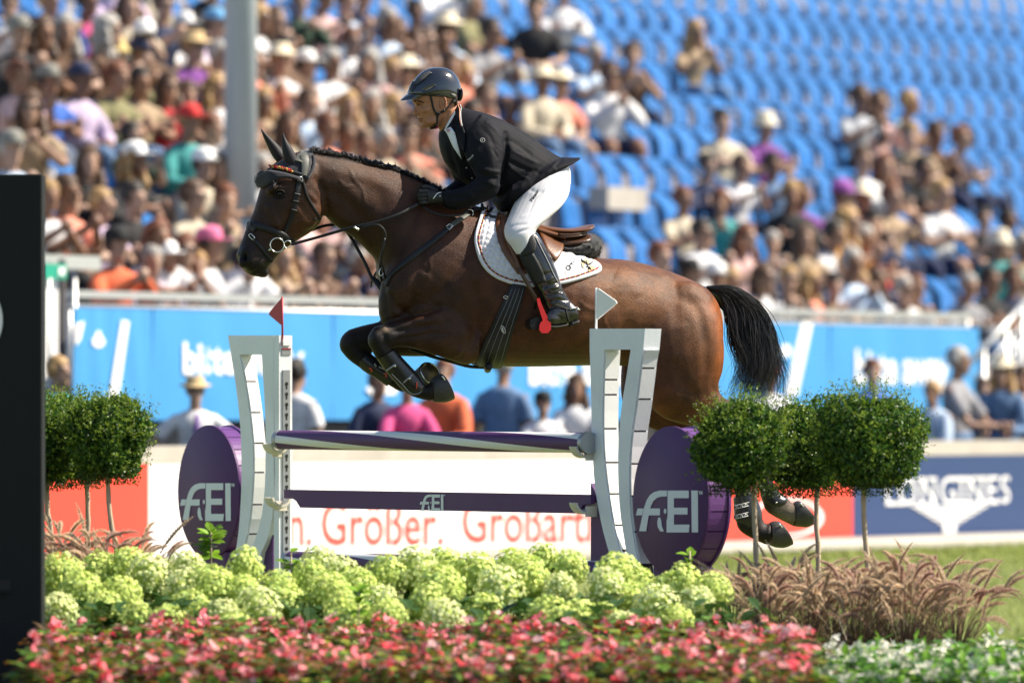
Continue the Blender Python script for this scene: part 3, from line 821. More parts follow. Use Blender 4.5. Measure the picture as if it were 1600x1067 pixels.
for i, (y, x, r, X, Y, occ) in enumerate(cand):
    if i < 300:
        o = bpy.data.objects.new('stadium_seat', SEATME); COL.objects.link(o); o.location = (X, Y, row_z(r) + .02); o.rotation_euler = (0, 0, YAW_S)
        side, k = rank[(r, x)]
        tag(o, f"blue plastic seat, {ORD[r]} row up, {ordinal(k)} from the {'right edge of the picture' if side else 'left edge of the picture'}", 'seat', 'blue plastic seats of the grandstand')
    else: far_seats.add(SV @ ROT.T + np.array([X, Y, row_z(r) + .02]), SF)
if far_seats.n: tag(obj('stadium_seats', far_seats, M_seat, autos=40), 'blue plastic seats of the uppermost rows', None, None, 'stuff')

# people standing behind the boards
def ringside(x, ytop, Y0, top, label, hair='brown', hat=None, pose='hands on the ledge', style='short', shades=False, turn=0.0, legs='denim blue', scale=1.0, floor=.57):
    Y = Y0 / (1 - MS * (x - 800.0) / F); X = (x - 800.0) / F * Y; z = CZ - (ytop - HY) / F * Y
    s = (z - floor) / (1.73 if not hat else 1.76)
    return spectator((X, Y, floor), turn, top, hair, hat, pose, style, legs, shades, True, 0.0, s, label, 'people standing behind the boards')
ringside(90, 555, 62.5, 'teal', 'fair-haired child in teal shirt standing just beside the black box', 'blond', turn=.9, pose='arms down')
t_ = ringside(305, 584, 61.8, 'white', 'man in straw hat, white shirt and purple tie with hands on hips', 'grey', 'straw hat', 'hands on hips', shades=True, turn=.15)
m = MB(); m.add([(-.02, -.125, 1.38), (.02, -.125, 1.38), (.035, -.135, 1.12), (0, -.137, 1.07), (-.035, -.135, 1.12), (-.02, -.135, 1.38), (.02, -.135, 1.38), (.035, -.145, 1.12), (0, -.147, 1.07), (-.035, -.145, 1.12)], [(0, 1, 2, 3, 4), (9, 8, 7, 6, 5)] + [(i, (i + 1) % 5, 5 + (i + 1) % 5, 5 + i) for i in range(5)])
V, q = m.data(); tie = keep('necktie', V, q); tie.materials.append(M_ccloth); child('necktie', tie, t_, (.16, .08, .30))
ringside(462, 560, 62.5, 'white', 'dark-haired man in white shirt standing right of the farther jump standard', 'dark', pose='arms down', turn=2.6)
ringside(590, 575, 62.2, 'navy', 'person in navy polo shirt below the folded forelegs', 'brown', pose='arms down', turn=.5)
ringside(636, 580, 61.6, 'magenta', 'person in pink patterned top leaning on the wall below the horse', 'brown', turn=.2)
ringside(694, 560, 62.3, 'orange red', 'person in bright orange red top below the front hooves', 'auburn', turn=-.3)
ringside(786, 548, 62.6, 'denim blue', 'broad man in blue grey shirt with his back turned under the girth', 'grey', pose='arms down', turn=2.9)
ringside(848, 608, 61.6, 'white', 'person in black cap and white top under the belly of the horse', 'dark', 'black cap', turn=.2)
ringside(900, 584, 62.0, 'white', 'woman with long brown hair in white top beside the nearer standard', 'brown', None, 'hands on the ledge', 'long', turn=.1)
ringside(1203, 560, 62.4, 'white', 'person in red cap half hidden by the black tail', 'brown', 'red cap', turn=.4)
ringside(1363, 560, 62.8, 'royal blue', 'ruddy man in blue top standing above the largest ball tree', 'auburn', turn=.1, pose='arms down')
ringside(1457, 594, 61.6, 'pale blue', 'short person in pale blue top beside the bald man', 'blond', turn=-.5)
ringside(1496, 541, 62.0, 'grey', 'bald man in grey jacket looking right above the navy board', 'grey', turn=1.2)
ringside(1566, 553, 61.8, 'denim blue', 'woman in cream cap and sunglasses with blue dress near the stairs', 'blond', 'cream hat', 'hands on the ledge', 'long', True, -.2)
ringside(1598, 570, 61.9, 'tan', 'person in tan top partly cut off beside the stair handrail', 'brown', turn=-.4)
ringside(1535, 590, 62.9, 'cream', 'person in cream top between the bald man and the woman in blue dress', 'brown', turn=.2)
# stairs, exit sign and posts at the two ends
st = empty('stair_handrail', bp(1560, HY, 64.5), 'white sloping handrail of the stairs beside the blue banner', 'handrail')
m = MB(); m.tube([bp(1516, 566, 64.2), bp(1640, 432, 64.2)], .027, 12); obj('handrail', m, M_galv, st)
for x, y0 in ((1537, 545), (1572, 507), (1598, 478)):
    m = MB(); a_ = bp(x, y0, 64.2); m.tube([a_, (a_[0], a_[1], .6)], .022, 8); obj('rail_post', m, M_galv, st)
for y0 in (28, 56):
    m = MB(); m.tube([bp(1520, 566 + y0, 64.2), bp(1640, 432 + y0, 64.2)], .014, 8); obj('middle_rail', m, M_galv, st)
sw = empty('stair_block', (*bp(1590, HY, 66.0)[:2], .57), 'pale concrete stair block at the end of the banners', 'stairs')
for i in range(6):
    m = MB(); c = bp(1570 + i * 14, HY, 66.4); m.box((c[0], c[1], .57 + (i + 1) * .10), (.7, .5, (i + 1) * .2), ax); obj('stair_step', m, M_conc, sw, shade=False)
ex = empty('exit_sign', bp(84, 425, 66.4), 'small green exit sign on a post beside the black box', 'sign')
m = MB(); m.box(bp(84, 424, 66.4), (.32, .03, .11), ax); obj('sign_panel', m, M_green, ex, shade=False)
m = MB(); flat(m, [(88, 418), (97, 418), (97, 430), (88, 430)], 66.4, .02); obj('sign_mark', m, M_white, ex, shade=False)
m = MB(); a_ = bp(97, 405, 66.5); m.tube([a_, (a_[0], a_[1], .6)], .03, 10); obj('sign_post', m, M_dark, ex)
gr = empty('gate_rail', bp(92, 410, 66.7), 'short pale rail above the green exit sign', 'railing'); m = MB(); m.box(bp(88, 409, 66.7), (1.2, .05, .10), ax); obj('rail_bar', m, M_galv, gr, shade=False)
for x in (76, 116): m = MB(); a_ = bp(x, 409, 66.8); m.tube([a_, (a_[0], a_[1], .6)], .02, 8); obj('rail_post', m, M_galv, gr)
bn = board(40, 96, 66.9, 1.5, 2.75, M_whiteboard, 'banner', 'narrow white banner behind the exit sign post', 'banner', .01, .004)

# ================================================================== the horse
PSI = R(14)
FAR = np.array([-math.sin(PSI), math.cos(PSI), 0.0])     # away from the camera, across the horse
FWD = np.array([-math.cos(PSI), -math.sin(PSI), 0.0])    # the way the horse is heading
UP = np.array([0, 0, 1.0])
C0 = 40.0 * math.cos(PSI)
PX = 1 / 322.0
def Q(u, v, w=0.0):
    """point seen at (u, v) lying w pixels beyond the horse's middle plane"""
    d = np.array([(u - 800.0) / F, 1.0, -(v - HY) / F])
    return CAM + d * ((C0 + w * PX) / (FAR @ d))
def mirror(V):
    V = np.asarray(V, float)
    return V - 2 * ((V @ FAR) - C0)[..., None] * FAR

ANG = np.linspace(0, 2 * np.pi, 28, endpoint=False)
def loft(mb, rows, n=None, k=28, mi=0):
    """rows: Tu Tv Bu Bv halfwidth [centre w] [egg] [power] -> closed loft of elliptical sections"""
    rows = [list(r) + [0.0, 0.0, 2.0][len(r) - 5:] for r in rows]
    rows = resamp(rows, n or len(rows) * 4)
    a = np.linspace(0, 2 * np.pi, k, endpoint=False)
    rings = []
    for tu, tv, bu, bv, w, wc, egg, pw in rows:
        T = Q(tu, tv, wc); B = Q(bu, bv, wc); c = (T + B) / 2; h = (T - B) / 2
        ca, sa = np.cos(a), np.sin(a)
        if abs(pw - 2) > 0.01:
            ca2 = np.sign(ca) * np.abs(ca) ** (2 / pw); sa2 = np.sign(sa) * np.abs(sa) ** (2 / pw)
        else: ca2, sa2 = ca, sa
        rings.append(c + ca2[:, None] * h + (sa2 * (1 + egg * ca) * max(w, 0.5) * PX)[:, None] * FAR)
    return mb.rings(rings, True, True, mi)
def ellq(mb, u, v, w, ru, rv, rw, ang=0.0, mi=0):
    """ellipsoid with half-axes in pixels, turned by ang degrees in the side view"""
    c = Q(u, v, w); ca, sa = math.cos(R(ang)), math.sin(R(ang))
    ax = np.array([-FWD * ca - UP * sa, FWD * -sa + UP * ca, FAR])
    return mb.ell(c, np.array([ru, rv, rw]) * PX, ax, 20, 12, mi)

hb = MB()
# head
loft(hb, [(372, 400, 379, 417, 10), (370, 398, 388, 428, 19), (371.5, 393, 402, 432, 24), (375, 384, 415, 422, 25), (380, 371, 426, 409, 23), (385, 357, 437, 396, 23.5),
          (391, 343, 450, 386, 26), (397, 329, 466, 375, 29, 0, .05), (402, 312, 484, 364, 32, 0, .1), (407, 295, 500, 349, 35, 0, .12), (414, 278, 505, 330, 35, 0, .1),
          (427, 259, 507, 308, 32), (445, 246, 505, 288, 28), (462, 238, 500, 266, 22)], 60)
# neck and trunk
loft(hb, [(466, 237, 498, 328, 20), (488, 237, 521, 350, 23), (515, 240, 536, 361, 25), (545, 246, 553, 372, 27), (580, 256, 571, 389, 32, 0, -.1), (612, 264, 588, 410, 40, 0, -.18),
          (645, 277, 592, 440, 52, 0, -.22), (680, 296, 597, 470, 62, 0, -.22), (710, 310, 612, 496, 72, 0, -.18), (742, 321, 645, 522, 80, 0, -.1, 2.1), (772, 332, 690, 547, 85, 0, 0, 2.15),
          (800, 346, 732, 565, 90, 0, 0, 2.2), (835, 363, 780, 572, 95, 0, 0, 2.2), (870, 380, 830, 573, 98, 0, 0, 2.2), (905, 395, 880, 572, 98, 0, 0, 2.2), (935, 403, 930, 571, 95, 0, 0, 2.2),
          (968, 405, 975, 572, 88, 0, 0, 2.1), (1002, 411, 1008, 575, 82), (1040, 422, 1030, 585, 80), (1078, 437, 1056, 595, 76), (1103, 451, 1090, 590, 64), (1119, 474, 1112, 570, 46), (1126, 505, 1122, 550, 24)], 110, 36)
# shoulders, breast, haunches
for s in (-1, 1):
    ellq(hb, 634, 430, 34 * s, 34, 88, 36, 20)
    ellq(hb, 622, 462, 30 * s, 30, 40, 28)
    ellq(hb, 684, 506, 50 * s, 56, 42, 30, -8)
    ellq(hb, 1064, 520, 44 * s, 62, 84, 37, 10)
    ellq(hb, 474, 330, 17 * s, 27, 30, 15)      # cheek
    ellq(hb, 431, 296, 25 * s, 15, 8, 8, -10)   # brow
    ellq(hb, 384, 405, 16 * s, 10, 15, 9, 30)   # nostril rim
ellq(hb, 406, 424, 0, 14, 9, 15, 25)            # chin
# near foreleg
def leg(rows, n=None): loft(hb, rows, n, 20)
leg([(748, 500, 744, 566, 22, -52), (718, 490, 728, 570, 27, -55), (692, 487, 704, 563, 27, -56), (665, 490, 672, 552, 23, -55), (640, 496, 644, 544, 19, -53), (617, 502, 621, 542, 16, -52), (600, 506, 606, 546, 16, -52), (584, 511, 590, 550, 15, -52)])
ellq(hb, 592, 529, -52, 17, 20, 16, 30)
leg([(578, 538, 606, 532, 15, -52), (585, 555, 612, 544, 14, -50), (600, 575, 622, 562, 12, -49), (616, 592, 637, 578, 11.5, -48), (630, 607, 652, 592, 13, -47), (640, 617, 661, 600, 14, -46), (656, 623, 668, 601, 14, -46), (676, 627, 675, 592, 17, -46)])
# far foreleg
leg([(690, 478, 700, 555, 26, 45), (650, 482, 660, 557, 26, 46), (615, 495, 622, 556, 22, 45), (590, 503, 590, 550, 17, 44), (565, 509, 560, 552, 16, 44), (545, 515, 545, 558, 15, 44)])
ellq(hb, 548, 535, 44, 17, 21, 16, 30)
leg([(533, 548, 566, 538, 15, 44), (545, 562, 572, 546, 14, 42), (566, 577, 584, 556, 12, 38), (588, 590, 602, 570, 11, 32), (608, 602, 619, 581, 12, 26), (624, 611, 636, 590, 13, 20), (640, 612, 644, 588, 12, 14), (652, 606, 650, 580, 14, 8)])
# near hind leg
leg([(1020, 446, 1092, 452, 6, -46), (1004, 474, 1110, 470, 24, -50), (990, 510, 1126, 500, 34, -54), (992, 550, 1131, 545, 38, -54), (1000, 590, 1129, 578, 34, -53), (1012, 628, 1123, 598, 29, -52), (1036, 652, 1125, 612, 24, -50), (1072, 664, 1134, 622, 20, -48), (1106, 670, 1150, 628, 16, -46)])
leg([(1100, 671, 1148, 627, 15, -46), (1128, 678, 1172, 630, 15, -45), (1143, 690, 1185, 645, 14, -45), (1147, 712, 1180, 690, 12, -45), (1149, 745, 1174, 740, 11, -45), (1149, 775, 1175, 770, 12, -45), (1149, 800, 1184, 788, 14, -45), (1154, 826, 1190, 806, 14, -45), (1175, 841, 1196, 818, 13, -45), (1200, 852, 1204, 816, 17, -45)])
# far hind leg
leg([(1005, 456, 1078, 456, 6, 42), (985, 480, 1090, 470, 28, 48), (975, 540, 1100, 530, 34, 50), (970, 590, 1096, 580, 32, 50), (974, 632, 1098, 600, 27, 49), (998, 660, 1115, 615, 22, 47), (1060, 684, 1150, 632, 18, 45), (1110, 690, 1178, 645, 15, 45)])
leg([(1085, 690, 1160, 636, 14, 45), (1120, 692, 1185, 642, 15, 45), (1152, 706, 1204, 655, 14, 45), (1172, 725, 1206, 700, 12, 45), (1182, 750, 1207, 745, 11, 45), (1190, 775, 1214, 768, 12, 45), (1196, 796, 1230, 778, 13, 45), (1212, 808, 1238, 786, 13, 45), (1240, 822, 1242, 786, 16, 45)])
HV, HQ = remesh(hb, 0.0085, 16)

# --- modelling of muscles, joints and veins on the surface (strokes in the side view)
HN = normals_of(HV, HQ)
hu, hv = pix(HV); HU = np.column_stack([hu, hv])
lat = (HV @ FAR - C0) / PX
near = np.clip(0.5 - (HN @ FAR) * 1.6, 0, 1)
disp = np.zeros(len(HV))
def stroke(pts, wd, amp, lo=-400, hi=400, taper=True):
    d, t = dist_poly(HU, pts)
    g = np.exp(-(d / wd) ** 2) * amp
    if taper and len(pts) > 1: g = g * np.clip(np.minimum(t, 1 - t) * 6, 0.0, 1) ** .5
    m = (lat > lo) & (lat < hi)
    disp[m] += (g * near)[m]
# head
stroke([(418, 318), (428, 340), (436, 358)], 5, 2.2); stroke([(408, 322), (418, 345), (428, 362)], 5, -1.3)
stroke([(448, 312), (470, 322), (488, 345)], 4, -1.2)
stroke([(436, 303)], 11, -3.0); stroke([(425, 297), (434, 291), (446, 295)], 4, 2.6); stroke([(428, 312), (438, 314), (447, 309)], 3, 1.2)
stroke([(452, 330), (450, 350), (440, 366)], 7, -1.5)
stroke([(380, 396), (384, 407)], 5.0, -13); stroke([(376, 394), (384, 389), (391, 398), (391, 412)], 3.5, 2.2)
stroke([(384, 428), (397, 426), (410, 419)], 2.2, -2.4); stroke([(402, 415), (416, 402)], 6, 1.2)
stroke([(481, 300), (497, 318), (503, 336)], 4, 1.8); stroke([(492, 276), (506, 300), (512, 330), (512, 346)], 5, -3.2)
# neck
stroke([(500, 262), (540, 272), (580, 282), (620, 300)], 9, 1.6); stroke([(500, 290), (540, 312), (575, 345), (596, 385)], 10, -2.2)
stroke([(520, 335), (552, 350), (578, 385)], 7, 2.2); stroke([(493, 244), (540, 252), (590, 264), (640, 282)], 4, -1.6)
stroke([(520, 280), (545, 300), (570, 330)], 13, 1.6); stroke([(560, 275), (588, 300), (602, 330)], 12, -1.2)
stroke([(655, 320), (638, 360), (612, 405), (598, 440)], 9, -2.6)
# shoulder
stroke([(722, 345), (690, 385), (655, 425), (628, 462)], 12, 2.0); stroke([(742, 370), (716, 420), (690, 455), (668, 470)], 9, -3.4)
stroke([(610, 455), (618, 478), (640, 492), (665, 488), (690, 478)], 6, -5.0); stroke([(598, 440), (603, 470), (606, 495)], 6, -3.2)
stroke([(665, 425), (650, 460)], 11, 2.2); stroke([(700, 470), (722, 500), (728, 530)], 13, 2.4)
stroke([(742, 440), (748, 480), (744, 520), (732, 552)], 9, -4.2); stroke([(612, 500), (650, 489), (690, 482)], 4, -2.0)
# forearm
stroke([(690, 506), (650, 512), (612, 519)], 4, -2.6, hi=0); stroke([(705, 520), (665, 522), (620, 531)], 3.4, -2.4, hi=0); stroke([(690, 497), (650, 502), (614, 508)], 5, 1.6, hi=0)
stroke([(716, 545), (722, 553)], 8, 3.0, hi=0); stroke([(700, 535), (670, 538), (640, 539)], 5, 1.4, hi=0)
stroke([(588, 518), (584, 535)], 5, 1.6, hi=0); stroke([(600, 520), (603, 542)], 4, -1.6, hi=0); stroke([(596, 510), (603, 512)], 4, 1.8, hi=0)
stroke([(600, 556), (612, 572)], 2.5, -1.2, hi=0)
# barrel, flank, haunch
for i in range(7):
    u0 = 800 + i * 27
    stroke([(u0 + 14, 455), (u0 + 4, 500), (u0 - 14, 545)], 8, .55)
    stroke([(u0 + 27, 455), (u0 + 17, 500), (u0 - 1, 545)], 8, -.55)
stroke([(955, 450), (968, 485), (975, 520), (985, 560)], 14, -2.52); stroke([(962, 428), (985, 440), (1000, 462)], 13, 1.56)
stroke([(985, 500), (990, 545), (1002, 600), (1018, 640)], 7, -2.6, hi=0); stroke([(1035, 435), (1052, 470), (1062, 510)], 14, -2.0)
stroke([(1062, 450), (1092, 490), (1104, 540), (1102, 585)], 9, -1.56); stroke([(1085, 460), (1112, 500), (1120, 545), (1114, 580)], 9, 1.20)
stroke([(1010, 560), (1030, 600), (1060, 632)], 12, 2.2, hi=0); stroke([(1052, 560), (1068, 600), (1092, 622)], 9, -1.8, hi=0)
stroke([(1040, 650), (1080, 645), (1118, 640)], 5, -1.8, hi=0); stroke([(1112, 606), (1130, 620), (1150, 632)], 4, -1.6, hi=0)
stroke([(900, 520), (930, 528), (955, 545)], 5, .8); stroke([(760, 470), (800, 500), (850, 530), (900, 545)], 18, .8)
# veins
for P in ([(940, 462), (948, 480), (944, 500), (955, 520)], [(904, 468), (916, 480), (935, 486)], [(610, 300), (590, 320), (575, 350)], [(546, 262), (552, 280), (566, 296), (570, 318)], [(528, 280), (540, 292), (552, 290)], [(455, 352), (470, 345), (480, 350)],
          [(600, 452), (612, 470), (616, 490)], [(690, 500), (668, 516), (640, 524)], [(1080, 640), (1100, 626), (1122, 618)], [(800, 520), (840, 535), (880, 530)], [(660, 380), (672, 410), (668, 440)], [(420, 345), (428, 352), (440, 350)]):
    stroke(catmull(P, 14), 1.7, 1.15)
# fine unevenness
for _ in range(220):
    c = (random.uniform(480, 1140), random.uniform(240, 660)); a = random.uniform(0, 3.1); l = random.uniform(8, 30)
    stroke([c, (c[0] + math.cos(a) * l, c[1] + math.sin(a) * l)], random.uniform(5, 12), random.uniform(-.28, .28))
HV = HV + HN * (disp * PX)[:, None]
HV = taubin(HV, HQ, 1)
HN = normals_of(HV, HQ)
HBVH = BVHTree.FromPolygons([tuple(p) for p in HV], [tuple(int(i) for i in f) for f in HQ])
def snapto(bvh, u, v, off=0.0, w0=-60):
    d = Vector(((u - 800.0) / F, 1.0, -(v - HY) / F)).normalized()
    hit = bvh.ray_cast(Vector(CAM) + d * 30, d)
    if hit[0] is None:
        hit = bvh.find_nearest(Vector(Q(u, v, w0)))
    n = np.array(hit[1])
    return np.array(hit[0]) + n * off * PX, n
def snap(u, v, off=0.0, w0=-60):
    """point on the near side of the horse seen at (u, v), lifted off pixels above the coat"""
    d = Vector(((u - 800.0) / F, 1.0, -(v - HY) / F)).normalized()
    hit = HBVH.ray_cast(Vector(CAM) + d * 30, d)
    if hit[0] is None or hit[1].dot(d) > -0.03:
        p = Q(u, v, w0)
        h2 = HBVH.find_nearest(Vector(p))
        n = np.array(h2[1]); q = np.array(h2[0])
        return q + n * off * PX, n
    n = np.array(hit[1])
    return np.array(hit[0]) + n * off * PX, n
def strap(mb, pts, wd, th=1.6, off=0.5, n=None, mi=0, w=None, both=False, round_=False):
    """leather strap lying on the coat (or hung at lateral offsets w); widths in pixels"""
    pts = np.asarray(pts, float)
    n = n or max(6, int(np.linalg.norm(np.diff(pts, axis=0), axis=1).sum() / 4))
    wd = np.full(len(pts), wd, float) if np.isscalar(wd) else np.asarray(wd, float)
    if w is None:
        A = catmull(np.column_stack([pts, wd]), n)
        S = [snap(a[0], a[1], off + th / 2) for a in A]
        P = np.array([s[0] for s in S]); N = np.array([s[1] for s in S])
        for _ in range(2):
            P[1:-1] = .5 * P[1:-1] + .25 * (P[:-2] + P[2:]); N[1:-1] = .5 * N[1:-1] + .25 * (N[:-2] + N[2:])
        W = A[:, 2]
    else:
        A = catmull(np.column_stack([pts, wd, w]), n)
        P = np.array([Q(a[0], a[1], a[3]) for a in A]); W = A[:, 2]
        N = np.tile(-FAR, (n, 1))
    T = unit(np.gradient(P, axis=0)); N = unit(N - T * (N * T).sum(1)[:, None]); X = np.cross(T, N)
    prof = [(-.5, -.5), (-.5, .2), (-.38, .5), (.38, .5), (.5, .2), (.5, -.5)]
    if round_: prof = [(.5 * math.cos(t), .5 * math.sin(t)) for t in np.linspace(0, 2 * np.pi, 10, endpoint=False)]
    rings = [np.array([P[i] + X[i] * a * W[i] * PX + N[i] * b * th * PX for a, b in prof]) for i in range(n)]
    mb.rings(rings, True, True, mi)
    if both: mb.rings([mirror(r) for r in rings], True, True, mi)
    return P, N
def patch(mb, A, B, nu, nv, off=1.0, th=3.0, both=True, bumps=None, w=None, mi=0):
    """thick sheet lying on the coat between the edge curves A and B; bumps(a, b) -> extra height in pixels"""
    A = catmull(A, nu); B = catmull(B, nu)
    P = np.zeros((nu, nv, 3)); N = np.zeros((nu, nv, 3)); UV = np.zeros((nu, nv, 2))
    for i in range(nu):
        for j in range(nv):
            t = j / (nv - 1); p = A[i] * (1 - t) + B[i] * t; UV[i, j] = p[:2]
            if w is None: P[i, j], N[i, j] = snap(p[0], p[1], 0)
            else: P[i, j] = Q(p[0], p[1], p[2]); N[i, j] = -FAR
    for _ in range(3):
        N[1:-1] = .5 * N[1:-1] + .25 * (N[:-2] + N[2:]); N[:, 1:-1] = .5 * N[:, 1:-1] + .25 * (N[:, :-2] + N[:, 2:])
        if w is None: P[1:-1, 1:-1] = .4 * P[1:-1, 1:-1] + .15 * (P[:-2, 1:-1] + P[2:, 1:-1] + P[1:-1, :-2] + P[1:-1, 2:])
    N = unit(N)
    h = np.full((nu, nv), th, float)
    if bumps is not None: h = h + bumps(UV)
    edge = np.ones((nu, nv)); edge[[0, -1], :] = .55; edge[:, [0, -1]] = .55
    top = P + N * ((off + h * edge) * PX)[..., None]; bot = P + N * (off * PX) - N * 0
    def emit(top, bot):
        V = np.vstack([top.reshape(-1, 3), bot.reshape(-1, 3)]); k = nu * nv; fs = []
        for i in range(nu - 1):
            for j in range(nv - 1):
                a = i * nv + j
                fs.append((a, a + 1, a + nv + 1, a + nv)); fs.append((k + a, k + a + nv, k + a + nv + 1, k + a + 1))
        rim = [i * nv for i in range(nu)] + [(nu - 1) * nv + j for j in range(1, nv)] + [i * nv + nv - 1 for i in range(nu - 2, -1, -1)] + [j for j in range(nv - 2, 0, -1)]
        for a, b in zip(rim, rim[1:] + rim[:1]): fs.append((a, k + a, k + b, b))
        mb.add(V, fs, mi)
    emit(top, bot)
    if both: emit(mirror(top), mirror(bot))
    return top, N

# --- coat colour of the bay: brown body, black points, sunlight painted on neck, jaw, rump and buttock
hu, hv = pix(HV); HU = np.column_stack([hu, hv])
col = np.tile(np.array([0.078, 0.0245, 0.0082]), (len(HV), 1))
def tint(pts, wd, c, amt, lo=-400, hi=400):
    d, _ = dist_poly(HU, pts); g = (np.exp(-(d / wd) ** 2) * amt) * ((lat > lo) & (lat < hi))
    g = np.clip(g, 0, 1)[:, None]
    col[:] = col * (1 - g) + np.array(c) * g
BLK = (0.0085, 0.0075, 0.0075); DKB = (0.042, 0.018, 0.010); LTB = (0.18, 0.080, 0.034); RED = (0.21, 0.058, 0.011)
tint([(440, 290), (430, 340), (400, 390)], 52, DKB, .85)
tint([(520, 280), (580, 330), (640, 420), (690, 470)], 95, (0.031, 0.0120, 0.0056), .85); tint([(500, 262), (550, 275), (590, 300)], 22, (.085, .038, .018), .6)  # neck and shoulder darkened; sunlit patch below the crest painted in
tint([(376, 392), (384, 412), (400, 422), (414, 410)], 26, BLK, .95)
tint([(395, 350), (388, 372)], 16, BLK, .5)
tint([(470, 340), (488, 345), (500, 330)], 20, LTB, .22)  # lit rear edge of the jaw put into the coat colour
tint([(500, 350), (530, 362), (560, 385), (590, 420)], 14, DKB, .6)
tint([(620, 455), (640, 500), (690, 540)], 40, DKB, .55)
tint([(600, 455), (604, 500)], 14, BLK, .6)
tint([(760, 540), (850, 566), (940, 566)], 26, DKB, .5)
tint([(1000, 430), (1060, 470), (1100, 520)], 46, LTB, .6); tint([(955, 440), (985, 470)], 34, LTB, .7); tint([(900, 480), (930, 500)], 40, (0.14, .058, .025), .5)  # sunlit rump painted into the coat; flank lighter
tint([(1122, 480), (1130, 540), (1128, 590)], 16, RED, .8); tint([(1110, 610), (1140, 625)], 18, (0.12, .045, .02), .5)  # orange of the sun on the buttock painted into the coat
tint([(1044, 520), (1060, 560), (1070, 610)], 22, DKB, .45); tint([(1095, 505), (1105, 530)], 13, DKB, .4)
tint([(660, 520), (640, 522)], 22, (0.03, .015, .010), .7); tint([(706, 548), (716, 556)], 12, (0.13, .06, .03), .5)
tint([(612, 522), (590, 528), (560, 532), (545, 535)], 24, BLK, .95)
tint([(590, 545), (612, 570), (640, 600), (668, 612)], 24, BLK, 1.0); tint([(545, 550), (575, 568), (610, 590), (645, 600)], 24, BLK, 1.0)
tint([(598, 511), (604, 516)], 4.5, (0.22, 0.15, 0.09), .75, hi=0)
tint([(1150, 640), (1168, 680), (1162, 760), (1165, 820), (1200, 835)], 26, BLK, .97, hi=0); tint([(1175, 650), (1195, 700), (1200, 760), (1212, 790)], 24, BLK, .95, lo=0)
tint([(1222, 800), (1236, 806)], 14, (0.20, 0.17, 0.12), .9, lo=0)
tint([(486, 236), (540, 244), (600, 258), (660, 282), (720, 312)], 5, BLK, .9)
tint([(436, 303)], 12, BLK, .75); tint([(380, 396), (384, 407)], 5, (.002, .0015, .0015), 1.0)  # dark eye rim; shade of the nostril hollow painted in
# soft mottling
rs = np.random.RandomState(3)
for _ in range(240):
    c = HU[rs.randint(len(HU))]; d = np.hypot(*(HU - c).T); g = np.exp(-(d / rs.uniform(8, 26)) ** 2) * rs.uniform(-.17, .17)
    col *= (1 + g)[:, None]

def coat_material():
    m = bpy.data.materials.new('bay_coat'); nt, b = nodes(m); N = nt.nodes; L = nt.links
    va = N.new('ShaderNodeVertexColor'); va.layer_name = 'coat'
    tc = N.new('ShaderNodeTexCoord'); mp = N.new('ShaderNodeMapping'); mp.inputs['Scale'].default_value = (1, 1, 2.6); mp.inputs['Rotation'].default_value = (0, R(-35), 0)
    L.new(tc.outputs['Object'], mp.inputs['Vector'])
    n1 = N.new('ShaderNodeTexNoise'); n1.inputs['Scale'].default_value = 95; n1.inputs['Detail'].default_value = 6; n1.inputs['Roughness'].default_value = .7
    L.new(mp.outputs[0], n1.inputs['Vector'])
    n2 = N.new('ShaderNodeTexNoise'); n2.inputs['Scale'].default_value = 14; n2.inputs['Detail'].default_value = 5
    L.new(tc.outputs['Object'], n2.inputs['Vector'])
    mr = N.new('ShaderNodeMapRange'); mr.inputs['From Min'].default_value = .3; mr.inputs['From Max'].default_value = .7; mr.inputs['To Min'].default_value = .58; mr.inputs['To Max'].default_value = 1.42
    L.new(n1.outputs[0], mr.inputs[0])
    mr2 = N.new('ShaderNodeMapRange'); mr2.inputs['From Min'].default_value = .3; mr2.inputs['From Max'].default_value = .7; mr2.inputs['To Min'].default_value = .68; mr2.inputs['To Max'].default_value = 1.32
    L.new(n2.outputs[0], mr2.inputs[0])
    mu = N.new('ShaderNodeMath'); mu.operation = 'MULTIPLY'; L.new(mr.outputs[0], mu.inputs[0]); L.new(mr2.outputs[0], mu.inputs[1])
    hs = N.new('ShaderNodeHueSaturation'); L.new(va.outputs[0], hs.inputs['Color']); L.new(mu.outputs[0], hs.inputs['Value'])
    L.new(hs.outputs[0], b.inputs['Base Color'])
    mr3 = N.new('ShaderNodeMapRange'); mr3.inputs['To Min'].default_value = .33; mr3.inputs['To Max'].default_value = .52
    L.new(n2.outputs[0], mr3.inputs[0]); L.new(mr3.outputs[0], b.inputs['Roughness'])
    b.inputs['Specular IOR Level'].default_value = .24
    b.inputs['Sheen Weight'].default_value = .02; b.inputs['Sheen Roughness'].default_value = .4; b.inputs['Sheen Tint'].default_value = (1, .75, .5, 1)
    bp = N.new('ShaderNodeBump'); bp.inputs['Strength'].default_value = .6; bp.inputs['Distance'].default_value = .005
    L.new(n1.outputs[0], bp.inputs['Height']); L.new(bp.outputs[0], b.inputs['Normal'])
    return m
M_coat = coat_material()
M_hair = mat('black_horsehair', (0.014, 0.0115, 0.010), .34, .6, 60, spec=.7)
M_hoof = mat('hoof_horn', (0.045, 0.042, 0.036), .42, .45, 40, bump=.4, stretch=(1, 1, 5), spec=.5)
M_sole = mat('hoof_sole', (0.20, 0.155, 0.10), .8, .4, 40, bump=.6)
M_leather = mat('black_leather', (0.009, 0.009, 0.010), .46, .3, 90, bump=.2, spec=.38)
M_lid = mat('dark_eyelid', (0.012, 0.007, 0.005), .75, .3, 90, spec=.2)
M_leather_worn = mat('worn_grey_leather', (0.085, 0.088, 0.075), .5, .3, 120, bump=.3)
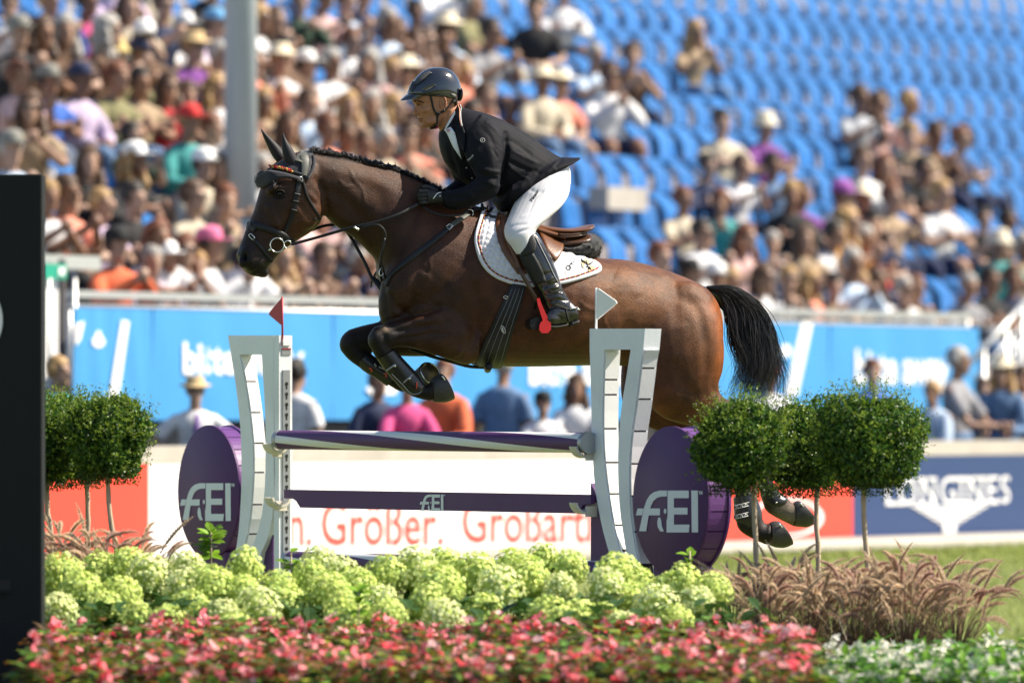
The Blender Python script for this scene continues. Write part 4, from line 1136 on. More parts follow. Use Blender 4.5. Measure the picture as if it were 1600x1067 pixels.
M_steel = mat('polished_steel', (0.78, 0.77, 0.74), .18, .05, 50, metal=1.0)
M_eye = mat('eye_surface', (0.006, 0.004, 0.003), .14, .2, 40, spec=.35)
M_navy = mat('navy_knit', (0.0085, 0.0095, 0.019), .85, .4, 260, bump=.8, bscale=420, sheen=.3)
M_earcloth = mat('stretch_ear_cloth', (0.013, 0.0115, 0.0155), .6, .2, 80, sheen=.08, spec=.3)
M_white_cloth = mat('white_quilted_cotton', (0.66, 0.66, 0.70), .85, .05, 60, bump=.3, bscale=300)
M_brown_leather = mat('brown_saddle_leather', (0.125, 0.047, 0.018), .36, .28, 35, bump=.25, bscale=160, spec=.5)
M_brown_dark = mat('dark_brown_leather', (0.062, 0.027, 0.014), .3, .25, 40, bump=.2, bscale=150)
M_fleece = mat('black_sheepskin', (0.010, 0.010, 0.012), .95, .5, 90, bump=1.0, bscale=260, sheen=.3)
M_red = mat('red_plastic', (0.62, 0.012, 0.015), .4, .08, 30)
M_gold = mat('gold_thread', (0.55, 0.33, 0.06), .5, .1, 60)
M_redcord = mat('red_cord', (0.30, 0.02, 0.015), .7, .1, 60)
M_boot_red = mat('red_print', (0.75, 0.09, 0.03), .6, .05, 30)
M_whiteprint = mat('white_print', (0.75, 0.75, 0.75), .6, .05, 30)
M_greyprint = mat('grey_print', (0.30, 0.31, 0.33), .6, .05, 30)

hbase = Q(830, 620, 0); hbase[2] = 0.35
horse = empty('horse', hbase, 'dark bay horse jumping over the purple and white rail with folded forelegs', 'horse')
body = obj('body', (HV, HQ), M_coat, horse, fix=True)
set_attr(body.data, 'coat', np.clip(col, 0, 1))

# hooves
def hoof(rows, parent, sole_pts=None):
    m = MB(); loft(m, rows, len(rows) * 3, 24)
    return obj('hoof', m, [M_hoof], parent, autos=50)
hoof([(673, 595, 676, 627, 16, -46), (676, 590, 683, 628.5, 19, -46), (683, 586, 697, 628.5, 21, -46), (690, 584, 709, 624, 22, -46), (690.5, 585, 708.5, 623, 19, -46)], horse)
hoof([(1203, 816, 1203, 851.5, 17, -45), (1207, 814, 1212, 855, 20, -45), (1212, 813.5, 1226, 855.5, 22, -45), (1216, 814, 1237.5, 851, 23, -45), (1216.5, 815, 1236.5, 850, 20, -45)], horse)
hoof([(1240, 785, 1240, 822, 17, 45), (1243, 783, 1249, 823, 20, 45), (1246, 782, 1262, 823.5, 22, 45), (1248.5, 782.5, 1274.5, 817, 22, 45), (1249, 783.5, 1273.5, 816, 19, 45)], horse)
m = MB(); c0, c1 = Q(648, 598, 12), Q(672, 584, -4)
ax = unit(c1 - c0 - FAR * 0.05); sx = unit(np.cross(ax, UP)); sy = np.cross(sx, ax)
a = np.linspace(0, 2 * np.pi, 26, endpoint=False)
prof = [(0, 15), (.35, 19), (.8, 22), (1.0, 24), (1.02, 21)]
ringH = [c0 + (c1 - c0) * t + PX * r * (np.cos(a)[:, None] * sx * 1.0 + np.sin(a)[:, None] * sy * .82) for t, r in prof]
m.rings(ringH, True, True)
far_hoof = obj('hoof', m, M_hoof, horse, autos=50)
m = MB(); m.rings([c1 + (c1 - c0) * .03 + PX * r * (np.cos(a)[:, None] * sx + np.sin(a)[:, None] * sy * .82) - ax * PX * (dz) for r, dz in ((20.5, 0), (15, 2.5), (8, 3), (1, 1.2))], True, True)
obj('sole', m, M_sole, far_hoof)
m = MB()
for s_ in (-1, 1): m.tube([c1 + ax * PX * 1.5 + PX * (sx * s_ * 21 * math.cos(t) + sy * 17 * math.sin(t)) for t in np.linspace(-1.2, 1.3, 9)], 1.6 * PX, 6)
obj('horseshoe', m, M_steel, far_hoof)
for h_, pts in ((horse, [(691, 587), (700, 603), (708, 621)]), (horse, [(1217, 817), (1228, 833), (1236, 848)]), (horse, [(1250, 785), (1263, 800), (1273.5, 814)])):
    m = MB(); wv = 45 if pts[0][0] > 1240 else -46
    for dw in (-19, 19): m.tube([Q(p[0], p[1], wv + dw * (1 - .55 * k / 2)) for k, p in enumerate(pts)], 1.5 * PX, 6, 9)
    obj('horseshoe', m, M_steel, h_)

# eyes, ears, nostril dark, mane, tail
for s_ in (1, -1):
    m = MB(); p, n = snap(436.5, 303, -4.5)
    if s_ < 0: p = mirror(p); n = n - 2 * (n @ FAR) * FAR
    m.ell(p, 7.2 * PX); e = obj('eye', m, M_eye, horse)
    m = MB()
    lid = [(426.5, 304), (431, 298.5), (437, 296.5), (443, 299), (447, 304)]; low = [(427, 305), (432, 309), (438, 310.5), (444, 308), (447, 304.5)]
    for L_ in (lid, low):
        P = np.array([snap(u, v, 1.0)[0] for u, v in catmull(L_, 9)])
        if s_ < 0: P = mirror(P)
        m.tube(P, 1.7 * PX if L_ is lid else 1.1 * PX, 6)
    obj('eyelid', m, M_lid, horse)

def strands(rng, guides, n, segs, wid, spread, lat_spread, tip=0.15, frizz=0.0):
    """tapered three-sided hairs between guide curves given as px+lateral"""
    G = [catmull(g, segs) for g in guides]
    V = []; Fc = []; o = 0
    for i in range(n):
        x = rng.random() * (len(G) - 1); k = min(int(x), len(G) - 2); t = x - k
        L_ = G[k] * (1 - t) + G[k + 1] * t
        cut = rng.uniform(.72, 1.0); L_ = catmull(L_, 40)[:max(6, int(40 * cut))]; L_ = L_[np.linspace(0, len(L_) - 1, segs).astype(int)]
        j = np.linspace(0, 1, segs)
        ofs = rng.normal(0, 1, 3) * np.array([spread, spread, lat_spread])
        wob = np.sin(j * rng.uniform(2, 9) + rng.uniform(0, 6)) * frizz * j
        P = np.array([Q(a_[0] + ofs[0] * (.25 + .9 * b_) + w_, a_[1] + ofs[1] * (.2 + .8 * b_), a_[2] + ofs[2] * (.3 + b_)) for a_, b_, w_ in zip(L_, j, wob)])
        T = unit(np.gradient(P, axis=0)); X = unit(np.cross(T, UP + 0.01)); Y = np.cross(X, T)
        r = (wid * rng.uniform(.6, 1.3) * (1 - (1 - tip) * j ** 1.6) * PX)[:, None]
        ring = [P + r * (math.cos(q) * X + math.sin(q) * Y) for q in (0.5, 2.6, 4.7)]
        V.append(np.stack(ring, 1).reshape(-1, 3))
        for s in range(segs - 1):
            b = o + s * 3
            for q in range(3):
                q2 = (q + 1) % 3; Fc.append((b + q, b + q2, b + 3 + q2, b + 3 + q))
        o += segs * 3
    return np.vstack(V), np.array(Fc, np.int32)
rng = np.random.RandomState(11)
g = [[(1104, 452, 0), (1126, 464, 0), (1139, 496, 0), (1146, 532, 0), (1160, 570, 0), (1150, 604, 0), (1146, 630, 0)],
     [(1105, 451, 0), (1136, 458, 0), (1157, 490, 0), (1164, 530, 0), (1180, 572, 0), (1168, 612, 0), (1158, 640, 0)],
     [(1106, 450, 0), (1144, 454, 0), (1177, 484, 0), (1187, 526, 0), (1196, 568, 0), (1184, 612, 0), (1176, 640, 0)],
     [(1106, 450, 0), (1146, 452, 0), (1186, 482, 0), (1205, 526, 0), (1208, 566, 0), (1196, 606, 0), (1190, 634, 0)]]
V1, F1 = strands(rng, g, 1500, 22, .8, 5.0, 12, .08, 9)
wild = [[(1130, 480, 0), (1150, 520, 0), (1158, 555, 0), (1146, 585, 0), (1138, 622, 0)], [(1160, 480, 0), (1196, 530, 0), (1210, 560, 0), (1212, 600, 0), (1205, 640, 0)], [(1160, 470, 0), (1200, 520, 0), (1216, 560, 0), (1226, 590, 0), (1222, 640, 0)]]
V2, F2 = strands(rng, wild, 260, 14, .5, 6, 12, .15, 8)
tail = obj('tail', (np.vstack([V1, V2]), np.vstack([F1, F2 + len(V1)])), M_hair, horse, fix=False)
m = MB(); loft(m, [(1095, 446, 1102, 462, 11), (1112, 450, 1112, 468, 10), (1128, 455, 1120, 476, 9), (1146, 466, 1134, 490, 7), (1160, 486, 1150, 500, 5)], 16, 14)
obj('dock', m, M_hair, horse)
Vm = []; Fm = []; o = 0
crest = [(484, 236), (515, 239.5), (545, 245.5), (580, 255.5), (612, 263.5), (640, 275), (662, 286), (690, 300), (705, 308)]
cp = catmull(crest, 120)
for i, (u, v) in enumerate(cp):
    loose = u > 632
    ph = (u - 484) / 9.0; lump = abs(math.sin((ph + .35 * math.sin(ph * .7)) * math.pi)) * (.65 + .35 * math.sin(ph * 2.3))          # rolled plaits along the crest
    for k in range(16 if not loose else 15):
        du = rng.normal(0, .8); h = (2.0 + 5.5 * lump ** 1.2) * rng.uniform(.6, 1.1) if not loose else rng.uniform(2.5, 8) * (0.55 + .45 * math.sin(i * 1.3 + rng.uniform(-.5, .5)))
        if rng.random() < .04: h *= 1.7
        w0 = rng.uniform(-5, 4); lean = rng.uniform(-1.5, 4)
        P = catmull([(u + du, v + 4, w0), (u + du + lean * .4, v - h * .7, w0), (u + du + lean, v - h, w0 - 3), (u + du + lean * 1.6 + rng.normal(0, 1), v - h * .35 + rng.uniform(-1, 3), w0 - 7)], 6)
        P = np.array([Q(*p) for p in P]); T = unit(np.gradient(P, axis=0)); X = unit(np.cross(T, FWD)); Y = np.cross(X, T)
        r = (np.array([1, 1, .9, .8, .6, .2]) * rng.uniform(.5, 1.0) * PX)[:, None]
        Vm.append(np.stack([P + r * (math.cos(q) * X + math.sin(q) * Y) for q in (0.5, 2.6, 4.7)], 1).reshape(-1, 3))
        for s in range(5):
            b = o + s * 3
            for q in range(3):
                q2 = (q + 1) % 3; Fm.append((b + q, b + q2, b + 3 + q2, b + 3 + q))
        o += 18
mane = obj('mane', (np.vstack(Vm), np.array(Fm, np.int32)), M_hair, horse, fix=False)
tag(mane, kind='stuff')

# --- ear bonnet
bonnet = empty('ear_bonnet', snap(470, 262)[0], 'navy knitted ear bonnet pulled over both ears of the bay horse', 'ear bonnet')
m = MB()
patch(m, [(421, 265), (445, 270), (468, 276), (481, 283)], [(427, 258), (443, 245.5), (463, 238), (489, 238)], 16, 9, .6, 2.6)
obj('cap', m, M_navy, bonnet)
m = MB()
wq = True
patch(m, [(398, 284, 0), (401, 275, -5), (411, 269, -16), (421, 266, -26), (445, 270, -36), (469, 277, -38)], [(403, 293.5, 0), (409, 293, -10), (418, 288, -24), (430, 281, -35), (450, 277.5, -40), (470, 283, -40)], 24, 6, 1.5, 3.5, True, None, True)
obj('forelock_flap', m, M_navy, bonnet)
m = MB(); strap(m, [(483, 236), (489, 243), (490, 256), (485, 270), (478, 281)], 5, 4, 1, both=True, round_=True)
obj('trim', m, M_navy, bonnet)
m = MB(); loft(m, [(441.5, 208, 443, 209.5, 1, -17), (440.5, 218, 448, 219, 4, -17), (440.5, 230, 456, 231, 7, -18), (442, 243, 464, 246, 9, -18), (446, 255, 470, 260, 10, -17), (450, 266, 472, 272, 9, -15)], 20, 18)
obj('ear_cover', m, M_earcloth, bonnet)
m = MB(); loft(m, [(407.5, 201, 409, 202, 1, 17), (410, 210, 415.5, 209, 4, 17), (414.5, 221, 426, 218.5, 7, 18), (420, 233, 436, 228, 9, 18), (426, 245, 443, 237, 10, 17), (433, 254, 448, 244, 9, 15)], 20, 18)
obj('ear_cover', m, M_earcloth, bonnet)

# --- bridle
bridle = empty('bridle', snap(440, 330)[0], 'black leather bridle with padded noseband and steel bit rings on the bay head', 'bridle')
def leather(name, pts, wd, th=2.0, off=.3, mt=None, parent=None, both=True, w=None, round_=False):
    m = MB(); strap(m, pts, wd, th, off, w=w, round_=round_)
    if both:
        V_, F_ = m.data(); obj(name, (mirror(V_), F_), mt or M_leather, parent or bridle, autos=60)
    return obj(name, m, mt or M_leather, parent or bridle, autos=60)
leather('headpiece', [(468, 235), (474, 245), (476, 258), (473.5, 275)], [14, 14, 12.5, 9], 3, 3.2, M_leather_worn)
bb = leather('browband', [(419.5, 266.5), (430, 265.5), (445, 267.5), (457, 270.5), (470, 274)], 4.5, 2.5, 4.5)
mbs = [MB(), MB(), MB()]
for i, (u, v) in enumerate(catmull([(426, 264.5), (434, 265), (445, 267), (456, 270)], 20)):
    p, n = snap(u, v + (.8 if i % 2 else -.8), 7.5)
    mbs[(i // 2) % 3 if i % 4 != 3 else 1].ell(p, 1.9 * PX, None, 8, 6)
for mb_, mt_ in zip(mbs, (M_redcord, M_gold, M_red)): obj('bead_row', mb_, mt_, bb)
leather('cheekpiece', [(468.5, 276), (466.5, 287), (464, 301), (459, 330), (449, 354), (442, 367)], [7, 8, 8, 7, 5, 5], 2.6, 1)
for (u, v) in ((467, 284), (463, 304), (461, 314), (458.5, 328)):
    m = MB(); strap(m, [(u - 4.8, v - 1), (u + 4.8, v + 1.4)], 3.2, 3.4, 2.2); obj('keeper', m, M_leather, bridle)
m = MB(); c, n = snap(467.5, 281, 4.5)
m.tube([c + PX * 4.2 * (math.cos(t) * FWD + math.sin(t) * UP) for t in np.linspace(0, 2 * np.pi, 15)], .8 * PX, 6); obj('buckle', m, M_steel, bridle)
leather('throatlash', [(471, 279), (475, 290), (479, 307), (488, 322), (496, 336), (501, 344), (503, 349)], 4.2, 2, 1)
leather('noseband', [(386.5, 350), (398, 351.5), (420, 359), (441, 367), (452, 376)], [11, 11, 10, 10, 8], 4.5, .5)
leather('flash_strap', [(382.5, 361.5), (394, 371), (407, 386), (418, 401), (424, 408)], 5.4, 2.2, .6)
m = MB(); P = np.array([snap(u, v, 3.6)[0] for u, v in [(390, 369), (393.5, 366), (399, 372), (396, 376), (390, 369)]]); m.tube(P, .8 * PX, 6); obj('buckle', m, M_steel, bridle)
leather('ring_strap', [(440, 365), (448, 371), (457, 377)], 8, 2.6, 1)
def ringq(mb, u, v, w, ru, rv, th, ang=0):
    c = Q(u, v, w); t = np.linspace(0, 2 * np.pi, 29)
    e1 = -FWD * math.cos(R(ang)) - UP * math.sin(R(ang)); e2 = FWD * -math.sin(R(ang)) + UP * math.cos(R(ang))
    mb.tube([c + PX * (ru * math.cos(x) * e1 + rv * math.sin(x) * e2) for x in t], th * PX, 8)
for s_ in (-1, 1):
    m = MB(); ringq(m, 433, 383, 33 * s_, 11, 11, .95); obj('bit_ring', m, M_steel, bridle)
    m = MB(); ringq(m, 449.5, 382, 32 * s_, 5.8, 5.8, .85); obj('rein_ring', m, M_steel, bridle)
m = MB(); m.tube([Q(424, 389, -33), Q(414, 394, -18), Q(408, 396, 0), Q(414, 394, 18), Q(424, 389, 33)], 1.6 * PX, 8, 14); obj('mouthpiece', m, M_steel, bridle)
m = MB(); strap(m, [(455, 382), (487, 373.5), (520, 364), (550, 355.5), (590, 346.5), (625, 334), (655, 318), (668, 312)], 4.6, 1.8, w=[-32, -36, -44, -52, -60, -62, -52, -46])
obj('rein', m, M_leather, bridle)
m = MB(); strap(m, [(455, 380), (470, 366), (486, 360), (512, 352), (560, 348), (620, 334), (660, 316)], 4.6, 1.8, w=[32, 36, 40, 46, 58, 60, 48])
obj('rein', m, M_leather, bridle)
m = MB(); strap(m, [(660, 322), (676, 332), (700, 337.5), (722, 335), (731, 328)], 3.4, 2.4, w=[-52, -62, -68, -66, -60], round_=True); obj('rein_end', m, M_leather, bridle)

# --- breastplate and martingale
bp_ = empty('breastplate', snap(612, 440)[0], 'black leather breastplate and running martingale across the bay chest', 'breastplate')
leather('chest_strap', [(604, 446), (613, 428), (640, 405), (672, 381), (702, 357)], [8, 8, 8.5, 8.5, 8], 2.6, .6, parent=bp_)
leather('shoulder_strap', [(698, 359), (708, 351), (720, 343), (732, 335)], 8, 2, 1.0, M_leather_worn, bp_)
m = MB(); P = np.array([snap(u, v, 3.4)[0] for u, v in [(697, 356), (701.5, 351.5), (707, 355), (702.5, 361), (697, 356)]]); m.tube(P, .9 * PX, 6); obj('buckle', m, M_steel, bp_)
leather('saddle_strap', [(738, 332), (752, 329.5), (770, 326.5), (788, 323)], 5.4, 2.4, 4.5, parent=bp_)
for (u, v) in ((752, 329.5), (765, 327.5)):
    m = MB(); strap(m, [(u - 1, v - 4), (u + 1, v + 4)], 4, 3.6, 5); obj('keeper', m, M_leather, bp_)
m = MB(); c, n = snap(734, 333, 4); ringq(m, 734, 333, ((c @ FAR) - C0) / PX, 5.5, 5.5, 1.0); obj('ring', m, M_steel, bp_)
m = MB(); c, n = snap(733, 322, 6); ringq(m, 733, 322, ((c @ FAR) - C0) / PX, 3, 8, .7); obj('ring', m, M_steel, bp_)
m = MB(); strap(m, [(566, 356), (578, 352), (592, 352), (601, 362), (602, 376), (597, 394), (594, 412), (595, 430), (598, 446)], 3.6, 2, w=[-56, -58, -60, -60, -58, -52, -44, -36, -24]); obj('martingale_fork', m, M_leather, bp_)
m = MB(); strap(m, [(601, 372), (598, 392), (595, 405), (600, 425), (602, 440)], 3, 2, w=[-60, -58, -54, -46, -34]); obj('martingale_fork', m, M_leather, bp_)
m = MB(); strap(m, [(541, 361), (549, 372), (557, 386), (570, 410), (580, 432), (586, 440), (598, 450)], 5, 2, w=[18, 16, 12, 6, 0, -6, -14]); obj('martingale_fork', m, M_leather, bp_)
m = MB(); strap(m, [(582, 434), (589, 441), (598, 452)], [7, 9, 10], 4, w=[0, -8, -18]); obj('fork_joint', m, M_leather, bp_)
m = MB(); ringq(m, 596, 425, -44, 3.5, 6, .8, 15); obj('ring', m, M_steel, bp_)
m = MB(); strap(m, [(553, 354.5), (561, 359.5)], 3.4, 3.4, w=[-57, -57], round_=True); obj('rein_stop', m, M_steel, bp_)
m = MB(); strap(m, [(603, 442), (606, 455), (608, 470), (610, 486)], [14, 13, 11, 8], 4, w=[-26, -33, -34, -30]); obj('chest_tab', m, M_leather, bp_)
m = MB(); m.tube([Q(640, 545, 0), Q(675, 557, 0), Q(705, 565, 0), Q(733, 572.5, 0), Q(760, 574, 0)], 2.6 * PX, 8, 16); obj('belly_strap', m, M_leather, bp_)

# --- girth
girth = empty('girth', snap(775, 530)[0], 'wide black girth with stitched edges round the horse behind its elbow', 'girth')
gc = [(813, 440), (808, 452), (800, 474), (789, 502), (778, 530), (770, 552), (764, 570)]
m = MB(); strap(m, gc, [20, 24, 28, 33, 38, 42, 40], 4.5, .5, both=True); gp = obj('girth_strap', m, M_leather, girth, autos=50)
m = MB(); m.tube([Q(764, 572, -60), Q(762, 576, -30), Q(762, 577, 0), Q(762, 576, 30), Q(764, 572, 60)], 6 * PX, 8, 14); obj('girth_strap', m, M_leather, girth)
m = MB()
for du in (-.36, -.12, .12, .36):
    pts = [(u + du * wd_, v) for (u, v), wd_ in zip(gc[1:], [24, 28, 33, 38, 42, 40])]
    P = np.array([snap(u, v, 5.3)[0] for u, v in catmull(pts, 50)])
    m.tube(P, .28 * PX, 4)
obj('stitching', m, M_greyprint, girth)
m = MB(); c, n = snap(786, 513, 6.0); e1 = unit(np.cross(n, UP)); e2 = np.cross(e1, n)
t = np.linspace(0, 2 * np.pi, 20)
m.tube([c + PX * (2.8 * math.cos(x) * e1 + 6.5 * math.sin(x) * unit(e2 + .35 * e1)) for x in t], .5 * PX, 5); m.tube([c - e2 * 4 * PX, c + e2 * 3 * PX + e1 * PX], .8 * PX, 5); obj('badge', m, M_whiteprint, girth)
m = MB(); P = np.array([snap(u, v, 6)[0] for u, v in [(788, 462), (786, 465), (790, 468), (793, 464), (788, 462)]]); m.tube(P, .8 * PX, 6); obj('buckle', m, M_steel, girth)

# --- saddle pad
pad = empty('saddle_pad', snap(780, 420)[0], 'white quilted saddle pad edged with red and black cord under the brown saddle', 'saddle pad')
padA = [(769, 304), (757, 318), (748, 344), (741, 371), (744, 393), (750, 410), (760, 424), (773, 434), (786, 440), (802, 445), (830, 448.5), (860, 447), (882, 444), (906, 438), (922, 433), (934, 428.5), (939.5, 423), (937, 417), (930, 411.5)]
padB = [(796, 306), (792, 318), (792, 330), (795, 342), (798, 352), (803, 360), (810, 367), (818, 373), (827, 378), (837, 382), (850, 386), (863, 390), (877, 394), (892, 398), (907, 402), (924, 408)]
def quilt(UV):
    u = UV[..., 0]; v = UV[..., 1]
    d = np.minimum(np.abs(np.sin((u + .25 * v) * np.pi / 10.5)), np.abs(np.sin((v - .25 * u) * np.pi / 8.5)))
    q = np.clip(d * 1.7, 0, 1) ** .8 * 3.2
    dd, _ = dist_poly(UV.reshape(-1, 2), padA); dd = dd.reshape(u.shape)
    q = np.where(dd < 10, 1.2, q)
    q = np.where(dd < 4.5, 2.4, q)
    front = np.clip((850 - u) / 20, 0, 1)
    wr = .8 * np.sin(u * .23 + v * .31) + .6 * np.sin(u * .41 - v * .17)
    return np.where(dd < 10, q, q * front + (1 - front) * (.8 + wr))
m = MB(); patch(m, padA, padB, 130, 46, .6, 2.2, True, quilt); obj('pad_cloth', m, M_white_cloth, pad)
Ac = catmull(padA, 60); T_ = unit(np.gradient(Ac, axis=0)); inn = np.column_stack([T_[:, 1], -T_[:, 0]])
Ai = Ac + inn * -6.5
if np.linalg.norm(Ai[20] - np.array([800, 380])) > np.linalg.norm(Ac[20] - np.array([800, 380])): Ai = Ac + inn * 6.5
Ai = catmull(Ai[1:-1], 150)
cm = [MB(), MB(), MB()]
for i in range(0, 148):
    p0 = snap(Ai[i, 0], Ai[i, 1], 4.6)[0]; p1 = snap(Ai[i + 1, 0], Ai[i + 1, 1], 4.6)[0]
    cm[(0, 0, 1, 2)[i % 4]].tube([p0, p1 + (p1 - p0) * .25], 1.35 * PX, 6)
for q_, mt_ in zip(cm, (M_redcord, M_leather, M_gold)): obj('edge_cord', q_, mt_, pad)
m = MB(); m.prism([snap(u, v, 3.6)[0] for u, v in [(904, 406), (924, 410), (928, 421), (921, 427), (909, 420)]], -FAR * 0.004); em = obj('emblem', m, mat('emblem_tan', (0.45, 0.36, 0.20), .7, .3, 120), pad, shade=False)
m = MB()
for a_, b_ in (((914, 411), (918, 424)), ((908, 410), (916, 415)), ((925, 413), (917, 417)), ((913, 421), (917, 419)), ((922, 424), (918, 420)), ((906, 408), (910, 413))):
    m.tube([snap(*a_, 5.2)[0], snap((a_[0] + b_[0]) / 2, (a_[1] + b_[1]) / 2 + .6, 5.2)[0], snap(*b_, 5.2)[0]], [.5 * PX, 1.2 * PX, .6 * PX], 5)
obj('emblem_figure', m, M_leather, em)
m = MB(); t = np.linspace(0, 2 * np.pi, 14)
m.tube([snap(886.5 + 3.4 * math.cos(x), 421 + 3.4 * math.sin(x), 4.6)[0] for x in t], .9 * PX, 5)
for a_, b_ in (((889, 417), (891, 413)), ((891, 413), (893, 416)), ((893, 411), (896, 414)), ((895, 409), (897.5, 411)), ((885, 421), (888, 422))): m.tube([snap(*a_, 4.6)[0], snap(*b_, 4.6)[0]], .6 * PX, 5)
obj('printed_mark', m, M_leather, pad)

# --- saddle
saddle = empty('saddle', Q(850, 375, 0), 'brown leather jumping saddle with black sheepskin under its cantle', 'saddle')
m = MB(); patch(m, [(790, 322), (778, 332), (773, 350), (775, 372), (783, 394), (795, 412), (808, 430)], [(812, 328), (812, 345), (820, 362), (832, 378), (842, 392), (846, 404), (836, 430)], 26, 12, 5, 4); obj('flap', m, M_brown_leather, saddle)
m = MB()
for pts, r_ in (([(790, 326), (783, 340), (783, 358), (790, 380), (802, 402), (811, 424)], 4.5), ([(797, 330), (792, 345), (793, 360), (800, 380), (809, 398)], 4.0)):
    strap(m, pts, r_ * 2, r_ * 1.6, 6, both=True, round_=True)
obj('knee_roll', m, M_brown_leather, saddle)
m = MB(); patch(m, [(838, 366), (850, 372), (864, 378), (879, 383)], [(852, 398), (858, 404), (866, 412), (877, 396)], 12, 8, 6, 3.5, False); obj('rear_flap', m, M_brown_leather, saddle); V_, F_ = m.data(); obj('rear_flap', (mirror(V_), F_), M_brown_leather, saddle)
m = MB(); loft(m, [(790, 322, 794, 345, 14), (800, 326, 804, 352, 20), (818, 340, 820, 362, 26), (840, 350, 842, 368, 36), (862, 355, 862, 369, 46), (885, 357, 884, 368, 52), (905, 354.5, 904, 366, 52), (917, 351.5, 915, 362, 46), (922.5, 351, 921, 356, 30)], 40, 28); seat_ = obj('seat', m, M_brown_leather, saddle)
m = MB(); loft(m, [(830, 352, 826, 368, 46), (845, 356, 843, 374, 50), (860, 361, 860, 377, 53), (872, 365, 871, 380, 54)], 12, 24); obj('skirt', m, M_brown_leather, saddle)
m = MB()
for dz in (0, 3.2): m.tube([Q(872, 366 + dz, -53.5), Q(890, 366.8 + dz, -54), Q(908, 364.8 + dz, -50), Q(917, 362 + dz, -42)], 1.6 * PX, 7, 12)
obj('welt', m, M_brown_dark, saddle)
m = MB(); loft(m, [(846, 372, 846, 388, 50), (868, 371, 868, 391, 54), (890, 369, 890, 392, 55), (908, 366, 908, 390, 51), (917, 365, 916, 382, 40)], 18, 24); obj('panel', m, M_brown_dark, saddle)
m = MB(); loft(m, [(868, 384, 866, 396, 56), (886, 383, 884, 401, 60), (905, 372, 904, 404, 60), (920, 366, 918, 406, 54), (931, 370, 929, 403, 42), (936, 380, 935, 396, 22)], 30, 40)
Vf, Qf = remesh(m, 0.006, 3); Nf = normals_of(Vf, Qf); rs = np.random.RandomState(5)
dsp = np.zeros(len(Vf))
for _ in range(900):
    c = Vf[rs.randint(len(Vf))]; dsp += np.exp(-((Vf - c) ** 2).sum(1) / (0.0075 ** 2)) * rs.uniform(-.003, .006)
obj('sheepskin', (Vf + Nf * dsp[:, None], Qf), M_fleece, saddle)
# stirrups
for s_ in (-1, 1):
    st = MB(); w_ = -118 if s_ < 0 else 118
    def q_(u, v, w=0): return Q(u, v, -118 + w) if s_ < 0 else mirror(Q(u, v, -118 + w))
    st.rings([np.array([q_(u - 3.6, v, 1), q_(u + 3.6, v, 1), q_(u + 3.6, v, -1), q_(u - 3.6, v, -1)]) for u, v in [(810, 418), (820, 436), (831, 455), (841, 472)]], True, True)
    obj('stirrup_leather', st, M_brown_dark, saddle)
    ir = MB(); pth = [(841, 466), (843, 475), (848, 488), (854, 503)]
    ir.rings([np.array([q_(u - wd_, v + .5, -11), q_(u + wd_, v - .5, -11), q_(u + wd_, v - .5, -14), q_(u - wd_, v + .5, -14)]) for (u, v), wd_ in zip(pth, (2.2, 3, 3.8, 5))], True, True)
    ir.prism([q_(u, v, -15) for u, v in [(846, 502), (856, 501), (861, 505), (861, 515), (856, 520.5), (847, 520.5), (843, 515.5), (843, 508)]], (FAR if s_ < 0 else -FAR) * 0.01)
    iron = obj('stirrup_iron', ir, M_red, saddle, shade=False)
    tr = MB(); tr.prism([q_(u, v, -4) for u, v in [(829, 500), (838, 495), (848, 496), (850, 508), (846, 514), (832, 515), (828, 508)]], (FAR if s_ < 0 else -FAR) * 0.1)
    tr.prism([q_(u, v, 14) for u, v in [(848, 514), (868, 509), (868, 514), (850, 519)]], (FAR if s_ < 0 else -FAR) * 0.02)
    obj('tread', tr, M_leather, iron, shade=False)
    ir2 = MB(); ir2.tube([q_(838, 468, 6), q_(836, 480, 22), q_(836, 492, 28), q_(838, 502, 28)], 2.2 * PX, 8, 10); obj('iron_branch', ir2, M_leather, iron)

# --- boots on the legs
def shell(rows, label, cat='horse boot', name='tendon_boot'):
    root = empty(name, Q(rows[1][0], rows[1][1], rows[1][5]), label, cat)
    m = MB(); loft(m, rows, len(rows) * 5, 22); obj('boot_shell', m, mat('boot_shell', (0.012, 0.012, 0.014), .3, .3, 60, bump=.25, bscale=90, spec=.6), root, autos=60)
    return root
b1 = shell([(589, 561, 617, 545, 16, -51), (600, 577, 628, 558, 16, -50), (613, 592, 642, 573, 16, -49), (627, 607, 656, 588, 17, -48), (638, 616, 664, 600, 17, -47), (648, 618, 664, 606, 13, -47)], 'glossy black tendon boot with studs on the near foreleg')
m = MB()
for u, v in ((617, 571.5), (640, 591)): m.ell(Q(u, v, -67.5), 2.2 * PX)
obj('stud', m, M_steel, b1)
m = MB(); m.tube([Q(651, 597, -66.5), Q(651.5, 603, -66.5), Q(650, 608, -65.5)], [1.4 * PX, 1.1 * PX, .4 * PX], 5); obj('printed_mark', m, M_boot_red, b1)
m = MB()
for (a_, b_) in (((604, 579), (622, 566)), ((628, 600), (646, 584))): m.tube([Q(a_[0], a_[1], -57), Q((a_[0] + b_[0]) / 2, (a_[1] + b_[1]) / 2, -67.5), Q(b_[0], b_[1], -60)], 1.3 * PX, 6, 9)
m.tube([Q(612, 584, -62), Q(630, 602, -63), Q(640, 613, -61), Q(650, 616, -60), Q(659, 611, -60), Q(662, 603, -60)], .7 * PX, 6, 20)
obj('edge_binding', m, M_greyprint, b1)
b2 = shell([(556, 569, 574, 549, 15, 41), (570, 581, 590, 560, 15, 36), (588, 592, 605, 571, 15, 31), (604, 603, 620, 582, 15, 26)], 'matt black tendon boot with red marks on the far foreleg')
m = MB()
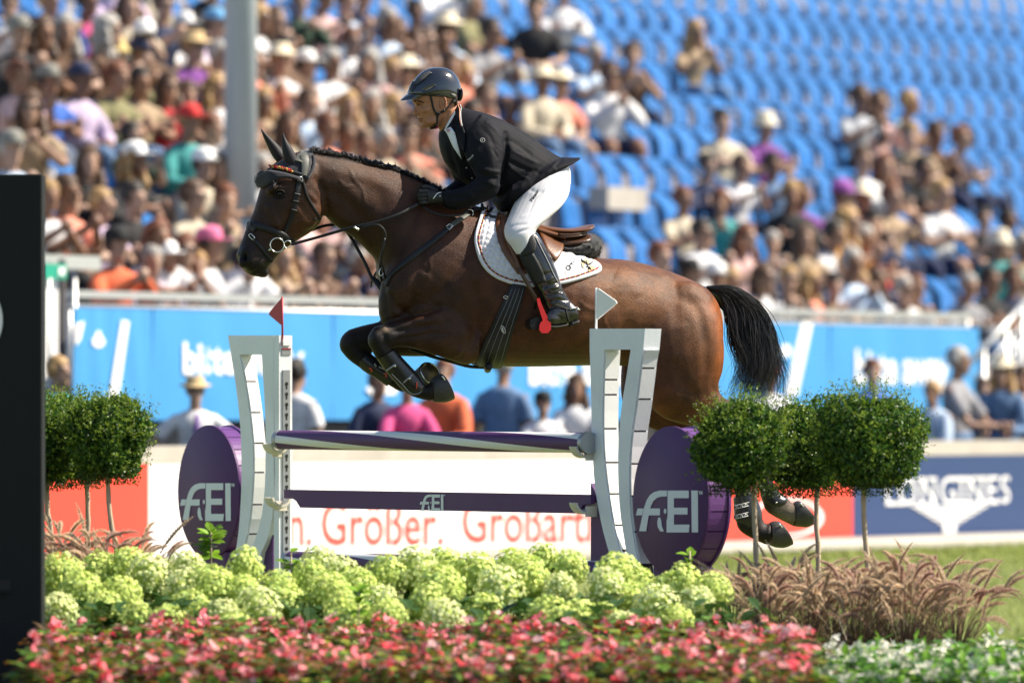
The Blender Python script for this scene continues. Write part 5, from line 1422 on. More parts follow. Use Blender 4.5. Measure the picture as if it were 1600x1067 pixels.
for (u, v) in ((579, 577), (602, 585)): m.tube([Q(u - 2.5, v - 2, 14), Q(u + 1, v - 1, 14), Q(u + 2, v + 2.5, 14), Q(u, v + 5, 14)], [.9 * PX, 1.6 * PX, 1.2 * PX, .4 * PX], 5)
obj('printed_mark', m, M_boot_red, b2)
m = MB(); m.tube([Q(585, 568, 16), Q(588, 573, 16)], 1.4 * PX, 5); m.tube([Q(592, 573, 14), Q(600, 577, 14)], 1.2 * PX, 5); obj('printed_word', m, M_greyprint, b2)
b3 = shell([(1146, 778, 1178, 768, 16, -45), (1147, 795, 1184, 782, 17, -45), (1149, 812, 1190, 800, 17.5, -45), (1160, 826, 1191, 815, 15, -45)], 'black fetlock boot with two white patterned straps on the near hind leg', name='fetlock_boot')
for v in (791, 806.5):
    m = MB(); pts = [(1146.5, v + 1.5), (1158, v - 1), (1172, v - 4.5)]
    P = np.array([Q(u, vv, -64 + abs(u - 1160) * .45) for u, vv in catmull(pts, 12)])
    m.rings([np.array([p + UP * 3.4 * PX, p + UP * 3.4 * PX - FAR * 1.6 * PX, p - UP * 3.4 * PX - FAR * 1.6 * PX, p - UP * 3.4 * PX]) for p in P], True, True)
    s_ = obj('strap', m, M_leather, b3, shade=False)
    m = MB()
    for e in (-2.7, 2.7): m.tube([p + UP * e * PX - FAR * 1.9 * PX for p in P], .45 * PX, 4)
    for k in range(1, 10, 3): m.tube([P[k] - FAR * 1.9 * PX - UP * 1.4 * PX, P[k + 1] - FAR * 1.9 * PX + UP * 1.2 * PX, P[k + 2] - FAR * 1.9 * PX - UP * 1.4 * PX], .6 * PX, 4)
    obj('strap_pattern', m, M_whiteprint, s_)
b4 = shell([(1188, 772, 1214, 764, 14, 45), (1193, 786, 1222, 772, 15, 45), (1200, 794, 1230, 778, 15.5, 45), (1208, 796, 1231, 786, 12, 45)], 'plain black fetlock boot on the far hind leg', name='fetlock_boot')
m = MB(); m.ell(Q(1213, 785, 30), 1.8 * PX); obj('stud', m, M_steel, b4)

# ================================================================== the rider
M_skin = mat('tanned_skin', (0.41, 0.185, 0.10), .55, .16, 70, bump=.15, bscale=300, spec=.4, trans=.08)
M_jacket = mat('dark_riding_jacket', (0.0085, 0.0088, 0.0125), .68, .3, 120, bump=.25, bscale=900, spec=.15)
M_breech = mat('white_breeches', (0.70, 0.69, 0.71), .8, .04, 40, bump=.2, bscale=700)
M_shirt = mat('white_shirt', (0.80, 0.82, 0.84), .7, .05, 60, bump=.2)
M_bootl = mat('polished_black_boot', (0.010, 0.010, 0.011), .22, .25, 50, bump=.12, bscale=40, spec=.6, coat=.35)
M_bootm = mat('matt_black_leather', (0.010, 0.010, 0.010), .6, .3, 90, bump=.4, bscale=200)
M_helmet = mat('glossy_blue_black_shell', (0.010, 0.013, 0.020), .16, .1, 30, spec=.6, coat=.9)
M_helmdark = mat('black_plastic', (0.006, 0.006, 0.007), .28, .1, 50, coat=.3)
M_mesh = mat('grey_vent_mesh', (0.05, 0.052, 0.058), .5, .5, 260, bump=1.0, bscale=380)
M_strap = mat('black_webbing', (0.009, 0.009, 0.009), .7, .3, 200, bump=.4)
M_glove = mat('black_glove_leather', (0.009, 0.009, 0.010), .5, .3, 120, bump=.4, bscale=240)
M_brownhair = mat('short_brown_hair', (0.035, 0.020, 0.012), .7, .5, 220, bump=.8)
M_orange = mat('orange_piping', (0.75, 0.33, 0.20), .6, .1, 60)
M_silver = mat('silver_print', (0.45, 0.45, 0.45), .4, .05, 60)
M_redprint = mat('red_lettering', (0.55, 0.02, 0.06), .6, .05, 60)
M_lips = mat('lips', (0.36, 0.13, 0.09), .5, .1, 80)
M_iris = mat('dark_iris', (0.03, 0.02, 0.012), .1, .2, 80, coat=1)
M_eyewhite = mat('eye_white', (0.13, 0.11, 0.10), .5, .05, 60)

rider = empty('person', Q(845, 320, 0), 'rider in black jacket, white breeches and dark helmet crouched over the jumping horse', 'person')
def sculpt(V, q, strokes, scale=1.0):
    """strokes in the side view: points, width, height (px)"""
    N = normals_of(V, q); u, v = pix(V); U = np.column_stack([u, v])
    nr = np.clip(.45 - (N @ FAR) * 1.6, 0, 1); d_ = np.zeros(len(V))
    for s in strokes:
        d, t = dist_poly(U, s[0]); g = np.exp(-(d / s[1]) ** 2) * s[2]
        if len(s[0]) > 1: g = g * np.clip(np.minimum(t, 1 - t) * 5, 0, 1) ** .5
        d_ += g * nr
    return V + N * (d_ * PX * scale)[:, None]
def bvh_of(V, q): return BVHTree.FromPolygons([tuple(p) for p in V], [tuple(int(i) for i in f) for f in q])
def strapto(mb, bvh, pts, wd, th=1.2, off=.4, n=None, round_=False, w0=-60):
    pts = np.asarray(pts, float); n = n or max(6, int(np.linalg.norm(np.diff(pts, axis=0), axis=1).sum() / 2.5))
    wd = np.full(len(pts), wd, float) if np.isscalar(wd) else np.asarray(wd, float)
    A = catmull(np.column_stack([pts, wd]), n); S = [snapto(bvh, a[0], a[1], off + th / 2, w0) for a in A]
    P = np.array([s[0] for s in S]); N = np.array([s[1] for s in S])
    for _ in range(2): P[1:-1] = .5 * P[1:-1] + .25 * (P[:-2] + P[2:])
    T = unit(np.gradient(P, axis=0)); N = unit(N - T * (N * T).sum(1)[:, None]); X = np.cross(T, N)
    prof = [(-.5, -.5), (-.45, .4), (0, .5), (.45, .4), (.5, -.5)]
    if round_: prof = [(.5 * math.cos(t), .5 * math.sin(t)) for t in np.linspace(0, 2 * np.pi, 8, endpoint=False)]
    mb.rings([np.array([P[i] + X[i] * a * A[i, 2] * PX + N[i] * b * th * PX for a, b in prof]) for i in range(n)], True, True)
def patchto(mb, bvh, A, B, nu, nv, off, th, w0=-30):
    A = catmull(A, nu); B = catmull(B, nu); P = np.zeros((nu, nv, 3)); N = np.zeros((nu, nv, 3))
    for i in range(nu):
        for j in range(nv):
            p = A[i] + (B[i] - A[i]) * j / (nv - 1); P[i, j], N[i, j] = snapto(bvh, p[0], p[1], 0, w0)
    top = P + N * (off + th) * PX; bot = P + N * off * PX * .2; k = nu * nv; fs = []
    for i in range(nu - 1):
        for j in range(nv - 1):
            a = i * nv + j; fs += [(a, a + 1, a + nv + 1, a + nv), (k + a, k + a + nv, k + a + nv + 1, k + a + 1)]
    rim = [i * nv for i in range(nu)] + [(nu - 1) * nv + j for j in range(1, nv)] + [i * nv + nv - 1 for i in range(nu - 2, -1, -1)] + [j for j in range(nv - 2, 0, -1)]
    fs += [(a, k + a, k + b, b) for a, b in zip(rim, rim[1:] + rim[:1])]
    mb.add(np.vstack([top.reshape(-1, 3), bot.reshape(-1, 3)]), fs)
def textto(mb, bvh, body, p0, p1, hgt, off=.6, bold=0.0, w0=-60, thick=.5):
    V, Fc = text_mesh(body, 1.0, bold); wd = V[:, 0].max(); p0 = np.asarray(p0, float); p1 = np.asarray(p1, float)
    d = p1 - p0; L_ = np.linalg.norm(d); d = d / L_; nrm = np.array([d[1], -d[0]])
    if nrm[1] > 0: nrm = -nrm
    P = []
    for x, y, z in V:
        p = p0 + d * (x / wd * L_) + nrm * (y / .7 * hgt); P.append(snapto(bvh, p[0], p[1], off, w0)[0])
    mb.add(P, Fc)

# ---- body (head, neck and the limbs inside the clothes) as one skin
rb = MB()
loft(rb, [(698, 115, 668, 116, 14), (709, 124, 655, 126, 21), (714, 136, 648, 139, 24, 0, .06, 2.2), (715, 148, 645.5, 151, 24.5, 0, .06, 2.3), (713, 157, 645, 158, 24, 0, .08, 2.3), (711, 163, 648, 163.5, 23, 0, .10, 2.4),
          (707, 170, 650.5, 170, 22.5, 0, .10, 2.4), (703, 177, 652, 177, 21.5, 0, .1, 2.3), (699, 184, 654, 184, 19.5, 0, .08, 2.3), (694, 190, 656.5, 190, 17, 0, .05, 2.3), (688, 195.5, 659.5, 195.5, 13, 0, 0, 2.3), (681, 199.5, 664, 199.5, 7)], 60, 32)
loft(rb, [(651, 163, 656, 164, 3), (647.5, 169, 655, 170, 3.8), (645, 174.5, 655, 175, 5.2), (644.8, 177.5, 654, 178.5, 6.0), (648.5, 181, 655, 181, 5)], 14, 14)
for s in (-1, 1):
    ellq(rb, 650.5, 177.6, 5 * s, 4, 2.8, 2.6); ellq(rb, 650.5, 159.8, 9.5 * s, 5, 2.0, 8); ellq(rb, 666, 172, 15.5 * s, 9, 5.5, 6); ellq(rb, 676, 188, 16 * s, 10, 7, 5, -20)
ellq(rb, 655.2, 184.6, 0, 2.6, 1.7, 8); ellq(rb, 655.6, 189.4, 0, 2.6, 2.0, 7.2); ellq(rb, 662, 195.5, 0, 5.5, 4.6, 8)
loft(rb, [(711, 152, 684, 178, 18), (714, 163, 684, 194, 18), (720, 171, 688, 206, 20), (735, 176, 694, 218, 30)], 16, 22)
loft(rb, [(735, 178, 694, 212, 34), (760, 184, 702, 235, 48), (800, 205, 718, 268, 48), (850, 240, 790, 300, 46), (878, 258, 835, 292, 46)], 20, 22)
for s in (-1, 1):
    rb2 = MB()
    def tb(pts, r): rb.tube([Q(*p) if s < 0 else mirror(Q(*p)) for p in pts], np.array(r) * PX, 12, 20)
    tb([(748, 205, -48), (758, 245, -64), (764, 282, -73), (740, 304, -67), (700, 312, -54), (684, 309, -51)], [14, 12, 9, 8, 6, 4])
    tb([(859, 266, -18), (852, 284, -34), (846, 308, -52), (836, 329, -70), (822, 350, -88), (816, 368, -96), (828, 396, -103), (846, 428, -108), (866, 462, -112), (882, 488, -112), (862, 499, -114)], [24, 26, 24, 21, 17, 14, 13, 11, 8, 8, 7])
RV, RQ = remesh(rb, 0.0034, 2)
RV = sculpt(RV, RQ, [([(651, 164.2), (655, 164.2), (660, 165)], 2.8, -3.0), ([(652, 169), (657, 171.5), (661, 171)], 1.6, -.5), ([(657, 178), (660, 183), (661, 188)], 1.6, -.8), ([(654.5, 186.9), (657, 186.8), (660.5, 186.3)], .9, -1.7), ([(649.5, 180), (652, 180.2)], .9, -1.4),
                     ([(655, 193)], 2.6, -.8), ([(668, 180), (674, 186)], 4, -.9), ([(664, 168), (670, 170)], 4, .5), ([(686, 196), (692, 182), (700, 172)], 4, -1.4), ([(697, 200), (704, 180), (710, 168)], 3, .9), ([(660, 159), (666, 161)], 2, -.4), ([(664, 163), (668, 162)], 1.0, -.4), ([(664, 166), (668, 167)], 1.0, -.4)])
RB = bvh_of(RV, RQ)
ru, rv_ = pix(RV); RU = np.column_stack([ru, rv_])
rbody = obj('body', (RV, RQ), M_skin, rider)
m = MB(); p, n = snapto(RB, 655.2, 164, -1.35); m.ell(p, 2.1 * PX, None, 12, 8); obj('eye', m, M_eyewhite, rider)
m = MB(); p, n = snapto(RB, 653.8, 164, -.1); m.ell(p, 1.5 * PX, None, 10, 8); obj('iris', m, M_iris, rider)
m = MB(); strapto(m, RB, [(651.5, 162.6), (655, 161.8), (659, 163.4)], 1.1, .9, .1); strapto(m, RB, [(652, 165.6), (655.5, 166.1), (659, 164.9)], .7, .7, 0); obj('eyelid', m, M_skin, rider)
m = MB(); strapto(m, RB, [(648.5, 159.2), (653, 158.4), (659, 159.2), (663, 161)], [2.2, 2.4, 2.0, 1.0], 1.0, .1); obj('eyebrow', m, M_brownhair, rider)
m = MB(); strapto(m, RB, [(653.4, 185.2), (656.5, 184.8), (660.5, 186)], [1.4, 1.8, .6], .5, 0); strapto(m, RB, [(653.8, 189), (657, 188.8), (660.5, 187)], [1.6, 2.2, .6], .6, 0); obj('lips', m, M_lips, rider)
m = MB(); c, n = snapto(RB, 692, 160, -.5)
a = np.linspace(0, 2 * np.pi, 25)
e1 = -FWD * .96 - FAR * .28
m.tube([c - FAR * 2.2 * PX + PX * (4.6 * math.cos(t) * (1 - .15 * math.sin(t)) * e1 + 8.6 * math.sin(t) * UP) for t in a], 1.35 * PX, 8)
m.tube([c - FAR * 1.6 * PX + PX * (2.4 * math.cos(t) * e1 + (5.2 * math.sin(t) + 1) * UP) for t in np.linspace(.4, 3.6, 12)], 1.0 * PX, 6)
m.ell(c - FAR * .3 * PX, np.array([4.4, 2.0, 8.2]) * PX, np.array([e1, FAR, UP])); obj('ear', m, M_skin, rider)
m = MB(); loft(m, [(712, 146, 697, 150, 23), (713.5, 152, 700, 157, 22.5), (713, 158, 704, 164, 20), (712.5, 163, 708, 168, 15)], 14, 20); loft(m, [(684, 146, 675, 147, 24.6), (681, 152, 676, 153, 24.2), (680, 160, 677.5, 160, 23)], 8, 12); obj('hair', m, M_brownhair, rider)

# ---- helmet
helm = empty('helmet', Q(682, 150, 0)); helm.parent = rider; helm.location = Vector(Q(682, 150, 0)) - rider.location
hm = MB(); loft(hm, [(684, 105.6, 680, 105.6, 2), (694, 106.6, 671, 107.2, 10), (703, 110, 662, 111, 16.5), (711.5, 117.5, 652.5, 119, 23), (717, 127, 644.5, 129.5, 27.2), (719.8, 137, 639, 139, 28.8), (720.8, 146, 636.5, 146.5, 29), (720.4, 151, 640, 150, 28.2), (719.5, 155.5, 652, 150.4, 26.8), (718.5, 157.5, 664, 149.8, 25.4)], 60, 48)
HMV, HMQ = remesh(hm, 0.0035, 3)
HMV = sculpt(HMV, HMQ, [([(647, 138), (655, 131), (664, 122), (674, 114)], 3.2, -.9), ([(660, 142.5), (670, 138), (681, 133)], 2.0, -1.1), ([(656, 147), (680, 141), (700, 140), (718, 146)], 1.1, .7), ([(645, 142), (660, 133), (680, 122), (700, 118)], 1.4, .5)])
HMB = bvh_of(HMV, HMQ)
obj('helmet_shell', (HMV, HMQ), M_helmet, helm)
m = MB(); nu, nv = 21, 6; P = np.zeros((nu, nv, 3))
for i in range(nu):
    t = -1 + 2 * i / (nu - 1); cw = math.cos(t * 1.35)
    for j in range(nv):
        s = j / (nv - 1); ue = 664 - 27 * cw; uo = 663 - 37.5 * cw; ve = 150 - 3.0 * cw; vo = 151.2 + 5.2 * cw
        P[i, j] = Q(ue + (uo - ue) * s, ve + (vo - ve) * s ** 1.2, math.sin(t * 1.35) * (28.3 - 2 * s))
k = nu * nv; fs = []
for i in range(nu - 1):
    for j in range(nv - 1): b_ = i * nv + j; fs += [(b_, b_ + 1, b_ + nv + 1, b_ + nv), (k + b_, k + b_ + nv, k + b_ + nv + 1, k + b_ + 1)]
rim = [i * nv for i in range(nu)] + [(nu - 1) * nv + j for j in range(1, nv)] + [i * nv + nv - 1 for i in range(nu - 2, -1, -1)] + [j for j in range(nv - 2, 0, -1)]
fs += [(a_, k + a_, k + b_, b_) for a_, b_ in zip(rim, rim[1:] + rim[:1])]
m.add(np.vstack([P.reshape(-1, 3), P.reshape(-1, 3) - UP * 1.8 * PX]), fs); obj('peak', m, M_helmet, helm, autos=50)
m = MB(); patchto(m, HMB, [(649, 128), (656, 120), (664, 114), (672, 111.5)], [(651, 133), (660, 126), (668, 119), (674, 114)], 14, 5, .2, .5); obj('vent', m, M_mesh, helm)
m = MB(); strapto(m, HMB, [(648, 135.5), (660, 127.5), (669, 120), (675, 114)], 1.0, 1.2, 0); obj('vent_edge', m, M_helmdark, helm)
m = MB(); patchto(m, HMB, [(661, 142), (668, 138.5), (675, 135), (681, 132.6)], [(664, 143.6), (670, 141), (676, 137), (681.4, 133.4)], 10, 4, .2, .5); obj('vent', m, M_mesh, helm)
m = MB(); patchto(m, HMB, [(645.5, 125), (641, 132), (637.5, 141)], [(649, 131), (648, 139), (644, 144)], 8, 5, .3, .8, -4); bdg = obj('front_badge', m, M_helmdark, helm)
m = MB(); strapto(m, HMB, [(640, 133), (643, 131), (646, 128)], 1.2, .8, 1.2, w0=-4); strapto(m, HMB, [(638.5, 137), (641, 136)], 2.2, .8, 1.2, w0=-4); obj('badge_mark', m, M_steel, bdg)
m = MB(); loft(m, [(720.5, 140, 714, 139, 20), (721.6, 147, 713, 146, 21), (721, 154, 711, 152, 20), (718.5, 159, 709, 157, 17)], 12, 20); obj('rear_band', m, M_helmdark, helm)
m = MB(); strapto(m, RB, [(703, 148), (709, 150), (711, 156), (706, 159.5)], [4, 6, 6, 4], 2.6, 1.5, w0=-24); obj('harness', m, M_leather_worn, helm)
m = MB()
for pts, w_ in (([(672, 148), (675, 160), (677.5, 171), (682, 179)], 3.2), ([(707, 157), (700, 167), (692, 173.5), (684, 178.5)], 3.0), ([(683, 177), (683, 188), (681, 197)], 4.0)): strapto(m, RB, pts, w_, 1.3, .6, w0=-24)
strapto(m, RB, [(681, 194), (678, 200), (672, 203)], 5.0, 2.2, .8, w0=-8); obj('chin_strap', m, M_strap, helm)
m = MB(); strapto(m, RB, [(679, 175.5), (687, 178)], 4.2, 2.2, 1.2, w0=-24); strapto(m, RB, [(690, 175), (694, 171)], 4.2, 2.0, 1.2, w0=-24); obj('strap_slider', m, M_helmdark, helm)
m = MB(); strapto(m, RB, [(678, 198.6), (683.5, 197.4)], 1.8, 3.0, 1.0, w0=-12); obj('buckle', m, M_redprint, helm)

# ---- jacket
jb = MB()
loft(jb, [(718, 163, 690, 200, 22), (722, 168, 687, 209, 28), (736, 172, 687, 222, 42, 0, .1), (756, 177, 690, 238, 56, 0, .1), (782, 187, 699, 258, 60, 0, .05), (810, 202, 722, 283, 59), (834, 217, 762, 303, 57), (856, 235, 790, 308, 58), (874, 246, 816, 300, 60), (888, 250, 836, 288, 60)], 50, 36)
skirt = [(790, 282, 776, 318, 62), (815, 262, 786, 332, 66), (840, 250, 800, 322, 68), (866, 246, 826, 296, 67), (888, 246.5, 856, 276, 62), (903, 246.5, 886, 256, 50)]
loft(jb, skirt, 24, 30)
for s in (-1, 1):
    ab = MB()
    loft(ab, [(752, 178, 716, 214, 24, -40), (774, 192, 722, 228, 26, -54), (785, 216, 727, 244, 25, -64), (787, 242, 736, 262, 23, -70), (784, 268, 745, 278, 21, -74), (778, 292, 752, 292, 19, -76)], 30, 22)
    loft(ab, [(784, 276, 752, 276, 19, -76), (776, 304, 742, 281, 18, -74), (752, 318, 728, 290, 17, -70), (726, 326, 708, 297, 15, -62), (704, 328, 696, 299, 13.5, -54), (691, 320, 689, 300, 11.5, -50)], 26, 22)
    V_, F_ = ab.data()
    if s > 0:
        V_ = mirror(V_)
    jb.add(V_, F_)
JV, JQ = remesh(jb, 0.0055, 4)
wr = []
rs = np.random.RandomState(21)
wr += [([(728, 205), (726, 230), (735, 255), (748, 272)], 5, -2.6), ([(790, 205), (792, 235), (788, 262), (782, 290)], 4, -3.4), ([(745, 270), (760, 276), (778, 280)], 3, -1.6), ([(742, 280), (758, 284), (774, 290)], 2.6, 1.3), ([(750, 262), (768, 268), (784, 270)], 3, 1.2),
       ([(790, 215), (812, 228), (832, 244)], 4, -1.2), ([(794, 232), (820, 246), (842, 258)], 3, 1.0), ([(792, 250), (815, 262), (835, 270)], 3.4, -1.4), ([(796, 262), (815, 276), (828, 282)], 3, 1.1), ([(770, 188), (800, 203), (830, 222), (858, 240)], 2.2, -.8), ([(778, 196), (806, 212), (838, 234)], 1.6, .6),
       ([(758, 190), (776, 204), (788, 222)], 3, .9), ([(748, 196), (766, 214), (778, 236)], 4, -.8), ([(700, 312), (715, 308), (735, 308)], 3, -1.2), ([(712, 322), (725, 312), (745, 304)], 3, 1.0), ([(730, 318), (742, 306), (760, 298)], 2.4, -1.2), ([(697, 304), (700, 314), (703, 325)], 2.2, -1.0),
       ([(700, 222), (706, 250), (716, 276)], 4, -1.4), ([(712, 214), (722, 250), (738, 285)], 3, -1.8), ([(860, 250), (846, 262), (830, 290)], 4, -1.0), ([(872, 250), (862, 262), (852, 272)], 3, .9), ([(838, 250), (826, 272), (810, 300)], 4, .9), ([(880, 248), (872, 256), (866, 262)], 2, -.8),
       ([(760, 220), (768, 245), (770, 262)], 5, .8), ([(734, 232), (748, 250), (760, 262)], 3, -1.0)]
for _ in range(60):
    c = np.array([rs.uniform(695, 880), rs.uniform(180, 320)]); a_ = rs.normal(.5, .7); l = rs.uniform(10, 28)
    wr.append(([c, c + .5 * l * np.array([math.cos(a_), math.sin(a_)]) + rs.normal(0, 1.2, 2), c + l * np.array([math.cos(a_), math.sin(a_)])], rs.uniform(1.6, 3.6), rs.uniform(-.7, .7)))
JV = sculpt(JV, JQ, wr, 1.45); JV = taubin(JV, JQ, 1); JB = bvh_of(JV, JQ)
jacket = obj('jacket', (JV, JQ), M_jacket, rider)
m = MB(); patchto(m, JB, [(696, 204), (700, 210), (707, 225), (713, 236), (720.5, 248)], [(705, 199), (711, 208), (715, 222), (718, 236), (721, 249)], 16, 6, .8, 1.2, -20); obj('shirt_front', m, M_shirt, rider)
m = MB(); strapto(m, RB, [(698, 205), (703, 195), (707, 185), (711, 176)], [6, 8, 7, 5], 3.0, 1.6, w0=-18); strapto(m, JB, [(699, 206), (706, 205), (711, 211)], [5, 7, 4], 1.6, 1.4, w0=-18); scol = obj('shirt_collar', m, M_shirt, rider)
SCB = bvh_of(*m.data())
m = MB(); textto(m, SCB, 'fischer', (702.2, 207), (709.2, 187), 4.2, .5, .02, -18); obj('printed_word', m, M_redprint, scol)
m = MB(); patchto(m, JB, [(714.5, 165), (712.5, 180), (712, 195), (716, 214), (724, 250)], [(720, 164), (721.5, 180), (724, 198), (728, 214), (726, 248)], 18, 6, 1.2, 1.8, -22); obj('collar', m, M_jacket, jacket)
m = MB(); strapto(m, JB, [(717, 165), (718.5, 178), (720, 190), (722.5, 199)], 1.5, 1.4, 2.8, w0=-22); obj('collar_piping', m, M_orange, jacket)
m = MB(); strapto(m, JB, [(719, 166), (720.2, 178), (721.6, 190), (723.6, 199)], .8, 1.4, 2.8, w0=-22); obj('collar_piping', m, M_shirt, jacket)
m = MB(); c, n = snapto(JB, 754, 219.5, .7); e1 = unit(np.cross(n, UP)); e2 = np.cross(e1, n)
m.tube([c + PX * 3.4 * (math.cos(t) * e1 + math.sin(t) * e2) for t in np.linspace(0, 2 * np.pi, 17)], .45 * PX, 5); m.tube([c - PX * 1.5 * e2, c + PX * 1.5 * e2 + PX * e1], .5 * PX, 5); obj('round_badge', m, M_silver, jacket)
m = MB(); textto(m, JB, 'Pikeur', (732, 253), (741, 243), 3.4, .7, .02); obj('printed_word', m, M_silver, jacket)
m = MB()
for u, v in ((729, 262), (738, 278)): m.ell(snapto(JB, u, v, .8)[0], np.array([1.3, .8, 1.3]) * PX)
obj('button', m, M_silver, jacket)

# ---- gloved hands
for s in (-1, 1):
    gb = MB()
    def q_(u, v, w): return Q(u, v, w) if s < 0 else mirror(Q(u, v, w))
    gl = MB(); loft(gl, [(703, 300, 703, 322, 10, -53), (694, 301, 694, 319, 9, -50), (684, 299, 685, 318.5, 8.5, -51), (674, 297, 676, 319, 7.5, -53), (666, 296, 668, 319, 6.0, -54)], 12, 18)
    V_, F_ = gl.data(); gb.add(V_ if s < 0 else mirror(V_), F_)
    for i, (v0, ln, r) in enumerate(((298.5, 1.0, 3.6), (304.5, 1.08, 3.8), (310.5, 1.0, 3.6), (316.2, .85, 3.1))):
        gb.tube([q_(669, v0, -54), q_(669 - 11.5 * ln, v0 + .8, -56), q_(669 - 14.5 * ln, v0 + 1.6, -48), q_(669 - 8 * ln, v0 + 2, -42), q_(669 - 1 * ln, v0 + 1.6, -43)], np.array([r, r, r * .95, r * .85, r * .6]) * PX, 10, 16)
    gb.tube([q_(683, 300, -46), q_(674, 295, -43), q_(666, 292.5, -44), q_(658, 293.5, -46)], np.array([4.4, 4.2, 3.6, 2.6]) * PX, 10, 12)
    GV, GQ = remesh(gb, 0.0024, 2)
    if s < 0: GV = sculpt(GV, GQ, [([(668, 301.5), (657, 302.5)], .9, -.9), ([(668, 307.5), (656, 308.5)], .9, -.9), ([(668, 313.5), (658, 314.2)], .9, -.8), ([(672, 298), (678, 306), (680, 316)], 2, .5), ([(686, 302), (684, 310), (686, 318)], 1.3, -.7), ([(660, 298), (660, 316)], 1.6, .5), ([(676, 313), (683, 316)], 1.4, -.5)])
    g_ = obj('glove', (GV, GQ), M_glove, rider)
    if s < 0:
        GB = bvh_of(GV, GQ); m = MB(); strapto(m, GB, [(676.5, 310.5), (679, 309), (680.5, 304.5), (684, 301.8), (689.5, 301.2)], 1.5, .8, .4); m.ell(snapto(GB, 687.5, 306.5, .4)[0], 1.1 * PX); obj('printed_mark', m, M_whiteprint, g_)
    m = MB(); m.tube([q_(655, 318, -50), q_(657, 306, -47), q_(655, 298, -48), q_(653.5, 292, -50), q_(658, 288, -50)], 1.4 * PX, 6, 12); obj('rein_loop', m, M_leather, bridle)

# ---- breeches
bb_ = MB()
loft(bb_, [(884, 254, 836, 284, 52), (889, 270, 822, 292, 54), (890, 288, 812, 306, 50)], 12, 30)
for s in (-1, 1):
    lb = MB(); loft(lb, [(880, 252, 838, 276, 38, -14), (889, 274, 818, 290, 41, -34), (888, 302, 806, 314, 40, -52), (877, 322, 796.5, 336, 36, -70), (858, 340, 789, 356, 31, -86), (838, 358, 790.5, 372, 27, -96), (836, 372, 800, 386, 23, -100), (842, 388, 808, 398, 20, -103)], 40, 28)
    V_, F_ = lb.data(); bb_.add(V_ if s < 0 else mirror(V_), F_)
BV, BQ = remesh(bb_, 0.005, 3)
BV = sculpt(BV, BQ, [([(884, 262), (860, 285), (836, 310), (824, 340)], 1.2, -.6), ([(790, 358), (806, 352), (824, 350)], 2.4, -.7), ([(796, 372), (812, 362), (830, 358)], 2, -.9), ([(800, 364), (815, 357), (832, 352)], 2, .6), ([(846, 340), (836, 348), (826, 360)], 2, -.8), ([(862, 282), (876, 288), (888, 292)], 4, -.8), ([(850, 276), (868, 276), (884, 272)], 3, .6), ([(826, 296), (836, 300), (850, 300)], 3, -.6), ([(858, 318), (868, 312), (880, 306)], 3, -.6), ([(812, 340), (828, 336), (846, 330)], 3, .4)])
BB = bvh_of(BV, BQ)
breech = obj('breeches', (BV, BQ), M_breech, rider)
m = MB(); textto(m, BB, 'Pikeur', (831.5, 316), (842.5, 298.5), 4.6, .5, .025); obj('printed_word', m, M_leather, breech)

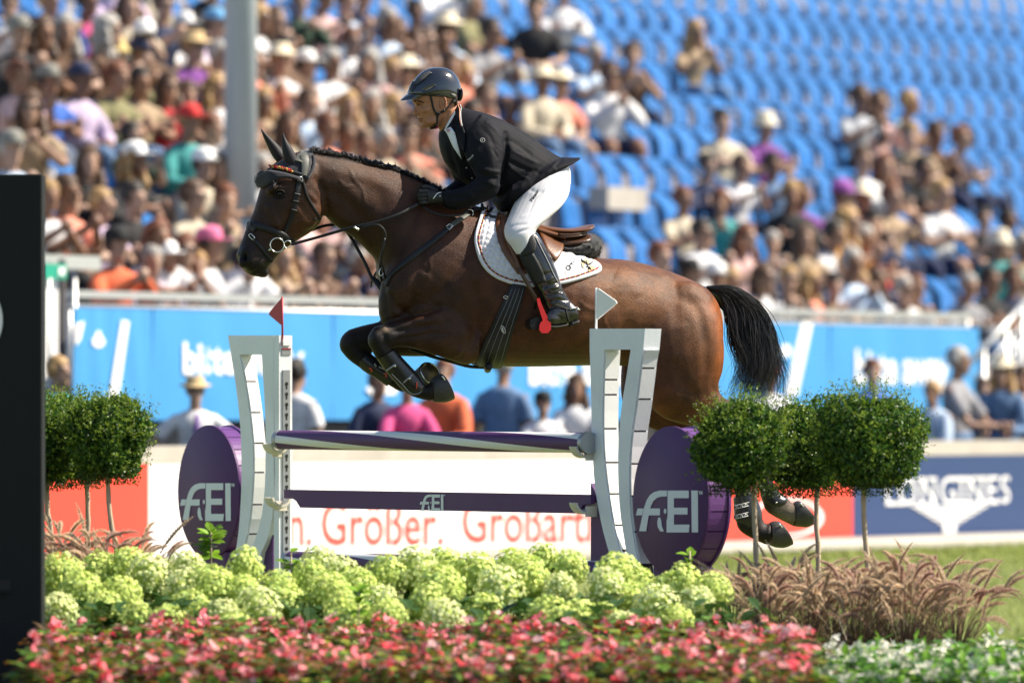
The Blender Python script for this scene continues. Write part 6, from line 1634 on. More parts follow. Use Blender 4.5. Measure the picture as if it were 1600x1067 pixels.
# ---- tall boots
for s in (-1, 1):
    bt = MB(); lb = MB()
    loft(lb, [(838, 362, 808, 378, 21, -100), (848, 378, 808, 392, 22.5, -103), (858, 396, 814, 408, 22.5, -106), (866, 414, 822, 424, 21.5, -108), (872, 432, 831, 440, 19, -110), (879, 450, 842, 458, 16.5, -112), (887, 465, 850, 472, 15, -113), (894, 476, 855, 484, 15, -113)], 50, 28)
    loft(lb, [(889, 468, 899, 503, 12, -112), (878, 468, 890, 507, 14.5, -113), (866, 474, 876, 509.5, 15, -115), (857, 483, 864, 510.5, 15, -118), (851, 491, 855, 508, 12, -121)], 22, 24)
    loft(lb, [(899, 478, 903, 501, 11, -112), (892, 472, 899, 503, 13, -112), (884, 470, 892, 505, 14, -113)], 10, 22)
    V_, F_ = lb.data(); bt.add(V_ if s < 0 else mirror(V_), F_)
    TV, TQ = remesh(bt, 0.0042, 2)
    if s < 0:
        TV = sculpt(TV, TQ, [([(846, 448), (860, 446), (876, 440)], 2.2, -1.8), ([(846, 456), (858, 450), (876, 448)], 2.4, 1.5), ([(852, 459), (864, 462), (882, 452)], 1.6, -1.7), ([(850, 468), (862, 463), (878, 464)], 2.4, 1.3), ([(860, 474), (872, 468), (888, 470)], 1.6, -1.5), ([(868, 456), (878, 458), (886, 464)], 1.8, 1.0), ([(840, 440), (852, 440), (868, 432)], 2.4, 1.3), ([(834, 432), (850, 430), (866, 424)], 2.4, -1.0),
                             ([(838, 366), (848, 384), (858, 404), (868, 424), (874, 440)], 1.4, 1.1), ([(858, 490), (868, 492), (878, 498)], 3, -.8), ([(862, 484), (872, 484), (882, 488)], 2.4, .9), ([(855, 505), (876, 506), (902, 499)], 1.3, .9)])
    TB = bvh_of(TV, TQ)
    boot = obj('tall_boot', (TV, TQ), M_bootl, rider)
    if s < 0:
        m = MB(); patchto(m, TB, [(809, 384), (813, 374), (822, 364), (831, 362)], [(816, 400), (826, 398), (836, 392), (838, 380)], 12, 8, .3, .7, -110); obj('knee_patch', m, M_bootm, boot)
        m = MB(); patchto(m, TB, [(812, 400), (824, 424), (836, 446)], [(834, 396), (846, 418), (854, 440)], 14, 6, .1, .35, -110); obj('inner_panel', m, M_bootm, boot)
        m = MB(); strapto(m, TB, [(837, 372), (846, 390), (856, 410), (866, 432), (872, 442)], 1.3, 1.2, .5); obj('zip', m, M_greyprint, boot)
        m = MB(); strapto(m, TB, [(866, 476), (876, 479), (888, 484), (899, 483)], 2.6, 1.6, .6); strapto(m, TB, [(884, 483), (886, 494), (888, 502)], 2.4, 1.4, .6); obj('spur_strap', m, M_strap, boot)
        m = MB(); strapto(m, TB, [(889, 483), (896, 482), (901, 481)], 2.2, 2.2, 1.2); m.tube([Q(899, 482, -112), Q(906, 484, -112)], 1.5 * PX, 7); obj('spur', m, M_steel, boot)
        m = MB(); loft(m, [(853, 507, 853, 511, 12, -120), (866, 508.5, 866, 513, 15, -117), (878, 506.5, 880, 511, 14.5, -114), (884, 505, 886, 509, 13, -113)], 12, 16); loft(m, [(889, 503, 890, 511, 13, -112), (900, 500, 901, 507, 12, -112), (903, 499, 904, 505, 9, -112)], 8, 16); obj('boot_sole', m, M_bootm, boot)

# ================================================================== the jump
PA = unit(np.array([-.49, .872, 0]))                  # along the rails, away from the camera
BK = unit(np.array([.872, .49, 0]))                   # through the jump, from the landing side to the take-off side
O_F = at(918, 692, 38.65)
def fp(u, v, t=0.0):
    """point seen at (u, v) on the front plane of the jump (pushed t metres through it)"""
    d = np.array([(u - 800.0) / F, 1.0, -(v - HY) / F]); n = BK
    k = ((O_F + BK * t - CAM) @ n) / (d @ n)
    return CAM + d * k
M_frame = mat('white_painted_wood', (0.80, 0.83, 0.86), .5, .05, 9, bump=.15, bscale=60, dirt=.22)
M_slat = mat('white_slat_paint', (0.78, 0.78, 0.77), .5, .05, 9, bump=.12, bscale=60, dirt=.1)
M_purple = mat('purple_paint', (0.088, 0.030, 0.128), .5, .12, 8, bump=.15, bscale=70, dirt=.10, spec=.25)
M_purple2 = mat('bright_purple_paint', (0.125, 0.042, 0.19), .42, .10, 8, bump=.1, bscale=70)
M_logo = mat('pale_grey_print', (0.74, 0.78, 0.81), .5, .05, 10)
M_gapshade = mat('dark_gap', (0.012, 0.011, 0.012), .8, .2, 20)  # near-black painted for the shade inside gaps, keyholes and the slot
M_cup = mat('cream_plastic', (0.66, 0.63, 0.54), .45, .06, 20)
M_track = mat('grey_metal_track', (0.36, 0.38, 0.40), .4, .1, 20, metal=.5)

def frame_prism(m, outer, inner, th, t0=0.0):
    """outline with a hole, given in px on the front plane, th metres thick"""
    # bridge the outer outline and the opening into quads by matching stations along both sides
    pass
def strip(m, L, Rr, th, n=26, t0=0.0):
    """curved upright limb between a left and a right edge line (px), pushed th through"""
    L = catmull(L, n); Rr = catmull(Rr, n)
    A = np.array([fp(*p, t0) for p in L]); B = np.array([fp(*p, t0) for p in Rr])
    rings = [np.array([A[i], B[i], B[i] + BK * th, A[i] + BK * th]) for i in range(n)]
    m.rings(rings, True, True)

def logo_polys():
    P = []
    P.append([(303, 888), (331, 888), (337, 850), (341, 825), (385, 825), (386, 798), (347, 798), (352, 785), (360, 768), (374, 756), (390, 751), (413, 750), (413, 727), (385, 727), (362, 733), (345, 746), (332, 767), (322, 798)])
    P.append([(297, 798), (321, 798), (314, 825), (290, 825)])
    P.append([(416, 727), (500, 727), (500, 757), (441, 757), (441, 795), (495, 795), (495, 822), (441, 822), (441, 862), (503, 862), (500, 893), (412, 893), (412, 848), (416, 830)])
    P.append([(510, 727), (536, 727), (537, 893), (512, 893)])
    P.append([(379, 835), (386, 833), (391, 848), (393, 868), (401, 889), (387, 889), (377, 872), (375, 852)])
    t = np.linspace(0, 2 * np.pi, 13)[:-1]; P.append([(406 + 5 * math.cos(x), 809 + 10 * math.sin(x)) for x in t])
    P.append([(539, 729), (546, 729), (546, 731.5), (543.8, 731.5), (543.8, 743), (541.4, 743), (541.4, 731.5), (539, 731.5)])
    P.append([(547, 729), (549, 729), (550.5, 736), (552, 729), (554, 729), (554, 743), (552.4, 743), (552.4, 734), (550.5, 741), (548.6, 734), (548.6, 743), (547, 743)])
    return [[(880 + x / 2.541, 480 + y / 2.541) for x, y in p] for p in P]
LC = fp(1043, 798)
LOGO = []                                             # logo outlines in metres: across (towards the camera) and up from its middle
for p in logo_polys():
    LOGO.append([(((fp(u, v) - LC) @ -PA), (fp(u, v) - LC)[2]) for u, v in p])
def logo(m, centre, scale=1.0, off=.0012, th=.0012):
    for p in LOGO: m.prism([centre + -PA * a * scale + np.array([0, 0, b * scale]) - BK * off for a, b in p], -BK * th)

def standard(label, front_left, inner_left, inner_right, front_right, top, seams_in, seams_out, th):
    root = empty('jump_standard', (*fp(front_left[-1][0], 1000)[:2], 0.0), label, 'jump standard')
    m = MB(); strip(m, front_left, inner_left, th); strip(m, inner_right, front_right, th)
    beam = MB(); (tl, tr), bl, br = top, inner_left[0], inner_right[0]
    beam.prism([fp(*tl), fp(*tr), fp(front_right[0][0], front_right[0][1]), fp(*br), fp(*bl), fp(*front_left[0])], BK * th)
    obj('frame', m, M_frame, root, autos=40); obj('top_beam', beam, M_frame, root, shade=False)
    # planked inner faces: the boards that line the sides turned to the camera
    for edge, seams, push in ((inner_left, seams_in, .0), (front_right, seams_out, .0)):
        if not seams: continue
        E = catmull(edge, 200)
        for a, b in zip(seams[:-1], seams[1:]):
            ia, ib = np.argmin(abs(E[:, 1] - a)), np.argmin(abs(E[:, 1] - b))
            if ib <= ia: continue
            k = max(3, (ib - ia) // 12); pts = [E[int(i)] for i in np.linspace(ia, ib, k)]
            P = np.array([fp(*p) for p in pts]); g = .004
            P[0, 2] -= g; P[-1, 2] += g
            m = MB(); m.rings([np.array([p + BK * .006 - PA * .001, p + BK * .006 - PA * .011, p + BK * (th - .006) - PA * .011, p + BK * (th - .006) - PA * .001]) for p in P], True, True)
            obj('slat', m, M_slat, root, shade=False)
        m = MB(); P = np.array([fp(*E[i]) for i in range(3, 197, 8)])
        m.rings([np.array([p + BK * .012 + PA * .001, p + BK * .012 - PA * .004, p + BK * (th - .012) - PA * .004, p + BK * (th - .012) + PA * .001]) for p in P], True, True)
        obj('backing', m, M_gapshade, root, shade=False)
    return root
ext = lambda pts, du=0, y=1140: pts + [(pts[-1][0] + du, 1000), (pts[-1][0] + du, y)]
rl_o = ext([(921.3, 546), (923, 598), (925, 677), (929, 755), (939, 815), (949, 854), (956, 880)], 6)
rl_i = ext([(944, 546), (941.8, 598), (941, 677), (945, 736), (955, 807), (964.6, 850), (972, 880)], 6)
rr_i = ext([(985.5, 546), (978.4, 590), (971, 637), (966.6, 689), (965.8, 736), (968.5, 795), (976.4, 850), (981, 880)], 6)
rr_o = ext([(1005, 546), (1002, 559), (994, 626), (987, 673), (983.5, 716), (983, 756), (985.5, 807), (992, 854), (997, 880)], 6)
std_r = standard('white curved jump standard with a white flag beside the nearer purple wheel', rl_o, rl_i, rr_i, rr_o, ((921.3, 513.5), (1008, 513.5)), [548, 593, 618, 669, 721, 772, 820, 880], [518, 528, 576, 624, 673, 725, 775, 830, 880], .088)
ll_o = ext([(361, 554), (367, 592), (374, 649), (377, 705), (377, 761), (374, 817), (370, 851), (366, 880)], -4, 1120)
ll_i = ext([(374, 554), (384, 604), (391, 656), (395, 705), (394, 761), (389, 817), (382, 851), (377, 880)], -4, 1120)
lr_i = ext([(409, 554), (412, 604), (414.5, 656), (415, 705), (413.7, 761), (408, 810), (397, 847), (388, 880)], -4, 1120)
lr_o = ext([(427.5, 554), (428, 604), (429, 656), (429.5, 705), (429, 761), (424, 817), (414, 851), (405, 880)], -4, 1120)
std_l = standard('white curved jump standard with a red flag beside the farther purple wheel', ll_o, ll_i, lr_i, lr_o, ((356, 524), (427.5, 524)), [556, 597, 643, 691, 739, 788, 834, 880], None, .075)
# posts that carry the cups
for root, u0, u1, vt, far in ((std_l, 428, 436, 524, False), (std_r, 914, 921.5, 560, True)):
    m = MB(); a_, b_ = fp(u0, vt), fp(u1, vt)
    m.prism([fp(u0, vt), fp(u1, vt), np.array([*fp(u1, vt)[:2], 0]), np.array([*fp(u0, vt)[:2], 0])], BK * .075)
    if not far: obj('cup_post', m, M_frame, root, shade=False)
# keyhole track on the farther post
pf = fp(436, 700); 
def post_pt(h, t, out=0.0): return np.array([pf[0], pf[1], h]) + BK * t - PA * out
zt, zb = fp(436, 578)[2], .25
m = MB(); m.prism([post_pt(zt, .020), post_pt(zt, .060), post_pt(zb, .060), post_pt(zb, .020)], -PA * .006); trk = obj('keyhole_track', m, M_track, std_l, shade=False)
for z in np.arange(zb + .05, zt - .02, .052):
    m = MB(); t = np.linspace(0, 2 * np.pi, 13)[:-1]
    m.prism([post_pt(z + .010 * math.sin(x), .040 + .009 * math.cos(x), .0062) for x in t], -PA * .0012); m.prism([post_pt(z - .004, .036, .0062), post_pt(z - .004, .044, .0062), post_pt(z - .026, .044, .0062), post_pt(z - .026, .036, .0062)], -PA * .0012)
    obj('keyhole', m, M_gapshade, trk, shade=False)  # raised dark shapes; the darkness of each hole is only colour
zc = fp(436, 535)[2]
m = MB(); m.box(post_pt(zc, .04, .006), (.045, .012, .03), [BK, PA, UPV]); obj('flag_socket', m, M_frame, std_l, shade=False)
zc = fp(436, 549)[2]
m = MB(); m.box(post_pt(zc, .04, .002), (.05, .004, .035), [BK, PA, UPV]); stk = obj('sticker', m, M_track, std_l, shade=False)
m = MB(); m.box(post_pt(zc + .013, .04, .005), (.05, .003, .007), [BK, PA, UPV]); obj('sticker_stripe', m, M_redcord, stk, shade=False)
# purple feet behind the standards
for root, pts in ((std_r, [(923, 755), (930, 768), (944, 830), (958, 880), (958, 960), (923, 960)]), (std_l, [(426, 752), (426, 960), (400, 960), (404, 849), (413, 815), (420, 780)])):
    m = MB(); m.prism([fp(u, v, .025) for u, v in pts], BK * .03); obj('foot_panel', m, M_purple, root, shade=False)
for root, pts in ((std_r, [(905, 1110), (1015, 1110)]), (std_l, [(350, 1090), (440, 1090)])):
    m = MB(); a_, b_ = fp(*pts[0]), fp(*pts[1]); c = (a_ + b_) / 2; m.box((c[0], c[1], .05), (np.linalg.norm((b_ - a_)[:2]), .5, .1), [PA, BK, UPV]); obj('base', m, M_purple, root, shade=False)

def wheel(cu, cv, label):
    C = fp(cu, cv); Rw = .345; dep = .128
    root = empty('display_wheel', (C[0], C[1], C[2] - Rw), label, 'jump wheel')
    a = np.linspace(0, 2 * np.pi, 72, endpoint=False)
    def circ(r, t): return C + BK * t + r * (np.cos(a)[:, None] * -PA + np.sin(a)[:, None] * UPV)
    m = MB(); m.rings([circ(Rw - .004, 0), circ(Rw, .003), circ(Rw, .014), circ(Rw - .004, .017)], True, True); obj('face_disc', m, M_purple, root, autos=40)
    m = MB(); m.rings([circ(Rw - .004, dep), circ(Rw, dep - .003), circ(Rw, dep - .014), circ(Rw - .004, dep - .017)], True, True); obj('rear_disc', m, M_purple2, root, autos=40)
    m = MB(); m.rings([circ(Rw - .03, .016), circ(Rw - .03, dep - .016)], True, True); obj('drum', m, M_gapshade, root)
    n = 22
    for k in range(n):
        a0, a1 = 2 * np.pi * (k + .5) / n, 2 * np.pi * (k + 1.5) / n; g = .010
        m = MB()
        aa = np.linspace(a0 + g, a1 - g, 4)
        rings = []
        for x in aa:
            d = math.cos(x) * -PA + math.sin(x) * UPV
            rings.append(np.array([C + d * (Rw - .009) + BK * .018, C + d * (Rw - .009) + BK * (dep - .018), C + d * (Rw - .026) + BK * (dep - .018), C + d * (Rw - .026) + BK * .018]))
        m.rings(rings, True, True); obj('plank', m, M_purple2, root, shade=False)
    m = MB(); logo(m, C + (LC - fp(1047, 782))); obj('emblem_lettering', m, M_logo, root, shade=False)
    m = MB(); m.box((C[0] + BK[0] * .07, C[1] + BK[1] * .07, (C[2] - Rw) / 2 + .03), (.34, .12, max(C[2] - Rw, .1) + .02), [PA, BK, UPV]); obj('stand', m, M_purple, root, shade=False)
    return root
wheel(1047, 782, 'purple wheel-shaped jump filler with grey lettering under the nearer white standard')
wheel(325, 769, 'purple wheel-shaped jump filler with grey lettering beside the farther white standard')

# rails
def rail_pts(u, v, u2, v2):
    a_, b_ = fp(u, v, .035), fp(u2, v2, .035); return a_, b_
a_, b_ = fp(438, 686.5, -.03), fp(921, 692, -.03); z = (a_[2] + b_[2]) / 2; a_[2] = z + .003; b_[2] = z - .003
def striped_pole(a_, b_, rad, name, label, twist=1.15, nb=4):
    n, k = 70, 48; ax_ = unit(b_ - a_); x_ = unit(np.cross(ax_, UPV)); y_ = np.cross(x_, ax_)
    V = []; Fs = []; mi = []
    for i in range(n + 1):
        s = i / n; p = a_ + (b_ - a_) * s
        for j in range(k):
            t = 2 * np.pi * j / k - s * twist * np.pi; V.append(p + rad * (math.cos(t) * x_ + math.sin(t) * y_))
    for i in range(n):
        for j in range(k):
            Fs.append((i * k + j, i * k + (j + 1) % k, (i + 1) * k + (j + 1) % k, (i + 1) * k + j)); mi.append(1 if ((j / k * 3 + .15) % 1.0) < .36 else 0)
    Fs.append(tuple(range(k - 1, -1, -1))); mi.append(2); Fs.append(tuple(n * k + j for j in range(k))); mi.append(2)
    m = MB(); m.add(V, Fs); m.m = mi
    root = empty(name, (a_ + b_) / 2, label, 'jump rail')
    obj('pole', m, [M_purple, M_slat, M_track], root, autos=40)
    for p, d in ((a_, 1), (b_, -1)):
        e = MB(); e.tube([p - ax_ * d * .004, p + ax_ * d * .028], rad + .003, 28); obj('end_cap', e, M_track, root, autos=40)
    return root
striped_pole(a_, b_, .048, 'jump_rail', 'top rail of the jump striped in purple and white spirals')
pa, pb = fp(452, 858, .03), fp(945, 874, .03)
striped_pole(np.array([pa[0], pa[1], .868]), np.array([pb[0], pb[1], .868]), .045, 'jump_rail', 'lowest striped rail of the jump half hidden by the pale hydrangeas', 1.6)
root = empty('jump_plank', fp(680, 785), 'purple plank with a small grey logo hanging under the striped top rail', 'jump plank')
pl = [(443.5, 764.5), (923, 772.5), (923, 787), (910, 789), (906, 799), (901, 802), (469, 793), (462, 782), (457, 779), (443.5, 778.5)]
P3 = [fp(u, v, -.02) for u, v in pl]
m = MB(); m.prism(P3, BK * .022); obj('board', m, M_purple, root, shade=False)
m = MB(); logo(m, fp(675, 785, -.02), .42, .001, .001); obj('emblem_lettering', m, M_logo, root, shade=False)
# cups
for (u, v, root, s_) in ((447, 702, std_l, 1), (914, 707, std_r, -1), (450, 786, std_l, 1), (914, 795, std_r, -1)):
    m = MB(); n = 12; rings = []
    for d in (0.0, .02, .06, .075):
        t = np.linspace(np.pi * 1.05, np.pi * 1.95, n); r = .052 if d < .07 else .045
        c = fp(u - s_ * 12, v, -.0) ; c = c + (-PA if s_ > 0 else PA) * d + UPV * .038
        rings.append(np.vstack([c + np.array([BK * (r * math.cos(x) - .03) + UPV * (r * math.sin(x)) for x in t]), c + np.array([BK * ((r + .012) * math.cos(x) - .03) + UPV * ((r + .012) * math.sin(x)) for x in t[::-1]])]))
    m.rings(rings, True, True); cup = obj('rail_cup', m, M_cup, root, autos=40)
    m = MB(); c = fp(u - s_ * 12, v + 4, 0) + (-PA if s_ > 0 else PA) * .004; m.box(c - BK * .0, (.07, .012, .05), [BK, PA, UPV]); obj('cup_plate', m, M_cup, cup, shade=False)
# flags
def flag(poly, pole, mt, pm, label, t=.02):
    root = empty('jump_flag', fp(*pole[0], t), label, 'flag')
    m = MB(); m.tube([fp(*pole[0], t), fp(*pole[1], t)], .0055, 8); obj('flagstick', m, pm, root)
    m = MB(); m.prism([fp(u, v, t - .002) for u, v in poly], BK * .004); obj('pennant', m, mt, root, shade=False)
M_redflag = mat('red_flag', (0.42, 0.018, 0.030), .5, .06, 20)
M_whiteflag = mat('white_flag', (0.90, 0.89, 0.87), .5, .04, 20)
flag([(440.5, 465), (438.5, 467), (420, 489), (420.5, 492), (438, 507), (440.5, 509)], [(441.5, 540), (440.8, 464)], M_redflag, M_redflag, 'small red triangular flag on top of the farther jump standard')
flag([(932, 451), (935, 451), (962, 470), (963.5, 473.5), (961, 476), (934, 498.5), (932, 499)], [(931.5, 520), (931.5, 450)], M_whiteflag, M_whiteflag, 'small white triangular flag on top of the nearer jump standard')

# ================================================================== planting
def mat_leaf(name, rough=.4, trans=.25, spec=.45):
    m = bpy.data.materials.new(name); nt, b = nodes(m); N = nt.nodes; L = nt.links
    va = N.new('ShaderNodeVertexColor'); va.layer_name = 'tone'
    tc = N.new('ShaderNodeTexCoord'); nz = N.new('ShaderNodeTexNoise'); nz.inputs['Scale'].default_value = 60; nz.inputs['Detail'].default_value = 3
    L.new(tc.outputs['Object'], nz.inputs['Vector'])
    mr = N.new('ShaderNodeMapRange'); mr.inputs['From Min'].default_value = .3; mr.inputs['From Max'].default_value = .7; mr.inputs['To Min'].default_value = .8; mr.inputs['To Max'].default_value = 1.2
    L.new(nz.outputs[0], mr.inputs[0]); hs = N.new('ShaderNodeHueSaturation'); L.new(va.outputs[0], hs.inputs['Color']); L.new(mr.outputs[0], hs.inputs['Value'])
    L.new(hs.outputs[0], b.inputs['Base Color']); setp(b, Roughness=rough); b.inputs['Specular IOR Level'].default_value = spec
    tr = N.new('ShaderNodeBsdfTranslucent'); L.new(hs.outputs[0], tr.inputs['Color'])
    mx = N.new('ShaderNodeMixShader'); mx.inputs[0].default_value = trans
    o = [n for n in N if n.type == 'OUTPUT_MATERIAL'][0]
    L.new(b.outputs[0], mx.inputs[1]); L.new(tr.outputs[0], mx.inputs[2]); L.new(mx.outputs[0], o.inputs['Surface'])
    return m
M_box = mat_leaf('small_box_leaves', .38, .36, .35); M_broad = mat_leaf('broad_leaves', .45, .28, .28); M_petal = mat_leaf('petals', .7, .22, .15); M_straw = mat_leaf('grass_blades', .5, .3); M_plume = mat_leaf('plume_bristles', .75, .5, .1)
M_bark = mat('smooth_grey_brown_bark', (.46, .37, .26), .8, .35, 60, bump=.8, stretch=(1, 1, .25))
rf = np.random.RandomState(31)
class LB:
    """many small leaves, each its own little faces, with a tone per vertex"""
    def __init__(s): s.v = []; s.f = []; s.c = []; s.n = 0
    def quads(s, P, nrm, dirn, ln, wd, col, fold=.25):
        """diamond leaves at P, pointing dirn, facing nrm"""
        n = len(P); nrm = unit(nrm); d = unit(dirn - nrm * (dirn * nrm).sum(1)[:, None]); x = np.cross(d, nrm)
        ln = np.broadcast_to(ln, n)[:, None]; wd = np.broadcast_to(wd, n)[:, None]
        a = P; b = P + d * ln * .5 + x * wd * .5 + nrm * wd * fold; c = P + d * ln; e = P + d * ln * .5 - x * wd * .5 + nrm * wd * fold
        s.v.append(np.stack([a, b, c, e], 1).reshape(-1, 3)); s.f.append(np.arange(4 * n).reshape(-1, 4) + s.n); s.c.append(np.repeat(np.broadcast_to(col, (n, 3)), 4, 0)); s.n += 4 * n
    def grid(s, V, q, col):
        s.v.append(V); s.f.append(np.asarray(q) + s.n); s.c.append(np.broadcast_to(col, (len(V), 3))); s.n += len(V)
    def mesh(s, name, m):
        V = np.vstack(s.v); me = fast_mesh(name, V, np.vstack(s.f).astype(np.int32)); set_attr(me, 'tone', np.vstack(s.c)); me.materials.append(m); smooth(me, False); return me
def link(name, me, parent=None, loc=(0, 0, 0), rot=(0, 0, 0), sc_=1.0):
    o = bpy.data.objects.new(name, me); COL.objects.link(o); o.parent = parent; o.location = tuple(map(float, loc)); o.rotation_euler = rot; o.scale = (sc_, sc_, sc_) if np.isscalar(sc_) else sc_; return o
def sphere_dirs(n): return unit(rf.normal(0, 1, (n, 3)))
def ball_crown(Rx, Rz, seed, n=12500):
    global rf
    rf = np.random.RandomState(seed); lb = LB()
    d = sphere_dirs(n); bump = np.zeros(n)
    for _ in range(26):
        c = sphere_dirs(1)[0]; bump += np.exp(-((d - c) ** 2).sum(1) / .09) * rf.uniform(-.34, .22)
    rad = np.where(rf.random(n) < .66, rf.uniform(.84, 1.03, n), rf.uniform(.35, .9, n)) * (1 + bump)
    P = d * rad[:, None] * np.array([Rx, Rx, Rz])
    P[:, 2] = np.where(P[:, 2] < -Rz * .72, -Rz * .72 + (P[:, 2] + Rz * .72) * .35, P[:, 2])
    base = np.array([[.052, .135, .020], [.090, .19, .024], [.17, .27, .030], [.034, .085, .018]])[rf.randint(0, 4, n)] * rf.uniform(.75, 1.25, (n, 1))
    lb.quads(P, d * .9 + rf.normal(0, .75, (n, 3)), d * .5 + rf.normal(0, .9, (n, 3)), rf.uniform(.017, .030, n), rf.uniform(.011, .019, n), base)
    # young shoots standing out of the clipped surface
    ns = 560; ds = sphere_dirs(ns); ds[:, 2] = np.where(rf.random(ns) < .55, abs(ds[:, 2]), ds[:, 2]); ds = unit(ds)
    for i in range(ns):
        L_ = rf.uniform(.025, .095) * (1.25 if ds[i, 2] > .3 else .9); k = 8; t = rf.uniform(.1, 1, k)
        b0 = ds[i] * np.array([Rx, Rx, Rz]) * .97; b0[2] = max(b0[2], -Rz * .8); dr = unit(ds[i] + rf.normal(0, .35, 3) + np.array([0, 0, .35]))
        P = b0 + dr * (t * L_)[:, None]; col = np.array([.22, .31, .030]) * rf.uniform(.7, 1.25) if rf.random() < .6 else np.array([.06, .11, .018])
        lb.quads(P, rf.normal(0, 1, (k, 3)) + dr, rf.normal(0, .8, (k, 3)) + dr * .8, rf.uniform(.009, .016, k), rf.uniform(.005, .009, k), np.tile(col, (k, 1)))
    # ragged fringe hanging under the ball
    nf = 900; a = rf.uniform(0, 6.28, nf); r_ = np.sqrt(rf.random(nf)) * Rx * .8; P = np.stack([r_ * np.cos(a), r_ * np.sin(a), -Rz * .80 - rf.random(nf) ** 2 * .05], 1)
    lb.quads(P, rf.normal(0, 1, (nf, 3)), rf.normal(0, .6, (nf, 3)) + np.array([0, 0, -.6]), rf.uniform(.010, .017, nf), rf.uniform(.006, .010, nf), np.array([.04, .075, .014]) * rf.uniform(.7, 1.3, (nf, 1)))
    return lb.mesh('crown', M_box)
def ball_tree(u, v, ru, rv, Y, trunk, label, seed):
    c = at(u, v, Y); s = Y / F; base = at(trunk[-1][0], trunk[-1][1], Y); base[2] = .40
    root = empty('ball_tree', base, label, 'tree', 'clipped ball trees flanking the jump')
    P = [at(a, b, Y) for a, b in trunk]; P[0] = P[0] + np.array([0, 0, rv * s * .5]); P.append(base)
    m = MB(); pts = catmull(P, 30); pts[:, 0] += np.cumsum(np.random.RandomState(seed).normal(0, .0011, 30)); m.tube(pts, np.linspace(.0115, .0145, 30) * (1 + .06 * np.sin(np.arange(30) * 1.7)), 10)
    rr = np.random.RandomState(seed)
    for k in range(16):
        d = unit(rr.normal(0, 1, 3) + np.array([0, 0, .5])); m.tube([P[0] - np.array([0, 0, .06]), c + d * s * ru * .5, c + d * np.array([ru, ru, rv]) * s * .85], [.006, .004, .0015], 5, 8)
    obj('trunk', m, M_bark, root)
    link('crown', ball_crown(ru * s, rv * s, seed), root, c - base)
    return root
ball_tree(1160, 700, 72, 72, 37.2, [(1180, 765), (1179, 800), (1183, 900)], 'clipped ball tree overlapping the nearer purple wheel', 1)
ball_tree(1254, 703, 68, 70, 38.15, [(1280, 765), (1277, 800), (1280, 872)], 'clipped ball tree in the middle of the three beside the hind legs', 2)
ball_tree(1358, 692, 82, 80, 37.0, [(1349, 765), (1350, 800), (1356, 900)], 'largest clipped ball tree standing above the feathery grass', 3)
ball_tree(168, 688, 64, 63, 37.3, [(166, 752), (173, 810), (184, 880)], 'clipped ball tree with a leaning stem between black box and purple wheel', 4)
ball_tree(112, 692, 66, 66, 37.9, [(134, 752), (136, 800), (137, 850)], 'clipped ball tree second from the black box', 5)
ball_tree(52, 694, 70, 68, 37.5, [(74, 752), (75, 800), (79, 840)], 'clipped ball tree half hidden by the black box', 6)

# ------------------------------------------------ hydrangeas
def leaf_blade(lb, p, d, up, ln, wd, col, curl=.3, n=5, shape=.9):
    """broad leaf as a curved strip of quads with a midrib fold"""
    d = unit(d); x = unit(np.cross(d, up)); u_ = np.cross(x, d); t = np.linspace(0, 1, n + 1)
    w = wd * np.sin(np.pi * np.clip(t, 0.02, .985) ** shape) * .5
    mid = p + d * (t * ln)[:, None] - u_ * (curl * ln * t ** 2)[:, None]
    V = np.stack([mid - x * w[:, None] + u_ * (.18 * w)[:, None], mid, mid + x * w[:, None] + u_ * (.18 * w)[:, None]], 1).reshape(-1, 3)
    q = [(3 * i + j, 3 * i + j + 1, 3 * i + j + 4, 3 * i + j + 3) for i in range(n) for j in (0, 1)]
    lb.grid(V, q, np.asarray(col) * rf.uniform(.8, 1.2))
def hyd_head(seed):
    global rf
    rf = np.random.RandomState(seed); lb = LB(); n = 320; k = np.arange(n) + .5
    ph = np.arccos(1 - 1.75 * k / n); th = np.pi * (1 + 5 ** .5) * k
    d = np.stack([np.cos(th) * np.sin(ph), np.sin(th) * np.sin(ph), np.cos(ph)], 1); d = unit(d + rf.normal(0, .09, (n, 3)))
    lump = np.zeros(n)
    for _ in range(9):
        c = sphere_dirs(1)[0]; lump += np.exp(-((d - c) ** 2).sum(1) / .18) * rf.uniform(-.07, .09)
    rx, rz = rf.uniform(.070, .082), rf.uniform(.074, .098)
    P = d * np.array([rx, rx, rz]) * (rf.uniform(.93, 1.05, n) * (1 + lump))[:, None]
    tone = np.array([.62, .73, .22]) if seed % 3 else np.array([.74, .80, .38])
    for i in range(n):
        nn = unit(d[i] + rf.normal(0, .35, 3)); x = unit(np.cross(nn, rf.normal(0, 1, 3))); y = np.cross(nn, x); s = rf.uniform(.0072, .0102)
        c = np.clip(tone * rf.uniform(.82, 1.18) + rf.normal(0, .03, 3) * np.array([1, .6, .6]), .02, .9)
        dirs = np.array([x, y, -x, -y]); lb.quads(np.tile(P[i], (4, 1)), np.tile(nn, (4, 1)) + dirs * .25, dirs, s, s * .95, np.tile(c, (4, 1)) * rf.uniform(.92, 1.08, (4, 1)), .05)
    m = MB(); m.ell((0, 0, -.004), (rx * .78, rx * .78, rz * .8), None, 14, 9); V, q = m.data(); q = [f if len(f) == 4 else None for f in q]; q = [f for f in q if f]
    lb.grid(V, q, np.array([.40, .50, .12]))
    return lb.mesh('flower_head', M_petal)
HYD = [hyd_head(100 + i) for i in range(7)]
